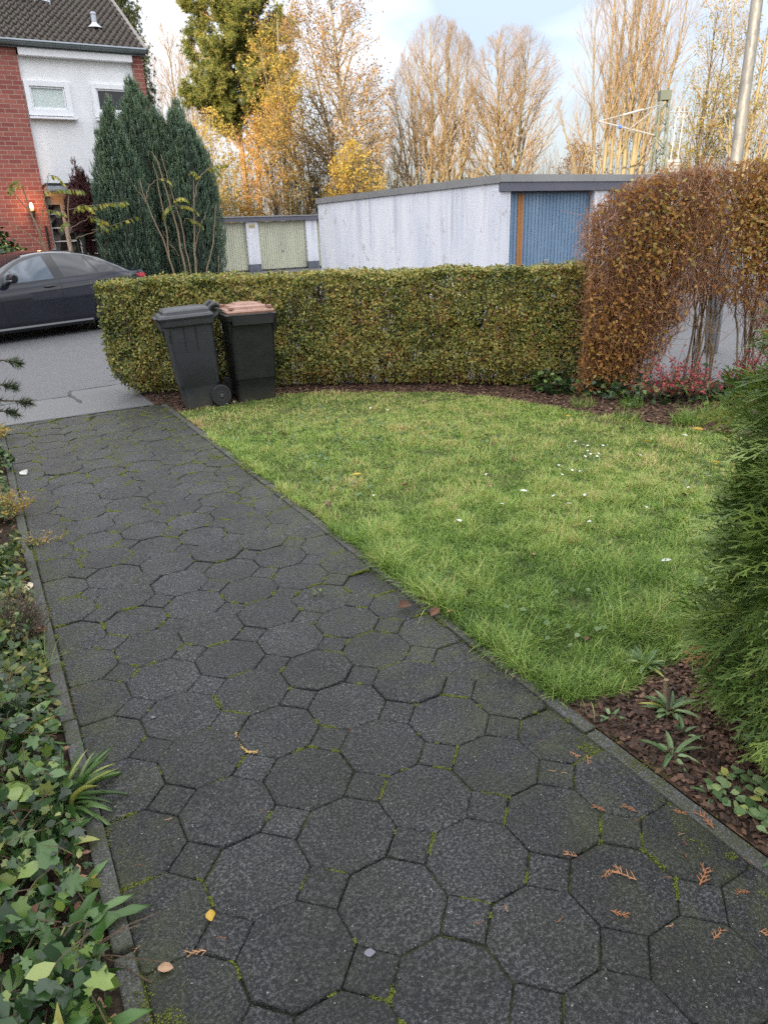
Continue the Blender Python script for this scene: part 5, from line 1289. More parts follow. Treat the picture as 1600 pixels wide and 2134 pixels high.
# round leaved ground cover further along the bed
M_GCOV = leaf_mat('ground_cover_leaf', [(0, (0.025, 0.05, 0.018)), (.5, (0.07, 0.12, 0.036)), (.8, (0.17, 0.21, 0.06)), (.95, (0.28, 0.26, 0.08)), (1, (0.28, 0.16, 0.05))], .45, .3)
n = 6200; p = np.stack([-.05 - np.abs(rng.normal(0, .22, n)), rng.uniform(2.45, 7.3, n)], 1); p = np.concatenate([p, np.stack([rng.uniform(-2.6, -.4, 5200), rng.uniform(2.6, 7.3, 5200)], 1)]); ok = pnoise(np.stack([p[:, 0] * 2, p[:, 1], p[:, 0] * 0], 1), 4.0, 14) > -.85; p = p[ok]; n = len(p)
P = np.stack([p[:, 0], p[:, 1], np.abs(rng.normal(0, .05, n)) + .01 + np.clip(-p[:, 0] - .05, 0, .4) * .45], 1)
V, F, R = scatter(OVAL_V, OVAL_F, P, frames(np.array([.15, -.3, 1.]) + rng.normal(0, .5, (n, 3)), rng), rng.uniform(.02, .055, n), rng); o = np_mesh('ground_cover', V, F, M_GCOV, smooth=True, rnd=R); tag(o, 'leafy green ground cover along the far part of the left bed', 'ground cover', kind='stuff')
n = 700; p = np.stack([-.05 - np.abs(rng.normal(0, .22, n)), rng.uniform(.6, 7, n)], 1); P = np.stack([p[:, 0], p[:, 1], rng.uniform(.005, .04, n)], 1)
M_BRLEAF = leaf_mat('brown_leaf', [(0, (0.09, 0.045, 0.03)), (.5, (0.20, 0.10, 0.06)), (.8, (0.33, 0.18, 0.10)), (1, (0.42, 0.27, 0.17))], .6, .15)
V, F, R = scatter(OVAL_V, OVAL_F, P, frames(np.array([0, 0, 1.]) + rng.normal(0, .4, (n, 3)), rng), rng.uniform(.02, .05, n), rng); o = np_mesh('leaf_litter', V, F, M_BRLEAF, rnd=R); tag(o, 'brown leaf litter on the dark soil of the left bed', 'leaf litter', kind='stuff')

STRAP_V = []; 
for i in range(7):
    t = i / 6; w = .5 * (sin(pi * min(1, .18 + t * .82)) ** .7 if t < 1 else 0.02); zc = -.55 * t ** 2.2; STRAP_V += [(-w, t, zc + .12 * w), (0, t, zc - .03), (w, t, zc + .12 * w)]
STRAP_F = [np.array([q for i in range(6) for q in ((i * 3, i * 3 + 1, i * 3 + 4, i * 3 + 3), (i * 3 + 1, i * 3 + 2, i * 3 + 5, i * 3 + 4))])]
M_STRAP = leaf_mat('plant_leaf', [(0, (0.05, 0.10, 0.03)), (.45, (0.10, 0.19, 0.06)), (.8, (0.20, 0.30, 0.12)), (.95, (0.34, 0.38, 0.13)), (1, (0.45, 0.40, 0.10))], .42, .28)
M_SAGE = leaf_mat('sage_leaf', [(0, (0.07, 0.13, 0.05)), (.5, (0.13, 0.21, 0.085)), (.85, (0.23, 0.32, 0.15)), (1, (0.42, 0.42, 0.10))], .5, .25)
def rosette(name, label, c, n, L_, w, seed, mat, tilt0=.25, tilt1=1.0, tmpl=(STRAP_V, STRAP_F), cat='plant', h=.0, spread=.02, sect=None, group=None):
    rng = np.random.default_rng(seed); az_ = np.arange(n) * 2.399 + rng.normal(0, .25, n)
    if sect: az_ = sect[0] + rng.uniform(-1, 1, n) * sect[1]
    tl = np.linspace(tilt1, tilt0, n) + rng.normal(0, .12, n); o_ = np.stack([np.cos(az_), np.sin(az_), np.zeros(n)], 1)
    y = o_ * np.cos(tl)[:, None] + np.array([0, 0, 1.]) * np.sin(tl)[:, None]; x = np.stack([np.sin(az_), -np.cos(az_), np.zeros(n)], 1); z_ = np.cross(x, y)
    ln = L_ * rng.uniform(.6, 1.1, n); sc = np.stack([np.full(n, w) * rng.uniform(.8, 1.15, n), ln, ln], 1)
    V, F, R = scatter(tmpl[0], tmpl[1], o_ * spread * rng.random((n, 1)) + np.array([0, 0, h]) + np.array([0, 0, 1]) * rng.uniform(0, .01, (n, 1)), np.stack([x, y, z_], 2), sc, rng)
    o = np_mesh(name, V, F, mat, smooth=True, rnd=R); o.location = (c[0], c[1], 0); return tag(o, label, cat, group)
rosette('ribbon_leaved_plant', 'arching ribbon leaved plant spilling over the left edging onto the path', (-.075, 1.93), 70, .15, .0125, 111, M_STRAP, .2, 1.25, spread=.09, h=.02)
rosette('ribbon_leaved_plant', 'short strap leaved plant at the back of the left bed beside the ivy', (-.22, 2.25), 24, .16, .018, 112, M_STRAP, .3, 1.2, spread=.05, h=.03)
DAND_V = list(STRAP_V); DAND_V = [(x * (1.0 + .35 * (1 if (i // 3) % 2 else -1) * (1 if x else 0)), y, z) for i, (x, y, z) in enumerate(DAND_V)]
rosette('dandelion', 'dandelion with jagged yellow green leaves beside the left edging', (-.125, 1.44), 7, .16, .045, 113, M_STRAP, .35, 1.2, (DAND_V, STRAP_F))
rosette('dandelion', 'second dandelion with broad yellowing leaves low in the near ivy', (-.17, 1.18), 8, .17, .05, 114, M_STRAP, .2, .9, (DAND_V, STRAP_F))
rosette('broad_leaved_weed', 'broad leaved weed at the bottom left corner by the edging', (-.20, 1.02), 12, .14, .06, 115, M_STRAP, .2, 1.0)
rosette('oval_leaved_weed', 'small weed with rounded ribbed leaves leaning on the left edging', (-.075, 1.60), 5, .075, .05, 116, M_STRAP, .3, .8, (OVAL_V, OVAL_F))
rosette('broad_leaved_weed', 'bright yellow green leafy weed in the bottom left corner of the bed', (-.16, 1.13), 16, .11, .05, 117, M_STRAP, .25, 1.1, (OVAL_V, OVAL_F), spread=.06, h=.05)
rosette('broad_leaved_weed', 'leafy weed with pointed leaves in the left bed just below the ribbon plant', (-.12, 1.74), 18, .09, .026, 118, M_STRAP, .2, 1.1, spread=.05, h=.03)
# right mulch bed plants
rosette('sage_green_rosette', 'largest grey green leaf rosette on the mulch between lawn and thuja', (1.80, 1.30), 30, .085, .019, 121, M_SAGE, .15, 1.1)
rosette('sage_green_rosette', 'grey green rosette growing at the lawn edge in front of the thuja', (1.93, 1.53), 26, .085, .019, 122, M_SAGE, .3, 1.2)
rosette('sage_green_rosette', 'thin rosette with long arching leaves on dark soil near the edging', (1.63, 1.15), 9, .10, .016, 123, M_SAGE, .25, 1.0)
rosette('seedling', 'small five leaved seedling right beside the edging stone', (1.585, .965), 7, .05, .012, 124, M_SAGE, .2, .9)
rosette('seedling', 'tiny sprout standing alone in the red mulch', (1.74, 1.20), 4, .06, .016, 125, M_SAGE, .8, 1.3)
rosette('seedling', 'lone seedling on black soil at the corner of the lawn', (1.60, 1.38), 6, .045, .012, 126, M_SAGE, .3, 1.0)
rosette('sage_green_rosette', 'rosette cut by the right edge of the picture beside the mossy edging', (1.60, .70), 10, .10, .024, 127, M_SAGE, .2, .9)
def oval_plant(label, c, n, rad, seed):
    rng = np.random.default_rng(seed); a = rng.uniform(0, 2 * pi, n); r_ = rad * np.sqrt(rng.random(n)); P = np.stack([r_ * np.cos(a), r_ * np.sin(a), .015 + .04 * rng.random(n) * (1 - r_ / rad) + .01], 1)
    V, F, R = scatter(OVAL_V, OVAL_F, P, frames(np.array([0, -.2, 1.]) + rng.normal(0, .3, (n, 3)), rng), np.stack([rng.uniform(.024, .04, n)] * 1, 1) * np.array([[1.5, 1, 1]]), rng); o = np_mesh('oval_leaved_plant', V, F, M_SAGE, smooth=True, rnd=R); o.location = (*c, 0); tag(o, label, 'plant')
oval_plant('low plant with many rounded leaves on the bark mulch near the right edge', (1.655, .925), 60, .085, 131)
oval_plant('small clump of rounded leaves between the rosettes and path edging', (1.60, .83), 14, .035, 132)
mb = MB(); mb.tube([(1.765, 1.285, -.02), (1.768, 1.288, .12)], [.006, .005], 7); o = mb.build('cut_stem', M_STEMD); tag(o, 'dark cut stem standing in the largest rosette', 'stem')
mb = MB(); mb.tube([(1.825, 1.335, -.02), (1.818, 1.345, .10)], [.010, .009], 8); o = mb.build('cut_stem', M_STEMT); tag(o, 'pale cut stump behind the largest rosette', 'stem')
# yellow sedum-like plants and heather beside the path
M_YEL = leaf_mat('yellow_leaf', [(0, (0.20, 0.22, 0.05)), (.4, (0.40, 0.30, 0.06)), (.8, (0.50, 0.30, 0.06)), (1, (0.35, 0.17, 0.06))], .5, .3)
def bushy(name, label, c, rad, h, ns, nl, ls, seed, leafm, stemm, tm=(OVAL_V, OVAL_F)):
    rng = np.random.default_rng(seed); root = empty(name, (c[0], c[1], 0), 0, label, 'plant'); k = 5
    a = rng.uniform(0, 2 * pi, ns); r_ = rad * np.sqrt(rng.random(ns)); tip = np.stack([r_ * np.cos(a), r_ * np.sin(a), h * rng.uniform(.5, 1.1, ns) * (1 - .4 * (r_ / rad) ** 2)], 1); t = np.linspace(0, 1, k)[None, :, None]
    P = tip[:, None] * t * np.array([1, 1, 1]) + tip[:, None] * (1 - t) * np.array([.25, .25, 0]); P += rng.normal(0, .006, P.shape)
    V, F, R = tubes(P, np.linspace(.0026, .0012, k)[None] * np.ones((ns, 1)), 3); np_mesh('stems', V, F, stemm, root, rnd=R)
    idx = rng.integers(0, ns, nl); tt = rng.uniform(.25, 1, nl) * (k - 1); i0 = np.minimum(tt.astype(int), k - 2); fr = (tt - i0)[:, None]; ps = P[idx, i0] * (1 - fr) + P[idx, i0 + 1] * fr + rng.normal(0, .008, (nl, 3))
    V, F, R = scatter(tm[0], tm[1], ps, frames(rng.normal(0, .6, (nl, 3)) + np.array([0, 0, .5]), rng), rng.uniform(ls * .6, ls * 1.2, nl), rng); np_mesh('leaves', V, F, leafm, root, rnd=R)
bushy('yellow_plant', 'feathery yellow plant leaning over the left edging halfway along the path', (-.10, 4.75), .22, .20, 60, 900, .018, 141, M_YEL, M_STEMT)
bushy('yellow_plant', 'yellow leaved plant at the far left corner of the path by the road', (-.16, 6.85), .28, .22, 50, 420, .04, 142, M_YEL, M_STEMT)
bushy('yellow_plant', 'thin wilting yellow sprig lying over the edging onto the pavers', (.06, 4.18), .13, .07, 14, 90, .018, 143, M_YEL, M_STEMT)
M_HEATH = leaf_mat('dry_heather', [(0, (0.05, 0.045, 0.03)), (.5, (0.11, 0.085, 0.06)), (1, (0.18, 0.13, 0.09))], .8, .1)
bushy('heather', 'dried brown heather bush in the left bed', (-.17, 3.05), .22, .26, 220, 4200, .008, 144, M_HEATH, M_STEMD, (QUAD_V, QUAD_F))
bushy('leafy_shrub', 'small leafy green shrub behind the heather at the left edge', (-.24, 3.85), .28, .28, 70, 900, .036, 145, M_GCOV, M_STEMD)
bushy('leafy_shrub', 'green ivy leaved clump between yellow plants at the left edge', (-.22, 5.8), .28, .24, 60, 700, .04, 146, M_IVY, M_STEMD, (IVY_V, IVY_F))

# ---- conifer branches reaching in from the left
def conifer_spray(P_, rng, needle, dens):
    """needles along polylines P_ (N,k,3)"""
    N_, k, _ = P_.shape; idx = np.repeat(np.arange(N_), dens); t = rng.uniform(0, .999, len(idx)) * (k - 1); i0 = t.astype(int); fr = (t - i0)[:, None]
    ps = P_[idx, i0] * (1 - fr) + P_[idx, i0 + 1] * fr; dr = unit(P_[idx, i0 + 1] - P_[idx, i0]); d = unit(dr * .7 + unit(rng.normal(0, 1, (len(idx), 3))) * .8)
    NV = [(-.06, 0, 0), (.06, 0, 0), (0, 1, 0)]; return scatter(NV, [np.array([(0, 1, 2)])], ps, frames_y(d, rng), needle * rng.uniform(.7, 1.2, len(idx)), rng)
M_NEED = leaf_mat('dark_needle', [(0, (0.02, 0.035, 0.018)), (.6, (0.05, 0.075, 0.035)), (1, (0.10, 0.12, 0.05))], .5, .1)
cs = empty('conifer_shrub', (-.85, 2.0, 0), 0, 'dark conifer shrub with flat branches reaching in at the left picture edge', 'conifer')
rng = np.random.default_rng(150); tw = []; main = []
for (tip, n_) in (((.05, 2.02, 1.31), 1), ((.03, 2.03, 1.25), 1), ((.055, 2.06, 1.20), 1), ((.02, 2.1, 1.17), 1), ((-.145, 2.13, .29), 1), ((-.10, 2.3, 1.42), 1)):
    st = np.array([-.85, 2.0, max(.2, tip[2] - .15)]); tip = np.array(tip); t = np.linspace(0, 1, 9)[:, None]; b_ = st * (1 - t) + tip * t + np.array([0, 0, .10]) * np.sin(pi * t) ; main.append(b_)
    for i in range(2, 9):
        for s_ in (-1, 1):
            d = unit((tip - st)[None])[0]; sd = np.cross(d, np.array([0, 0, 1.])) * s_; L_ = .17 * (1.1 - i / 9); e = b_[i] + (d * .75 + sd * .65) * L_ + np.array([0, 0, -.015]); tw.append(np.linspace(b_[i], e, 9))
for j in range(120):
    a = rng.uniform(0, 2 * pi); z0 = rng.uniform(.1, 1.58); st = np.array([-.85, 2.0, z0]); e = st + np.array([cos(a) * .42, sin(a) * .42, .1]); main.append(np.linspace(st, e, 9))
    for i in range(3, 9):
        for s_ in (-1, 1): d = unit((e - st)[None])[0]; sd = np.cross(d, np.array([0, 0, 1.])) * s_; tw.append(np.linspace(main[-1][i], main[-1][i] + (d * .7 + sd * .6) * .12, 9))
main = np.array(main); tw = np.array(tw)
V, F, R = merge([tubes(main, np.linspace(.006, .002, 9)[None] * np.ones((len(main), 1)), 5), tubes(tw, np.full((len(tw), 9), .0012), 3), tubes(np.array([[[-.85, 2, -.05], [-.85, 2, .8], [-.85, 2, 1.6]]]), np.array([[.022, .018, .006]]), 8)]); np_mesh('branches', V, F, M_STEMD, cs, True, rnd=R)
V, F, R = merge([conifer_spray(main[:, 3:], rng, .024, 320), conifer_spray(tw, rng, .022, 100)]); np_mesh('needles', V, F, M_NEED, cs, True, rnd=R)

# ---- moss in the path joints
rng = np.random.default_rng(160)
ps = []; ss = []
jr = random.Random(161)
for a, b in JOINTS:
    m = ((a[0] + b[0]) / 2, (a[1] + b[1]) / 2)
    edge = max(0, m[0] - 1.05) * 1.1 + max(0, .25 - m[0]) * .8; pr = .17 + edge * .5 + max(0, (m[1] - 1.5)) * .045
    if jr.random() < pr and m[1] > .5:
        t0, t1 = sorted((jr.uniform(-.1, 1.1), jr.uniform(-.1, 1.1))); n = int(abs(t1 - t0) * 260) + 20
        t = np.clip(rng.uniform(t0, t1, n), 0, 1); w = jr.uniform(.0015, .0045) * (1 + .10 * m[1])
        p = np.outer(1 - t, a) + np.outer(t, b) + rng.normal(0, w, (n, 2)); ps.append(p); ss.append(rng.uniform(.0016, .0036, n) * (1 + .14 * m[1]))
# moss cushions along the right edging near the corner and film patches near the road
for (cx, cy, rd, n) in ((1.46, .70, .06, 420), (1.44, .86, .05, 260), (1.40, .66, .05, 240), (1.36, .76, .03, 120), (1.43, 1.30, .035, 120), (.04, 1.18, .05, 220), (.06, 1.05, .05, 240), (.035, 1.75, .03, 120), (.03, 2.2, .03, 120), (.04, 2.55, .03, 90), (1.2, 6.6, .12, 260), (1.3, 5.9, .09, 160), (.9, 6.2, .07, 110), (.55, 5.7, .07, 110), (1.38, 5.2, .06, 120), (1.50, 1.15, .12, 200), (1.50, 1.7, .2, 260), (1.50, 2.5, .3, 260), (1.49, 3.6, .4, 300), (1.49, 4.8, .4, 300), (-.01, 1.6, .25, 160), (-.01, 2.6, .3, 160), (-.01, 3.8, .4, 180), (1.42, 7.0, .08, 180), (.9, 6.95, .10, 160), (.2, 6.3, .08, 120)):
    n *= 3; p = np.stack([rng.normal(cx, rd * .45, n), rng.normal(cy, rd, n)], 1); p = p[pnoise(np.stack([p[:, 0], p[:, 1], p[:, 0] * 0], 1), 22, 5) > -.1]; n = len(p); ps.append(p); ss.append(rng.uniform(.0014, .0034, n) * (1 + .14 * cy))
p = np.concatenate(ps); s_ = np.concatenate(ss); n = len(p)
MO_V = [(0, 0, .9), (.6, 0, 0), (.2, .6, .1), (-.5, .4, 0), (-.5, -.4, .1), (.25, -.6, 0)]; MO_F = [np.array([(0, 1, 2), (0, 2, 3), (0, 3, 4), (0, 4, 5), (0, 5, 1)])]
M_MOSS = leaf_mat('moss', [(0, (0.055, 0.07, 0.012)), (.5, (0.12, 0.15, 0.02)), (1, (0.24, 0.26, 0.03))], .8, .2)
V, F, R = scatter(MO_V, MO_F, np.stack([p[:, 0], p[:, 1], rng.uniform(-.007, -.001, n) + np.where(np.abs(p[:, 0] - .74) > .64, .004, 0) + np.where(np.abs(p[:, 0] - .747) > .73, .007, 0)], 1), frames(np.array([0, 0, 1.]) + rng.normal(0, .35, (n, 3)), rng), s_, rng)
o = np_mesh('moss', V, F, M_MOSS, rnd=R); tag(o, 'bright green moss growing in the joints of the path', 'moss', kind='stuff')

# ------------------------------------------------------------------ trees
def interp_poly(P, idx, t):
    k = P.shape[1]; x = t * (k - 1); i0 = np.minimum(x.astype(int), k - 2); fr = (x - i0)[:, None]
    a, b = P[idx, i0], P[idx, i0 + 1]; return a * (1 - fr) + b * fr, unit(b - a)
def branch_level(P, R, n, t0, t1, ang, angsd, L, shape, k, trop, wob, rng, rfac, rmin, env=None):
    N_ = len(P); idx = np.repeat(np.arange(N_), n); M_ = len(idx)
    t = t0 + (t1 - t0) * ((np.tile(np.arange(n), N_) + rng.random(M_)) / n)
    st, tg = interp_poly(P, idx, t); kk = R.shape[1]; x = t * (kk - 1); i0 = np.minimum(x.astype(int), kk - 2); r0 = R[idx, i0] * (1 - (x - i0)) + R[idx, i0 + 1] * (x - i0)
    a = rng.normal(ang, angsd, M_); az_ = np.tile(np.arange(n), N_) * 2.4 + np.repeat(rng.uniform(0, 6.28, N_), n) + rng.normal(0, .4, M_)
    ref = np.where(np.abs(tg[:, 2:3]) < .9, np.array([[0, 0, 1.]]), np.array([[1., 0, 0]])); u = unit(np.cross(tg, ref)); v = np.cross(tg, u)
    d = unit(tg * np.cos(a)[:, None] + (u * np.cos(az_)[:, None] + v * np.sin(az_)[:, None]) * np.sin(a)[:, None])
    ln = L * shape(t) * rng.uniform(.65, 1.15, M_)
    if env is not None:
        c, rad = env
        # shorten to stay inside the crown ellipsoid
        e = st + (d * .8 + np.array([0, 0, trop * .5])) * ln[:, None]; q = np.linalg.norm((e - c) / rad, axis=1); q0 = np.linalg.norm((st - c) / rad, axis=1)
        f = np.where(q > 1, np.clip((1 - q0) / np.maximum(q - q0, 1e-3), .22, 1), 1); ln = ln * f
    Q = np.zeros((M_, k, 3)); Q[:, 0] = st; dd = d.copy()
    for i in range(1, k):
        dd = unit(dd + np.array([0, 0, trop / (k - 1)]) + rng.normal(0, wob, (M_, 3)) / (k - 1) ** .5); Q[:, i] = Q[:, i - 1] + dd * (ln / (k - 1))[:, None]
    rr_ = np.maximum(np.minimum(r0 * rfac, ln * .018 + rmin), rmin); return Q, rr_[:, None] * np.linspace(1, .35, k)[None]
def make_stems(base, specs, rng, k=12, wob=.05):
    P = np.zeros((len(specs), k, 3)); R = np.zeros((len(specs), k))
    for i, (dx, dy, tx, ty, h, r) in enumerate(specs):
        t = np.linspace(0, 1, k); P[i, :, 0] = base[0] + dx + (tx - dx) * t ** 1.15; P[i, :, 1] = base[1] + dy + (ty - dy) * t ** 1.15; P[i, :, 2] = h * t
        P[i, 1:, :2] += np.cumsum(rng.normal(0, wob, (k - 1, 2)), axis=0) * .6; R[i] = r * (1 - .86 * t ** .9)
    return P, R
def tree(name, label, base, specs, levels, seed, bark, leaves=None, env=None, twig_mat=None, group=None, cat='tree', sides=(9, 6, 4, 3, 3)):
    rng = np.random.default_rng(seed); root = empty(name, (base[0], base[1], 0), 0, label, cat, group); b0 = np.array([base[0], base[1], 0.])
    if env: env = (b0 + np.array(env[0]), np.array(env[1]))
    P, R = make_stems(base, specs, rng); sets = [tubes(P, R, sides[0])]; tw = []; allP = [P]
    for li, lv in enumerate(levels):
        P, R = branch_level(P, R, rng=rng, env=env, **lv); allP.append(P); (sets if li == 0 else tw).append(tubes(P, R, sides[li + 1], rng.random(len(P))))
    V, F, r = merge(sets); np_mesh('trunk', V, F, bark, root, True, smooth=True, rnd=r)
    if tw: V, F, r = merge(tw); np_mesh('branches', V, F, twig_mat or bark, root, True, rnd=r)
    if leaves:
        n, s0, s1, mat, tm, zlim, lvl = leaves; src = allP[lvl]; idx = rng.integers(0, len(src), n); ps, tg = interp_poly(src, idx, rng.uniform(.2, 1, n)); ps = ps + rng.normal(0, .07, ps.shape)
        pr = np.interp(ps[:, 2], [z for z, _ in zlim], [p for _, p in zlim]); ok = rng.random(n) < pr; ps = ps[ok]
        cl = pnoise(ps, .55, seed); ok = rng.random(len(ps)) < np.clip(.65 + .5 * cl, .12, 1); ps = ps[ok]; n = len(ps)
        V, F, r = scatter(tm[0], tm[1], ps, frames(rng.normal(0, 1, (n, 3)), rng), rng.uniform(s0, s1, n), rnd=np.clip(rng.beta(2, 2, n) + .18 * pnoise(ps, .5, seed + 1), 0, 1)); np_mesh('crown', V, F, mat, root, True, rnd=r)
    return root
one = lambda t: np.ones_like(t); con = lambda t: 1.15 - .85 * t; egg = lambda t: .55 + .75 * np.sin(pi * np.clip(t, 0, 1)) * .7
def LV(n, t0, t1, ang, L, k=6, trop=.3, wob=.18, rfac=.6, rmin=.006, shape=one, angsd=.14): return dict(n=n, t0=t0, t1=t1, ang=ang, angsd=angsd, L=L, shape=shape, k=k, trop=trop, wob=wob, rfac=rfac, rmin=rmin)
B_PALE = bark_mat('pale_bark', (0.14, 0.118, 0.072), (0.30, 0.255, 0.16), 5); B_GREY = bark_mat('grey_bark', (0.12, 0.105, 0.08), (0.27, 0.24, 0.18), 5); B_PINE = bark_mat('pine_bark', (0.22, 0.12, 0.075), (0.42, 0.27, 0.18), 6); B_DARK = bark_mat('dark_bark', (0.06, 0.05, 0.038), (0.14, 0.115, 0.085), 6)
T_PINK = leaf_mat('pinkish_twig', [(0, (0.17, 0.115, 0.065)), (.5, (0.26, 0.18, 0.105)), (1, (0.36, 0.26, 0.155))], .8, 0)
T_GOLD = leaf_mat('golden_twig', [(0, (0.16, 0.115, 0.06)), (.5, (0.26, 0.19, 0.10)), (1, (0.36, 0.27, 0.15))], .8, 0)
L_GOLD = leaf_mat('golden_leaf', [(0, (0.22, 0.14, 0.035)), (.35, (0.40, 0.26, 0.05)), (.65, (0.50, 0.37, 0.08)), (.88, (0.45, 0.39, 0.11)), (1, (0.28, 0.28, 0.08))], .6, .4)
L_ORANGE = leaf_mat('orange_leaf', [(0, (0.24, 0.12, 0.035)), (.5, (0.45, 0.24, 0.05)), (.85, (0.56, 0.34, 0.06)), (1, (0.4, 0.32, 0.10))], .6, .4)
L_OLIVE = leaf_mat('olive_leaf', [(0, (0.12, 0.13, 0.035)), (.45, (0.25, 0.235, 0.06)), (.8, (0.40, 0.33, 0.09)), (1, (0.45, 0.30, 0.09))], .6, .35)
L_CONE = leaf_mat('alder_cone', [(0, (0.10, 0.06, 0.04)), (.5, (0.24, 0.14, 0.07)), (1, (0.46, 0.29, 0.10))], .8, .1)

# pollarded limes beyond the white garage
tree('lime_tree', 'bare round-headed lime tree with several trunks above the white garage wall', (28.7, 43.5), [(-.9, .5, -1.6, .9, 11.6, .17), (-.25, .1, -.35, .2, 13.2, .22), (.25, -.1, .8, -.3, 13.0, .2), (1.2, -.6, 1.9, -1.0, 12.0, .15), (-1.2, .7, -2.3, 1.3, 10.4, .12), (.6, -.3, 1.2, -.8, 12.6, .12)],
     [LV(20, .22, .97, .68, 5.2, 8, .85, .12, .5, .013, con), LV(11, .2, .97, .5, 1.6, 5, .35, .2, .6, .0068), LV(5, .25, 1, .5, .66, 3, .2, .2, .6, .0048)], 201, B_PALE, env=((.1, -.1, 6.6), (3.35, 3.35, 7.1)), twig_mat=T_PINK)
tree('lime_tree', 'bare broad lime tree with two trunks right of the round-headed lime', (32.65, 41.4), [(-.35, .2, -.5, .3, 12.4, .19), (.4, -.2, 1.2, -.6, 11.6, .19)],
     [LV(38, .20, .97, .85, 5.8, 8, .65, .14, .5, .013, con), LV(12, .2, .97, .55, 1.8, 5, .3, .22, .6, .0068), LV(5, .25, 1, .5, .68, 3, .2, .2, .6, .0048)], 202, B_PALE, env=((.4, -.2, 6.4), (3.9, 3.9, 6.7)), twig_mat=T_PINK)
tree('small_tree', 'small golden twigged tree leaning under the round-headed lime', (25.4, 44.6), [(0, 0, -.8, .4, 7.4, .13), (.3, -.2, .9, -.5, 7.0, .12), (-.3, .2, -1.9, 1.0, 6.2, .1)],
     [LV(13, .25, .97, .6, 2.6, 6, .5, .16, .55, .012, con), LV(8, .2, .97, .55, 1.1, 4, .3, .2, .6, .0075), LV(4, .25, 1, .5, .5, 3, .2, .2, .6, .006)], 203, B_PALE, env=((-.3, .2, 4.2), (2.9, 2.9, 4.2)), twig_mat=T_GOLD, leaves=(5000, .06, .11, L_GOLD, (QUAD_V, QUAD_F), [(0, 1), (4, .8), (7, .3)], 3))
# tall many-stemmed trees by the railway
sp = [(-1.35, .9, -1.9, 1.3, 12.5, .14), (-1.0, .7, -1.1, .7, 15.0, .17), (-.75, .5, -.3, .2, 15.5, .15), (-.15, .1, .2, -.1, 16, .19), (.15, -.1, .9, -.6, 15.5, .20), (.5, -.3, 1.5, -1.0, 15, .15), (.8, -.5, 2.3, -1.5, 14, .13), (-1.4, .9, -3.4, 2.3, 8.2, .11), (.3, -.2, 1.2, -.8, 15, .11), (-.5, .3, .0, 0, 15.5, .12)]
tree('poplar', 'tall many-stemmed bare tree behind the blue garage door, left of the mast', (35.2, 33.3), sp, [LV(14, .25, .98, .42, 4.6, 8, .6, .10, .5, .013, con), LV(9, .2, .97, .46, 1.8, 5, .35, .18, .6, .0068), LV(5, .25, 1, .45, .75, 3, .2, .2, .6, .0048)], 204, B_PALE, env=((.1, -.1, 8.5), (3.6, 3.6, 9.0)), twig_mat=T_PINK)
tree('oak', 'low brown leaved tree between the limes and the many-stemmed tree', (38.2, 40.5), [(0, 0, .4, -.2, 6.0, .18)], [LV(16, .25, .97, .9, 3.0, 6, .25, .2, .55, .012, con), LV(8, .2, .97, .6, 1.2, 4, .2, .2, .6, .008)], 205, B_DARK, env=((0, 0, 4.4), (3.2, 3.2, 3.2)), leaves=(5200, .10, .18, leaf_mat('russet_oak_leaf', [(0, (.11, .065, .035)), (.6, (.25, .15, .06)), (1, (.36, .24, .09))], .6, .3), (LEAF_V, LEAF_F), [(0, 1), (9, 1)], 2))
# alder hung with cones, golden trees left of it
tree('alder', 'alder hung with brown cones, its thick trunk left of the white garage', (21.05, 40.9), [(0, 0, -.7, .35, 14.6, .27), (.1, .0, .7, -.4, 9.0, .12), (-.15, .1, -1.9, 1.0, 12.0, .16)],
     [LV(26, .28, .98, .9, 4.2, 8, .45, .16, .5, .014, con), LV(11, .2, .98, .6, 1.7, 5, .1, .22, .6, .0085), LV(5, .3, 1, .6, .55, 3, -.2, .2, .6, .0068)], 206, B_GREY, env=((-.5, .25, 9.0), (3.2, 3.2, 6.9)), twig_mat=T_GOLD, leaves=(13000, .08, .16, L_CONE, (QUAD_V, QUAD_F), [(0, .3), (4, .7), (16, 1)], 3))
gold = [((18.9, 42.0), 10.4, .15, 2.6, 'golden leaved tree with a slanting trunk just left of the alder', -1.2, .9), ((17.9, 43.6), 13.0, .16, 2.7, 'golden leaved tree with thin dark trunk between pine and alder', .3, .75), ((16.2, 41.0), 7.6, .12, 2.2, 'low orange leaved tree in front of the pine trunks', -.3, .9), ((12.9, 42.5), 7.4, .13, 2.4, 'golden leaved tree left below the pine beside the yew', .4, .8), ((20.0, 38.6), 5.6, .09, 1.6, 'short yellow leaved tree under the alder branches', -.2, .8)]
for i, ((x, y), h, r, cr, lab, lean, dens) in enumerate(gold):
    tree('golden_tree', lab, (x, y), [(0, 0, lean, -lean * .5, h, r), (.2, -.1, -.5 - lean * .4, .3, h * .86, r * .7)], [LV(14, .28, .98, .8, 2.7, 7, .35, .18, .5, .012, con), LV(8, .2, .98, .65, 1.2, 5, .1, .22, .6, .0075), LV(4, .3, 1, .6, .5, 3, 0, .2, .6, .006)], 210 + i, B_GREY if i % 2 else B_DARK, env=((0, 0, h * .58), (cr, cr, h * .5)), twig_mat=T_GOLD,
         leaves=(int(8000 * dens), .09, .18, L_ORANGE if i == 2 else L_GOLD, (LEAF_V, LEAF_F), [(0, 1), (h * .7, .8), (h, .4)], 3))
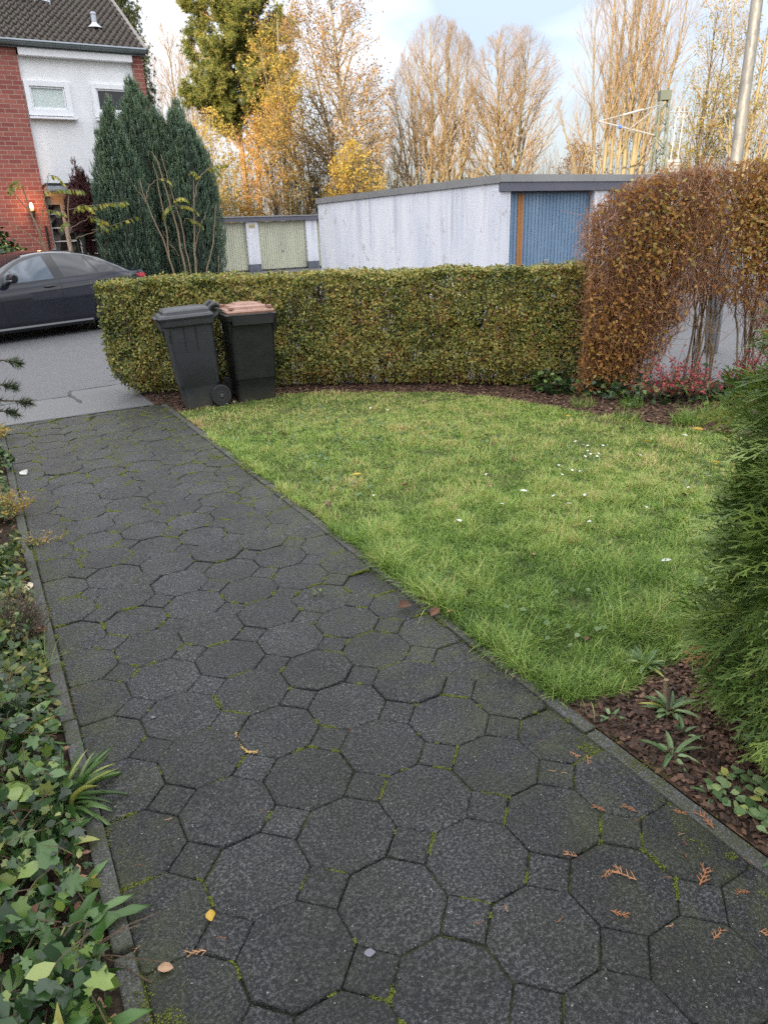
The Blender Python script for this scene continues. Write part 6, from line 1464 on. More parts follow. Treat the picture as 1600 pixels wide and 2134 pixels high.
tree('birch', 'pale pinkish bare tree far behind, between the house and the pine', (16.1, 59.5), [(0, 0, .2, 0, 15.0, .2), (-.5, .2, -1.8, .8, 13.8, .16), (.4, 0, 1.7, -.8, 13.5, .15)], [LV(18, .25, .98, .5, 4.4, 7, .6, .12, .5, .014, con), LV(9, .2, .98, .5, 1.8, 5, .2, .2, .6, .010), LV(5, .3, 1, .5, .8, 3, .1, .2, .6, .009)], 220, B_PALE, env=((0, 0, 8.4), (3.9, 3.9, 7.4)), twig_mat=T_PINK)
# right edge
tree('ash', 'tall tree with pale forked trunk and yellow green leaves behind the lamp post', (37.2, 27.2), [(0, 0, .6, -.5, 12.5, .17), (-.1, .1, -1.3, 1.0, 12.2, .12), (.3, -.3, 2.1, -1.6, 11.6, .13)], [LV(16, .25, .98, .6, 3.4, 7, .5, .15, .5, .012, con), LV(8, .2, .98, .55, 1.5, 5, .2, .2, .6, .0075), LV(4, .3, 1, .55, .6, 3, .1, .2, .6, .006)], 221, B_PALE, env=((.4, -.4, 7.2), (3.6, 3.6, 6.4)), twig_mat=T_PINK, leaves=(7500, .09, .16, L_OLIVE, (LEAF_V, LEAF_F), [(0, 1), (8, .8), (11, .25)], 3))
tree('ash', 'dark stemmed tree with olive leaves right of the mast', (37.9, 30.5), [(0, 0, .3, .2, 11.8, .16), (.2, .1, 1.0, -.4, 11.0, .11)], [LV(18, .22, .98, .65, 3.2, 7, .45, .16, .5, .012, con), LV(8, .2, .98, .55, 1.4, 5, .2, .2, .6, .0075), LV(4, .3, 1, .55, .6, 3, .1, .2, .6, .006)], 222, B_DARK, env=((.2, 0, 6.6), (3.0, 3.0, 6.0)), twig_mat=T_GOLD, leaves=(7500, .09, .16, L_OLIVE, (LEAF_V, LEAF_F), [(0, 1), (7, .9), (11, .25)], 3))
tree('ash', 'leafy olive green tree at the right picture edge beyond the lamp post', (39.5, 22.6), [(0, 0, -.2, .1, 10.5, .15), (.2, .2, -1.2, .9, 10.0, .12)], [LV(16, .2, .98, .7, 3.2, 7, .4, .16, .5, .012, con), LV(8, .2, .98, .55, 1.4, 5, .2, .2, .6, .0075), LV(4, .3, 1, .55, .6, 3, .1, .2, .6, .006)], 223, B_GREY, env=((0, 0, 5.6), (3.2, 3.2, 5.4)), twig_mat=T_GOLD, leaves=(5200, .08, .14, L_OLIVE, (LEAF_V, LEAF_F), [(0, 1), (8, .9), (11, .4)], 3))
# ---- far scrub that reads as one mass
L_YOL = leaf_mat('yellow_olive_leaf', [(0, (0.20, 0.17, 0.04)), (.4, (0.40, 0.31, 0.07)), (.8, (0.52, 0.42, 0.10)), (1, (0.36, 0.33, 0.10))], .6, .4)
def thicket(name, label, pts, h0, h1, n, mat, seed, s0=.10, s1=.2):
    rng = np.random.default_rng(seed); a = np.array(pts, float); t = rng.random(n); i = rng.integers(0, len(a) - 1, n); p = a[i] * (1 - t[:, None]) + a[i + 1] * t[:, None] + rng.normal(0, 1.0, (n, 2))
    top = h0 + (h1 - h0) * (.5 + .5 * pnoise(np.stack([p[:, 0], p[:, 1], p[:, 0] * 0], 1), .5, seed)); z = top * rng.random(n) ** .8
    P = np.stack([p[:, 0], p[:, 1], z], 1); ok = rng.random(n) < np.clip(.6 + .6 * pnoise(P, .8, seed + 2), .05, 1); P = P[ok]; n = len(P)
    V, F, R = scatter(LEAF_V, LEAF_F, P, frames(rng.normal(0, 1, (n, 3)), rng), rng.uniform(s0, s1, n), rng)
    k = 420; t = rng.random(k); i = rng.integers(0, len(a) - 1, k); q = a[i] * (1 - t[:, None]) + a[i + 1] * t[:, None] + rng.normal(0, 1, (k, 2)); Q = np.zeros((k, 5, 3)); l = rng.normal(0, .5, (k, 2)); hh = rng.uniform(h0, h1, k) * 1.1
    for j in range(5): Q[:, j, :2] = q + l * j / 4 + rng.normal(0, .06, (k, 2)); Q[:, j, 2] = hh * j / 4
    V2, F2, R2 = tubes(Q, np.linspace(.03, .007, 5)[None] * rng.uniform(.4, 1, (k, 1)), 4); Q2, r2 = branch_level(Q, np.full((k, 5), .015), rng=rng, **LV(8, .3, 1, .6, 1.1, 4, .4, .2, .5, .006))
    V3, F3, R3 = tubes(Q2, r2, 3)
    o = np_mesh(name, V, F, mat, rnd=R); tag(o, label, 'thicket', kind='stuff')
    Vs, Fs, Rs = merge([(V2, F2, R2), (V3, F3, R3)]); st = np_mesh('brushwood', Vs, Fs, T_GOLD, o, rnd=Rs); st['kind'] = 'stuff'
thicket('thicket', 'glowing golden scrub behind the row of pale green garages', [(8, 46), (14, 46.5), (19, 44.5), (23, 44)], 3.2, 6.4, 26000, L_GOLD, 230)
thicket('thicket', 'low yellowish scrub behind the white garage roof below the limes', [(23, 49), (30, 47), (36, 43), (40, 38)], 3.0, 6.0, 24000, L_YOL, 231)
thicket('thicket', 'olive and yellow scrub behind the tall hedge at the right', [(38, 36), (40.5, 31), (42, 26), (43, 20), (43, 14)], 4.0, 7.5, 17000, L_OLIVE, 232)

# ---- conifers
def needle_tuft():
    r = np.random.default_rng(3); V = []; F = []
    for i in range(15):
        d = unit(r.normal(0, 1, (1, 3)) + np.array([0, .9, 0]))[0]; s = unit(np.cross(d, r.normal(0, 1, 3))[None])[0] * .075; b = len(V); V += [tuple(-s), tuple(s), tuple(d)]; F.append((b, b + 1, b + 2))
    return np.array(V), [np.array(F)]
NT = needle_tuft()
M_PINE = leaf_mat('pine_needle', [(0, (0.055, 0.085, 0.022)), (.45, (0.14, 0.175, 0.042)), (.8, (0.25, 0.26, 0.065)), (1, (0.34, 0.30, 0.09))], .5, .2)
M_SPRU = leaf_mat('spruce_needle', [(0, (0.022, 0.036, 0.016)), (.5, (0.05, 0.075, 0.03)), (1, (0.10, 0.12, 0.045))], .5, .15)
def conifer(name, label, base, specs, levels, env, ntuft, s0, s1, seed, mat, bark, clump=.16):
    rng = np.random.default_rng(seed); root = empty(name, (*base, 0), 0, label, 'conifer'); b0 = np.array([*base, 0.]); env = (b0 + np.array(env[0]), np.array(env[1]))
    P, R = make_stems(base, specs, rng, 12, .06); sets = [tubes(P, R, 9)]
    for i, lv in enumerate(levels): P, R = branch_level(P, R, rng=rng, env=env, **lv); sets.append(tubes(P, R, 5 if i == 0 else 3))
    V, F, r = merge(sets); np_mesh('trunk', V, F, bark, root, True, smooth=True, rnd=r)
    idx = rng.integers(0, len(P), ntuft); ps, tg = interp_poly(P, idx, rng.uniform(.25, 1, ntuft) ** .7); ps = ps + rng.normal(0, clump, ps.shape)
    V, F, r = scatter(NT[0], NT[1], ps, frames_y(tg + rng.normal(0, .3, tg.shape) + np.array([0, 0, .45]), rng), rng.uniform(s0, s1, ntuft), rng); np_mesh('crown', V, F, mat, root, True, rnd=r)
conifer('pine_tree', 'big green pine with twin reddish trunks rising above the golden trees', (18.6, 51.3), [(-.2, .1, -1.3, .6, 18.4, .29), (.25, -.1, 1.1, -.5, 18.0, .25)], [LV(34, .34, .98, 1.05, 4.2, 7, .45, .14, .5, .015, lambda t: 1.15 - .65 * t), LV(12, .25, 1, .65, 1.5, 5, .4, .2, .6, .009)], ((-.3, .1, 12.8), (4.1, 4.1, 7.6)), 40000, .14, .26, 240, M_PINE, B_PINE, .13)
conifer('spruce', 'dark spruce rising behind the tiled roof of the brick house', (6.35, 29.6), [(0, 0, 0, 0, 12.6, .2)], [LV(60, .2, .97, 1.45, 1.15, 6, .05, .1, .5, .012, lambda t: 1.05 - .95 * (t - .2)), LV(9, .2, 1, .75, .5, 4, -.25, .15, .6, .008)], ((0, 0, 5.5), (.85, .85, 8.0)), 14000, .08, .15, 241, M_SPRU, B_DARK)

# ---- yews in front of the house
def shoot_tmpl():
    r = np.random.default_rng(9); V = []; F = []
    for i in range(18):
        y = i / 18 * .9; a = i * 2.4; d = np.array([cos(a) * .7, .62, sin(a) * .7]); p = np.array([0, y, 0]); L_ = .30 * (1 - .5 * y); s = np.array([-sin(a), 0, cos(a)]) * .05; b = len(V); V += [tuple(p - s), tuple(p + s), tuple(p + d * L_)]; F.append((b, b + 1, b + 2))
    return np.array(V), [np.array(F)]
SHT = shoot_tmpl()
M_YEW = leaf_mat('yew_needle', [(0, (0.045, 0.09, 0.07)), (.4, (0.13, 0.21, 0.155)), (.75, (0.22, 0.32, 0.21)), (1, (0.31, 0.39, 0.22))], .5, .12)
M_PURP = leaf_mat('purple_leaf', [(0, (0.04, 0.014, 0.016)), (.5, (0.10, 0.034, 0.036)), (1, (0.19, 0.075, 0.07))], .5, .15)
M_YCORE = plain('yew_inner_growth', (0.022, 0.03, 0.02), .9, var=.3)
def yew(name, label, c, prof, nshoot, s0, s1, seed, mat, sqz=.8, ncol=9, upr=2.0, cat='conifer', leanx=0.0, core=None, zmin=.03):
    """a bundle of upright columns: prof = [(z, radius)]"""
    rng = np.random.default_rng(seed); root = empty(name, (c[0], c[1], 0), 0, label, cat); zs, rs = zip(*prof); H0 = zs[-1]
    cols = [(0, 0, 1.0, 1.0)] + [(rs[len(rs) // 2] * .70 * cos(k * 2 * pi / ncol + .3), rs[len(rs) // 2] * .70 * sin(k * 2 * pi / ncol + .3) * sqz, rng.uniform(.84, .985), .46) for k in range(ncol)]
    nper = nshoot // len(cols); parts = []; cores = MB()
    for (dx, dy, hs, rsx) in cols:
        n = nper if rsx < 1 else int(nper * 1.2); z = rng.uniform(zmin, 1, n) ** .9 * H0 * hs; r_ = np.interp(z / hs, zs, rs) * rsx; a = rng.uniform(0, 2 * pi, n); rr_ = r_ * (1 - np.abs(rng.normal(0, .10, n))) * (1 + .10 * np.sin(a * 5 + dx * 9) + .08 * np.sin(z * 5 + a * 2))
        taper = np.interp(z / (H0 * hs), [0, .25, .7, 1], [.75, 1, .95, .55]); off = np.stack([dx * taper + leanx * z, dy * taper], 1)
        P = np.stack([c[0] + off[:, 0] + rr_ * np.cos(a), c[1] + off[:, 1] + rr_ * np.sin(a) * sqz, z], 1); o_ = np.stack([np.cos(a), np.sin(a), np.zeros(n)], 1); d = o_ * .55 + np.array([0, 0, upr]) + rng.normal(0, .28, (n, 3))
        rn = np.clip(rng.beta(2, 2.4, n) + .12 * np.sin(z * 3 + a * 3) + .16 * (z / H0 - .5), 0, 1); parts.append(scatter(SHT[0], SHT[1], P, frames_y(d, rng), rng.uniform(s0, s1, n), rnd=rn))
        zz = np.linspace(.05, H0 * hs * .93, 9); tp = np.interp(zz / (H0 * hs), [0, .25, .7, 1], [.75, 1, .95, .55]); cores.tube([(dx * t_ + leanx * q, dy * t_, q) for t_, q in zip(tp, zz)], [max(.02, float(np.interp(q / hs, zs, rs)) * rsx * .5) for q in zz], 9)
    for q in range(max(8, ncol * 8)):
        a = rng.uniform(0, 2 * pi); zt = H0 * rng.uniform(.5, 1.0); r_ = float(np.interp(zt, zs, rs)) * rng.uniform(.55, 1.02); L_ = rng.uniform(.3, .65); m_ = 110; zz = rng.random(m_) * L_; wr = (.075 * (1 - zz / L_) + .012)
        aa = rng.uniform(0, 2 * pi, m_); P = np.stack([c[0] + leanx * zt + r_ * cos(a) + wr * np.cos(aa), c[1] + r_ * sin(a) * sqz + wr * np.sin(aa), zt - .22 + zz], 1); d = np.stack([np.cos(aa) * .45, np.sin(aa) * .45, np.full(m_, 1.3)], 1)
        parts.append(scatter(SHT[0], SHT[1], P, frames_y(d, rng), rng.uniform(s0, s1, m_) * .9, rnd=np.clip(rng.beta(2, 2, m_) + .15, 0, 1)))
    cores.build('trunk', core or M_YCORE, root, smooth=True); V, F, R = merge(parts); np_mesh('crown', V, F, mat, root, True, rnd=R)
yew('yew', 'left bluish green yew column next to the purple shrub by the door', (3.36, 17.5), [(0, .32), (.5, .48), (1.4, .58), (2.4, .57), (3.1, .44), (3.6, .27), (3.95, .05)], 11000, .09, .17, 251, M_YEW, ncol=6)
yew('yew', 'tallest yew clump in the middle in front of the right upstairs window', (4.08, 18.1), [(0, .46), (.6, .64), (1.6, .74), (2.8, .74), (3.6, .64), (4.15, .42), (4.5, .06)], 17000, .09, .17, 252, M_YEW, ncol=9)
yew('yew', 'right yew clump beside the pale green garages', (4.88, 17.8), [(0, .45), (.6, .60), (1.6, .68), (2.6, .66), (3.3, .52), (3.8, .32), (4.1, .05)], 12500, .09, .17, 253, M_YEW, ncol=7)
yew('barberry', 'dark purple leaved shrub between the front door and the yews', (2.62, 18.1), [(0, .05), (1.4, .07), (1.75, .16), (2.2, .36), (2.5, .28), (2.85, .03)], 6500, .07, .13, 254, M_PURP, ncol=5, upr=.5, cat='shrub', leanx=.0, zmin=.68)
def round_shrub(name, label, c, rad, h, n, s0, s1, mat, seed, tm=(LEAF_V, LEAF_F)):
    rng = np.random.default_rng(seed); root = empty(name, (c[0], c[1], 0), 0, label, 'shrub'); d = unit(rng.normal(0, 1, (n, 3))); d[:, 2] = np.abs(d[:, 2]); r_ = 1 - np.abs(rng.normal(0, .16, n)) + .12 * pnoise(d, 3, seed); P = np.array([*c, .05]) + d * r_[:, None] * np.array([rad, rad, h])
    V, F, R = scatter(tm[0], tm[1], P, frames(d + rng.normal(0, .5, (n, 3)), rng), rng.uniform(s0, s1, n), rng); np_mesh('leaves', V, F, mat, root, True, rnd=R)
    k = 60; e = np.array([*c, 0]) + d[:k] * np.array([rad, rad, h]) * .85; st = np.array([*c, 0]) + d[:k] * np.array([.15, .15, 0]); Q = np.stack([st, (st + e) / 2 + np.array([0, 0, .12]), e], 1); V, F, R = tubes(Q, np.array([[.014, .009, .004]]) * np.ones((k, 1)), 5); np_mesh('stems', V, F, M_STEMD, root, True, rnd=R)
round_shrub('evergreen_shrub', 'round dark evergreen shrub below the brick wall left of the porch lamp', (.72, 18.3), .95, 1.85, 3200, .09, .17, M_IVY, 255)
round_shrub('evergreen_shrub', 'low yellowing shrub between car roof and the dark evergreen', (.35, 17.5), .55, 1.30, 800, .06, .12, M_GCOV, 256)

# ---- saplings with bare stems and hanging yellow pinnate leaves
def pinnate(base, d, L_, npair, ls, rng, droop=.5):
    """one long leaf: midrib polyline plus hanging leaflets"""
    k = 8; P = [np.array(base, float)]; dd = np.array(d, float)
    for i in range(k): dd = unit((dd + np.array([0, 0, -droop / k]))[None])[0]; P.append(P[-1] + dd * L_ / k)
    P = np.array(P); t = np.linspace(.18, 1, npair); x = t * k; i0 = np.minimum(x.astype(int), k - 1); ps = P[i0] + (P[i0 + 1] - P[i0]) * (x - i0)[:, None]; tg = unit(P[i0 + 1] - P[i0]); sd = unit(np.cross(tg, np.array([0, 0, 1.])))
    pos = np.concatenate([ps, ps]); d2 = np.concatenate([sd * .55 + tg * .35 + np.array([0, 0, -.75]), -sd * .55 + tg * .35 + np.array([0, 0, -.75])]) + rng.normal(0, .15, (2 * npair, 3)); return P, pos, d2, ls * rng.uniform(.75, 1.1, 2 * npair)
M_SUM = leaf_mat('sumac_leaf', [(0, (0.11, 0.17, 0.05)), (.4, (0.24, 0.28, 0.06)), (.75, (0.45, 0.40, 0.07)), (1, (0.55, 0.45, 0.09))], .5, .35)
def sapling(label, c, stems, leavesp, seed):
    rng = np.random.default_rng(seed); root = empty('sapling', (c[0], c[1], 0), 0, label, 'sapling'); sets = []
    for pts, r in stems:
        a = np.array(pts, float); t = np.linspace(0, 1, len(a)); tt = np.linspace(0, 1, 12); P = np.stack([np.interp(tt, t, a[:, j]) for j in range(3)], 1); P[1:-1] += rng.normal(0, .010, (10, 3)); sets.append(tubes(P[None], np.linspace(r, r * .35, 12)[None], 7))
    ribs = []; ps = []; ds = []; ls = []
    for (b, d, L_, npair, l_, dr) in leavesp: P, p, d2, s_ = pinnate(b, d, L_, npair, l_, rng, dr); ribs.append(P); ps.append(p); ds.append(d2); ls.append(s_)
    V, F, R = merge(sets + [tubes(np.array(ribs), np.linspace(.006, .0025, 9)[None] * np.ones((len(ribs), 1)), 4)]); np_mesh('stems', V, F, M_STEMT, root, True, smooth=True, rnd=R)
    ps, ds, ls = np.concatenate(ps), np.concatenate(ds), np.concatenate(ls); V, F, R = scatter(OVAL_V, OVAL_F, ps, frames_y(ds, rng), ls, rng); np_mesh('leaves', V, F, M_SUM, root, True, rnd=R)
Y = 16.7
sapling('thin sapling with drooping yellow leaves in front of the porch and lit lamp', (1.55, Y),
        [([(1.62, Y, 0), (1.55, Y, 1.4), (1.46, Y, 2.0), (1.36, Y, 2.75)], .032), ([(1.50, Y, 1.75), (1.75, Y, 2.5), (1.9, Y, 2.85)], .012), ([(1.44, Y, 2.1), (1.15, Y, 2.55), (.95, Y, 2.9)], .012), ([(1.55, Y, 1.5), (1.1, Y, 1.9), (.7, Y, 2.15)], .012), ([(2.02, Y, 0), (2.02, Y, 1.4), (2.10, Y, 2.1), (2.22, Y, 2.55)], .022), ([(2.05, Y, 1.6), (2.5, Y, 1.72), (2.9, Y, 1.95)], .008), ([(2.07, Y, 1.8), (2.45, Y, 2.0), (2.7, Y, 2.2)], .008), ([(1.55, Y, 1.2), (1.2, Y, 1.6), (.9, Y, 1.7)], .009)],
        [((1.60, Y, 2.52), (1, -.1, .15), .85, 12, .13, .25), ((2.12, Y, 2.18), (1, -.05, .18), 1.15, 17, .14, .12), ((1.62, Y, 2.18), (1, -.1, .1), .42, 8, .11, .5), ((2.2, Y, 2.1), (.3, -.2, .9), .5, 11, .13, 2.3), ((2.45, Y, 2.05), (1, 0, .0), .35, 6, .13, .6), ((2.5, Y, 1.78), (1, 0, .12), .95, 8, .15, -.25), ((1.36, Y, 2.72), (-.9, .1, .3), .35, 7, .10, 1.8), ((1.40, Y, 2.6), (-.5, -.3, .6), .4, 7, .10, 2.2), ((1.88, Y, 2.8), (.6, 0, .4), .3, 6, .10, 2.0), ((.95, Y, 2.5), (-1, 0, .3), .5, 9, .12, 1.4), ((2.1, Y, 1.95), (-.5, -.4, .2), .3, 6, .11, 1.2), ((2.6, Y, 1.95), (.8, -.4, .0), .3, 5, .12, 1.5)], 261)
Y = 16.6
sapling('cluster of bare tan saplings with few yellow green leaves in front of the yews', (4.4, Y),
        [([(4.32, Y, 0), (4.28, Y, .9), (4.20, Y, 1.9), (4.02, Y, 3.0), (3.92, Y, 3.25)], .026), ([(4.08, Y, 0), (4.05, Y, .8), (3.86, Y, 1.7), (3.64, Y, 2.35), (3.60, Y, 2.75)], .024), ([(3.64, Y, 2.3), (3.78, Y, 2.6), (3.98, Y, 2.75)], .010), ([(3.66, Y, 2.3), (3.45, Y, 2.6), (3.38, Y, 2.8)], .008), ([(4.42, Y, 0), (4.40, Y, 1.0), (4.30, Y, 2.0), (4.10, Y, 3.2)], .02), ([(4.50, Y, 0), (4.52, Y, 1.0), (4.62, Y, 1.9), (4.72, Y, 2.7)], .026), ([(4.52, Y, 1.2), (4.72, Y, 1.75), (4.95, Y, 2.1)], .012), ([(4.66, Y, 2.3), (4.85, Y, 2.75), (5.1, Y, 2.95)], .012), ([(4.62, Y, 0), (4.78, Y, .9), (5.02, Y, 1.5), (5.14, Y, 2.2)], .02), ([(4.2, Y, 1.2), (4.0, Y, 1.5), (3.9, Y, 1.75)], .008), ([(3.98, Y, 1.2), (4.0, Y, 2.0), (3.95, Y, 2.9), (3.9, Y, 3.05)], .016), ([(4.9, Y, 0), (5.02, Y, .8), (5.1, Y, 1.2)], .012)],
        [((4.22, Y, 2.25), (.3, -.3, .8), .42, 9, .11, 2.0), ((4.24, Y, 2.2), (-.7, -.2, .4), .38, 8, .11, 2.0), ((4.3, Y, 2.2), (.8, -.2, .3), .45, 9, .11, 1.2), ((4.45, Y, 1.95), (.9, 0, .1), .38, 8, .11, 1.0), ((5.0, Y, 2.9), (.8, 0, .45), .5, 10, .12, .5), ((4.85, Y, 2.72), (-.2, -.1, .9), .35, 7, .10, 2.4), ((3.98, Y, 2.72), (.5, -.2, .4), .28, 6, .10, 1.6), ((4.0, Y, .7), (.5, -.3, .6), .3, 6, .09, 1.5), ((4.7, Y, .75), (.5, -.3, .7), .3, 7, .09, 1.5), ((5.1, Y, 2.95), (.9, -.1, .0), .3, 6, .11, 1.2)], 262)
rosette('wall_weed', 'thin weed growing at the foot of the white garage wall', (7.38, 15.2), 9, .9, .05, 263, M_SAGE, 1.2, 1.5, spread=.05)

# ------------------------------------------------------------------ lamp post, railway mast, signal
g = N('galvanised_steel', 0.6, 0.4, 0.35)
n1 = g.voro(30, g.coord('Object', (1, 1, .5)), out='Color'); sx = g.n.new('ShaderNodeSeparateColor'); g.l.new(n1, sx.inputs[0])
c = g.ramp(sx.outputs[0], [(0, (0.12, 0.13, 0.145)), (1, (0.19, 0.20, 0.21))]); c = g.mix(g.ramp(g.noise(3, 6, .7, g.coord('Object', (1, 1, .3))), [(.5, (0, 0, 0)), (.8, (.5, .5, .5))]), c, (.3, .29, .26)); g.col(c); g.rough(g.ramp(g.noise(25, 5), [(.3, (.5,) * 3), (.7, (.7,) * 3)])); M_GALV = g.m
lp = empty('street_lamp', (7.99, 5.90, 0), 0, 'tall galvanised grey lamp post rising behind the tall hedge at right', 'street lamp')
mb = MB(); mb.lathe([(.084, 0), (.084, 1.1), (.068, 1.14), (.064, 2.4), (.058, 4.2), (.048, 6.2), (.046, 6.25)], 24); mb.build('pole', M_GALV, lp, smooth=True, angle=30)
mb = MB(); mb.box(-.095, -.07, -.045, .045, .45, .95); mb.build('service_door', M_GALV, lp, bevel=.004)
mb = MB(); mb.loft([rrect(-.06, .10, -.06, .06, .03, 6.2), rrect(-.12, .38, -.13, .13, .05, 6.26), rrect(-.10, .42, -.14, .14, .05, 6.34), rrect(-.02, .3, -.09, .09, .04, 6.40)]); hd = mb.build('lamp_head', M_GALV, lp, smooth=True, angle=30)
mb = MB(); mb.loft([rrect(.02, .34, -.10, .10, .03, 6.235), rrect(.04, .32, -.08, .08, .03, 6.22)]); mb.build('lens', M_OBSC, parent=hd)

M_MAST = plain('mast_green_paint', (0.085, 0.105, 0.09), 0.7, .2, .12, 3); M_INS = plain('light_tube', (.26, .27, .29), .5, .3); M_BLUEI = plain('blue_insulator', (.05, .12, .42), .35); M_CONC = plain('weight_concrete', (.25, .26, .28), .8, 0, .15, 4)
ms = empty('catenary_mast', (30.4, 26.7, 0), 0, 'green lattice railway mast with white bracket tubes behind the hedge', 'railway mast')
mb = MB(); ax_ = np.array([.878, -.479]); ay_ = np.array([.479, .878])
def mp(a, b, z): q = ax_ * a + ay_ * b; return (q[0], q[1], z)
def wh_(z): return .40 - .028 * z
for s in (-1, 1):
    for t in (-1, 1): mb.tube([mp(s * wh_(0), t * wh_(0) * .7, 0), mp(s * wh_(7.0), t * wh_(7.0) * .7, 7.0)], .045, 4)
for k in range(13):
    z0, z1 = .2 + k * .5, .7 + k * .5
    for t in (-1, 1):
        s = 1 if (k % 2) else -1; mb.tube([mp(s * wh_(z0), t * wh_(z0) * .7, z0), mp(-s * wh_(z1), t * wh_(z1) * .7, z1)], .022, 4); mb.tube([mp(t * wh_(z0), s * wh_(z0) * .7, z0), mp(t * wh_(z1), -s * wh_(z1) * .7, z1)], .022, 4)
mb.build('lattice_tower', M_MAST, ms)
mb = MB(); w = wh_(6.9) + .05; mb.add([mp(a * w, b * w * .8, z) for z in (6.75, 7.15) for b in (-1, 1) for a in (-1, 1)], [(0, 2, 3, 1), (4, 5, 7, 6), (0, 1, 5, 4), (1, 3, 7, 5), (3, 2, 6, 7), (2, 0, 4, 6)]); mb.build('mast_cap', M_MAST, ms)
mb = MB(); Tp = mp(-2.85, .55, 6.05); mb.tube([mp(-.2, 0, 6.55), Tp], .022, 6); mb.tube([mp(-.28, 0, 5.30), Tp], .032, 6); mb.tube([mp(-.2, 0, 6.5), mp(-1.45, .2, 5.65)], .018, 6); mb.tube([mp(-.9, .1, 6.42), mp(-1.8, .32, 6.24)], .05, 8)
arm = mb.build('bracket_arm', M_INS, ms)
mb = MB(); a0, a1 = np.array(mp(-1.80, .33, 5.735)), np.array(mp(-1.95, .36, 5.78)); mb.tube([a0, a1], .085, 8); mb.build('insulator', M_BLUEI, parent=arm)
mb = MB()
for q in (0, .25):
    ring = [mp(.72 + q + .24 * cos(a), -.1, 6.22 + .24 * sin(a)) for a in np.linspace(0, 2 * pi, 21)]; mb.tube(ring, .028, 5); mb.tube([mp(.48 + q, -.1, 6.22), mp(.96 + q, -.1, 6.22)], .02, 4); mb.tube([mp(.72 + q, -.1, 5.98), mp(.72 + q, -.1, 6.46)], .02, 4)
mb.tube([mp(.2, 0, 6.25), mp(.9, -.1, 6.22)], .03, 5)
mb.build('tension_wheel', M_INS, ms)
mb = MB(); mb.tube([mp(.62, -.1, 6.0), mp(.56, -.1, 4.2)], .016, 4); mb.tube([mp(.95, -.1, 6.0), mp(.90, -.1, 4.2)], .016, 4); mb.build('tension_wire', M_INS, ms)
mb = MB()
for k in range(6):
    z = 3.35 + k * .145
    for a in (.52, .86): mb.lathe([(.155, z), (.165, z + .01), (.165, z + .12), (.155, z + .13)], 12, mp(a, -.1, 0))
mb.build('counterweight', M_CONC, ms)
sg = empty('railway_signal', (18.7, 41.05, 0), 0, 'dark railway signal post with two heads seen above the garages left of the white wall', 'signal')
mb = MB(); mb.tube([(0, 0, 0), (0, 0, 4.3)], .06, 8); mb.build('post', M_DARK, sg)
mb = MB(); mb.box(-.17, .17, -.14, .06, 3.35, 4.0); mb.box(-.2, .2, -.10, .06, 4.25, 4.6); hd = mb.build('signal_head', M_DARK, sg, bevel=.02)
mb = MB(); mb.lathe([(.07, -.15), (.075, -.142), (.02, -.142)], 12, (0, 0, 3.68), 'y'); mb.build('signal_lens', M_OBSC, parent=hd)
mb = MB(); mb.box(-.3, .25, -.08, .05, 2.55, 2.62); mb.box(-.26, -.10, -.12, .0, 2.62, 2.86); mb.build('equipment_box', M_CONC, sg)

# ------------------------------------------------------------------ litter that can be counted
M_SPRIG = leaf_mat('dry_cypress', [(0, (0.26, 0.10, 0.045)), (.5, (0.40, 0.19, 0.085)), (1, (0.52, 0.31, 0.16))], .7, .15)
def sprig_mesh(seed, branchy):
    r = random.Random(seed); mb = MB(); pts = [Vector((0, 0, .004))]; a = 0
    n = 4 if branchy else 2
    for i in range(n): a += r.uniform(-.35, .35); pts.append(pts[-1] + Vector((cos(a), sin(a), 0)) * (1.0 / n) + Vector((0, 0, r.uniform(-.02, .04))))
    mb.tube(pts, [.035 - .02 * i / n for i in range(n + 1)], 5); s = 1
    for i in range(1, n + 1):
        for q in range(2 if branchy else 1):
            s = -s; b = pts[i - 1].lerp(pts[i], r.random()); aa = a + s * r.uniform(.5, .9); L_ = r.uniform(.22, .5); e = b + Vector((cos(aa), sin(aa), 0)) * L_ + Vector((0, 0, r.uniform(.0, .06))); mb.tube([b, b.lerp(e, .55) + Vector((0, 0, .02)), e], [.026, .024, .014], 5)
            if branchy and r.random() < .7: ab_ = aa - s * .6; m = b.lerp(e, .5); mb.tube([m, m + Vector((cos(ab_), sin(ab_), .02)) * L_ * .5], [.022, .013], 5)
    me = bpy.data.meshes.new('cypress_sprig'); me.from_pydata([tuple(v) for v in mb.v], [], mb.f); me.update(); me.materials.append(M_SPRIG)
    at = me.attributes.new('rnd', 'FLOAT', 'POINT'); at.data.foreach_set('value', [r.random()] * len(me.vertices)); return me
SPM = [sprig_mesh(s, True) for s in range(4)] + [sprig_mesh(10 + s, False) for s in range(3)]
SPRIG = [(1.321,1.418,0), (1.370,1.330,1), (1.377,1.256,1), (1.296,1.261,0), (1.257,1.300,0), (1.283,1.090,1), (1.355,1.042,1), (1.331,1.029,0), (1.447,0.994,1), (1.484,0.909,0), (1.481,0.885,2), (1.406,0.919,0), (1.386,0.909,0), (1.101,1.014,1), (1.144,0.940,1), (1.178,0.881,2), (1.260,0.840,0), (1.301,0.788,2), (1.345,0.862,0), (1.390,0.710,1), (1.056,0.851,1), (1.135,0.753,0), (1.205,0.673,1), (1.313,0.632,1), (0.846,0.995,0), (0.923,0.895,0), (1.467,0.764,0), (0.274,1.936,0), (0.069,1.810,0), (0.083,1.597,0), (0.005,1.515,0), (0.214,1.271,0), (0.163,1.264,1), (0.025,1.468,0), (0.030,1.361,0), (0.175,1.728,0), (0.382,1.251,0), (0.428,1.620,0), (0.826,1.806,0), (0.749,0.997,0), (0.845,0.996,0)]
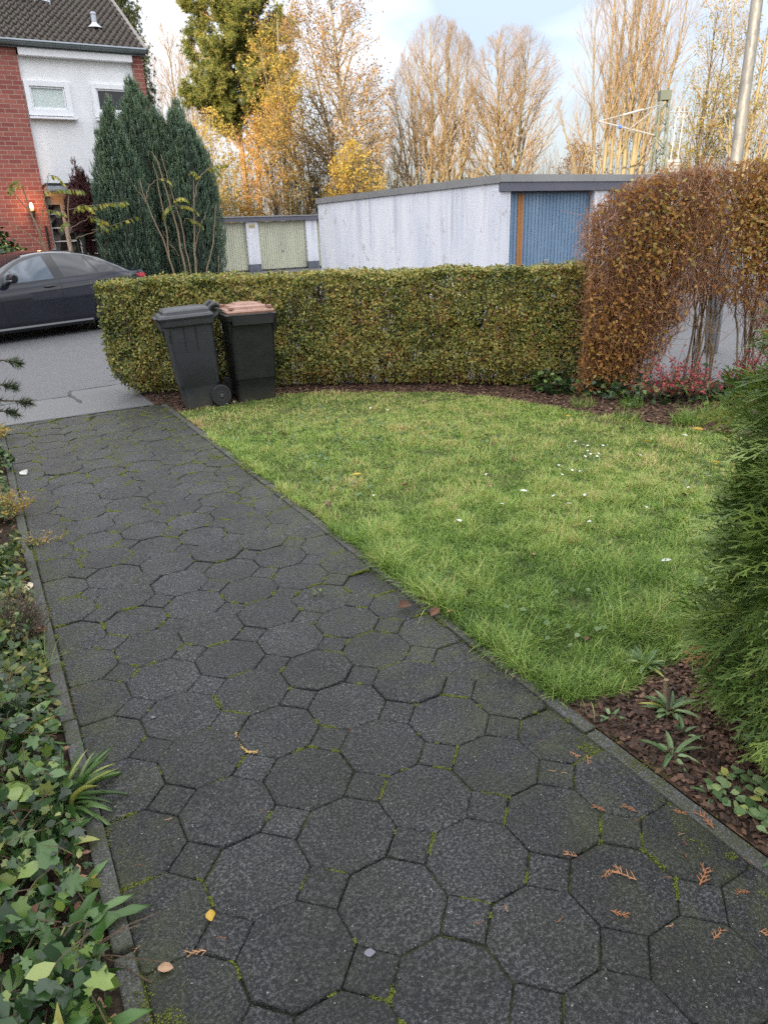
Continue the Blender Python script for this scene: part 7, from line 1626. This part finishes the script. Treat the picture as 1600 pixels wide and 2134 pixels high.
SPL = {15: 'largest orange cypress sprig, lying forked on a paver near the lower right corner', 17: 'thick pile-like orange cypress sprig on a small square paver at the lower right', 20: 'curved orange cypress sprig lying nearer the picture bottom than the large forked one', 19: 'forked orange cypress sprig at the mossy corner by the right edge', 23: 'dry cypress sprig beside the moss at the right picture edge, below the forked one', 22: 'short comb-like cypress sprig alone on the paver right of the curved one', 10: 'reddish cypress sprig on the edging stone beside the mulch', 1: 'forked cypress sprig just inside the edging, opposite the thuja', 6: 'long straight cypress sprig beside a paver joint near the edging', 14: 'smiling v-shaped cypress sprig above the largest one', 13: 'thin flat cypress sprig lying along a mossy joint above the v-shaped one', 36: 'cypress crumb on the octagon left of the picture middle at the bottom', 27: 'small red cypress flake on an octagon in the left half of the path', 32: 'dark reddish cypress sprig on the joint near the bottom left edging', 31: 'cypress flake on the small square paver beside the yellow leaf'}
jr = random.Random(300)
for i, (x, y, big) in enumerate(SPRIG):
    me = SPM[jr.randrange(4)] if big else SPM[4 + jr.randrange(3)]
    o = bpy.data.objects.new('cypress_sprig', me); COL.objects.link(o); s_ = {0: .020, 1: .034, 2: .056}[big] * jr.uniform(.85, 1.15); o.scale = (s_, s_, s_ * .7); o.rotation_euler = (0, 0, jr.uniform(0, 6.28)); o.location = (x, y, .003 if x < 1.47 else .010)
    if i in SPL: tag(o, SPL[i], 'sprig', 'orange cypress sprigs on the path')
    else: tag(o, 'small dry orange cypress flake scattered on the dark pavers' if x > .7 else 'tiny brown cypress flake on the left half of the path', 'sprig', 'small cypress flakes on the path, right half' if x > .7 else 'small cypress flakes on the path, left half')
# fallen leaves
def leaf_obj(name, x, y, size, mat, label, group=None, z=.012, cat='leaf', seed=0, curl=.35):
    r = random.Random(seed); nx, ny = 5, 7; V = []; F = []
    for j in range(ny):
        t = j / (ny - 1); w = .34 * sin(pi * min(.985, .06 + t * .94)) ** .8
        for i in range(nx): u = i / (nx - 1) * 2 - 1; V.append((w * u * (1 + .08 * r.uniform(-1, 1)), t, curl * (u * u * w * 1.1 + .35 * (t - .5) ** 2) + r.uniform(-.012, .012)))
    for j in range(ny - 1):
        for i in range(nx - 1): a = j * nx + i; F.append((a, a + 1, a + nx + 1, a + nx))
    me = bpy.data.meshes.new(name); me.from_pydata(V, [], F); me.update(); me.materials.append(mat); at = me.attributes.new('rnd', 'FLOAT', 'POINT'); at.data.foreach_set('value', [r.random()] * len(V))
    for p in me.polygons: p.use_smooth = True
    o = bpy.data.objects.new(name, me); COL.objects.link(o); o.scale = (size,) * 3; o.rotation_euler = (r.uniform(-.3, .3), r.uniform(-.3, .3), r.uniform(0, 6.28)); o.location = (x, y, z); return tag(o, label, cat, group)
M_YL = leaf_mat('fallen_yellow', [(0, (.50, .30, .04)), (1, (.62, .45, .08))], .5, .3); M_WHITEP = leaf_mat('pale_petal', [(0, (.62, .64, .62)), (1, (.8, .8, .78))], .5, .3)
BROWN = [(1.923,5.517), (2.022,5.443), (2.532,4.975), (2.596,4.841), (3.247,4.197), (3.108,3.755), (2.521,4.494), (1.633,3.680), (3.614,5.685), (2.198,2.474), (2.649,3.435), (2.188,3.758), (1.426,2.407), (1.451,2.271), (1.508,2.234), (3.989,3.094), (3.495,2.655), (1.876,1.762), (3.207,3.165), (4.321,3.925), (4.386,3.787)]
BL = {7: 'largest curled brown leaf on the lawn close to the edging', 12: 'long brown leaf lying on the right edging stone', 13: 'reddish curled leaf on the edging beside a lawn weed', 14: 'dark curled leaf at the lawn edge behind the reddish one', 9: 'dark brown leaf sunk in the near lawn grass', 15: 'brown leaf near the daisies by the thuja', 17: 'rust coloured leaf in the nearest part of the lawn', 4: 'pinkish brown leaf in the middle of the far lawn', 0: 'dark curled leaf on the far lawn near the bins', 1: 'pale brown leaf beside the dark leaf near the bins'}
for i, (x, y) in enumerate(BROWN): leaf_obj('brown_leaf', x, y, .07 if i in (7, 12) else jr.uniform(.035, .06), M_BRLEAF, BL.get(i, 'brown fallen leaf lying in the lawn grass'), 'brown leaves on the lawn' if i in BL else 'brown leaves alike in the grass', .03 if not 12 <= i <= 13 else .016, seed=i, curl=.7)
YEL = [((2.071,4.085), 'bright yellow leaf in the middle of the left lawn'), ((4.233,4.412), 'yellow leaf at the lawn edge below the dark leaning stems'), ((4.187,3.506), 'yellow leaf above the daisies on the right lawn'), ((4.749,3.481), 'ochre leaf on the mulch right of the lawn'), ((4.139,2.935), 'yellow leaf touching the thuja outline'), ((0.197,1.333), 'single small yellow leaf on the near left pavers')]
for i, ((x, y), lab) in enumerate(YEL): leaf_obj('yellow_leaf', x, y, .085 if i < 5 else .035, M_YL, lab, 'yellow fallen leaves', .04 if i < 5 else .004, seed=40 + i)
PETAL = [(1.923,3.646), (2.126,3.039), (2.473,3.101), (2.737,3.172), (2.836,3.033), (2.996,2.942), (2.813,2.867), (2.715,2.605), (2.748,3.581), (3.130,2.594), (2.631,2.058), (3.865,2.746), (4.497,3.420), (3.856,3.310), (4.400,3.228), (3.565,2.667)]
PL_ = {1: 'bright white petal standing up nearest the edging on the lawn', 3: 'largest white petal on the middle of the lawn', 10: 'white petal in the tall grass next to the thuja', 12: 'white petal farthest back, below the grass tufts', 0: 'small white petal closest to the yellow leaf on the lawn'}
for i, (x, y) in enumerate(PETAL): leaf_obj('white_petal', x, y, .045 if i in (1, 3, 12, 10) else .026, M_WHITEP, PL_.get(i, 'white petal lying on the green lawn'), 'white petals on the lawn' if i in PL_ else 'white petals alike', .05, 'petal', seed=70 + i)
M_DAISY = plain('daisy_white', (.8, .8, .8), .5, var=.03); M_DCEN = plain('daisy_yellow', (.6, .42, .05), .6)
mbp = MB()
for k in range(13): a = 2 * pi * k / 13; mbp.add([(cos(a - .12) * .15, sin(a - .12) * .15, 0), (cos(a - .2) * .7, sin(a - .2) * .7, .10), (cos(a) * 1.0, sin(a) * 1.0, .04), (cos(a + .2) * .7, sin(a + .2) * .7, .10), (cos(a + .12) * .15, sin(a + .12) * .15, 0)], [(0, 1, 2, 3, 4)])
mbp.lathe([(.01, .16), (.2, .12), (.28, .0)], 8, m=1); mbp.tube([(0, 0, 0), (.2, .1, -1.2), (.15, .2, -2.6)], .05, 4, m=2)
d0 = mbp.build('daisy', [M_DAISY, M_DCEN, M_GRASS]); dm = d0.data; bpy.data.objects.remove(d0)
DAISY = [(3.589,3.503), (3.616,3.497), (3.629,3.572), (3.712,3.701), (3.720,3.665), (3.727,3.797), (3.237,3.440), (3.122,3.282), (3.235,3.308), (3.304,3.331), (3.643,3.478), (3.809,3.601), (3.262,3.265), (3.587,3.436), (3.521,3.484), (3.007,5.699), (3.099,5.537)]
for i, (x, y) in enumerate(DAISY):
    o = bpy.data.objects.new('daisy', dm); COL.objects.link(o); o.location = (x, y, .055); o.scale = (.0105,) * 3; o.rotation_euler = (jr.uniform(-.4, .2), jr.uniform(-.3, .3), jr.uniform(0, 6)); far_ = y > 5
    tag(o, 'white daisy on the far lawn in front of the low hedge' if far_ else 'white daisy in the patch on the right of the lawn', 'daisy', 'daisies near the low hedge' if far_ else 'daisies on the right lawn')
leaf_obj('pale_leaf', .053, 1.275, .035, M_BRLEAF, 'dry twisted brown leaf at the bottom left edging', None, .006, seed=90, curl=.6)
leaf_obj('grey_leaf', .249, 2.224, .025, plain('grey_leaf_skin', (.12, .12, .13), .6), 'small grey leaf on an octagon left of the path middle', None, .004, seed=91)
leaf_obj('grey_leaf', .483, 1.064, .026, plain('lichen_grey', (.11, .11, .13), .7), 'flat bluish grey lichen flake on a square paver near the bottom', None, .004, seed=92, curl=.1)
leaf_obj('feather', .093, 5.616, .09, M_WHITEP, 'white feather on the pavers near the far left edging', None, .004, 'feather', seed=93)
leaf_obj('bark_piece', -.055, 3.62, .09, plain('pale_wood', (.55, .46, .33), .8, var=.2), 'pale piece of wood lying against the left edging', None, .02, 'wood piece', seed=94)
for i, (x, y) in enumerate(((-.05, 2.60), (-.06, 2.36), (-.09, 2.52), (-.065, 3.1))): leaf_obj('brown_leaf', x, y, .07, M_BRLEAF, ['folded brown leaf against the left edging', 'brown leaf lower down beside the ivy and edging', 'dark red leaf on bare soil left of the folded one', 'small brown leaf farther up the left edging'][i], 'brown leaves along the left edging', .012, seed=95 + i, curl=.7)
for i, (x, y) in enumerate(((1.44, 2.12), (1.14, 2.74))):
    rosette('joint_weed', ['little green weed between path edging and lawn', 'little green weed sprouting from a paver joint'][i], (x + .1 * (i == 0), y), 7, .06 - .03 * i, .03, 310 + i, M_GCOV, .2, 1.0, (OVAL_V, OVAL_F))
# ochre crumbs of lichen in one joint
rng = np.random.default_rng(320); pth = np.array([(.476, 1.992), (.47, 1.95), (.473, 1.908), (.485, 1.88), (.51, 1.865)]); n = 120; i = rng.integers(0, 4, n); t = rng.random((n, 1)); p = pth[i] * (1 - t) + pth[i + 1] * t + rng.normal(0, .003, (n, 2))
V, F, R = scatter(MO_V, MO_F, np.stack([p[:, 0], p[:, 1], np.zeros(n)], 1), frames(np.array([0, 0, 1.]) + rng.normal(0, .3, (n, 3)), rng), rng.uniform(.002, .006, n), rng); o = np_mesh('crumbs', V, F, plain('ochre_crumb', (.42, .28, .10), .8), rnd=R); tag(o, 'ochre crumbs filling one joint in the middle of the path', 'crumbs', kind='stuff')
# pebbles on the pavers
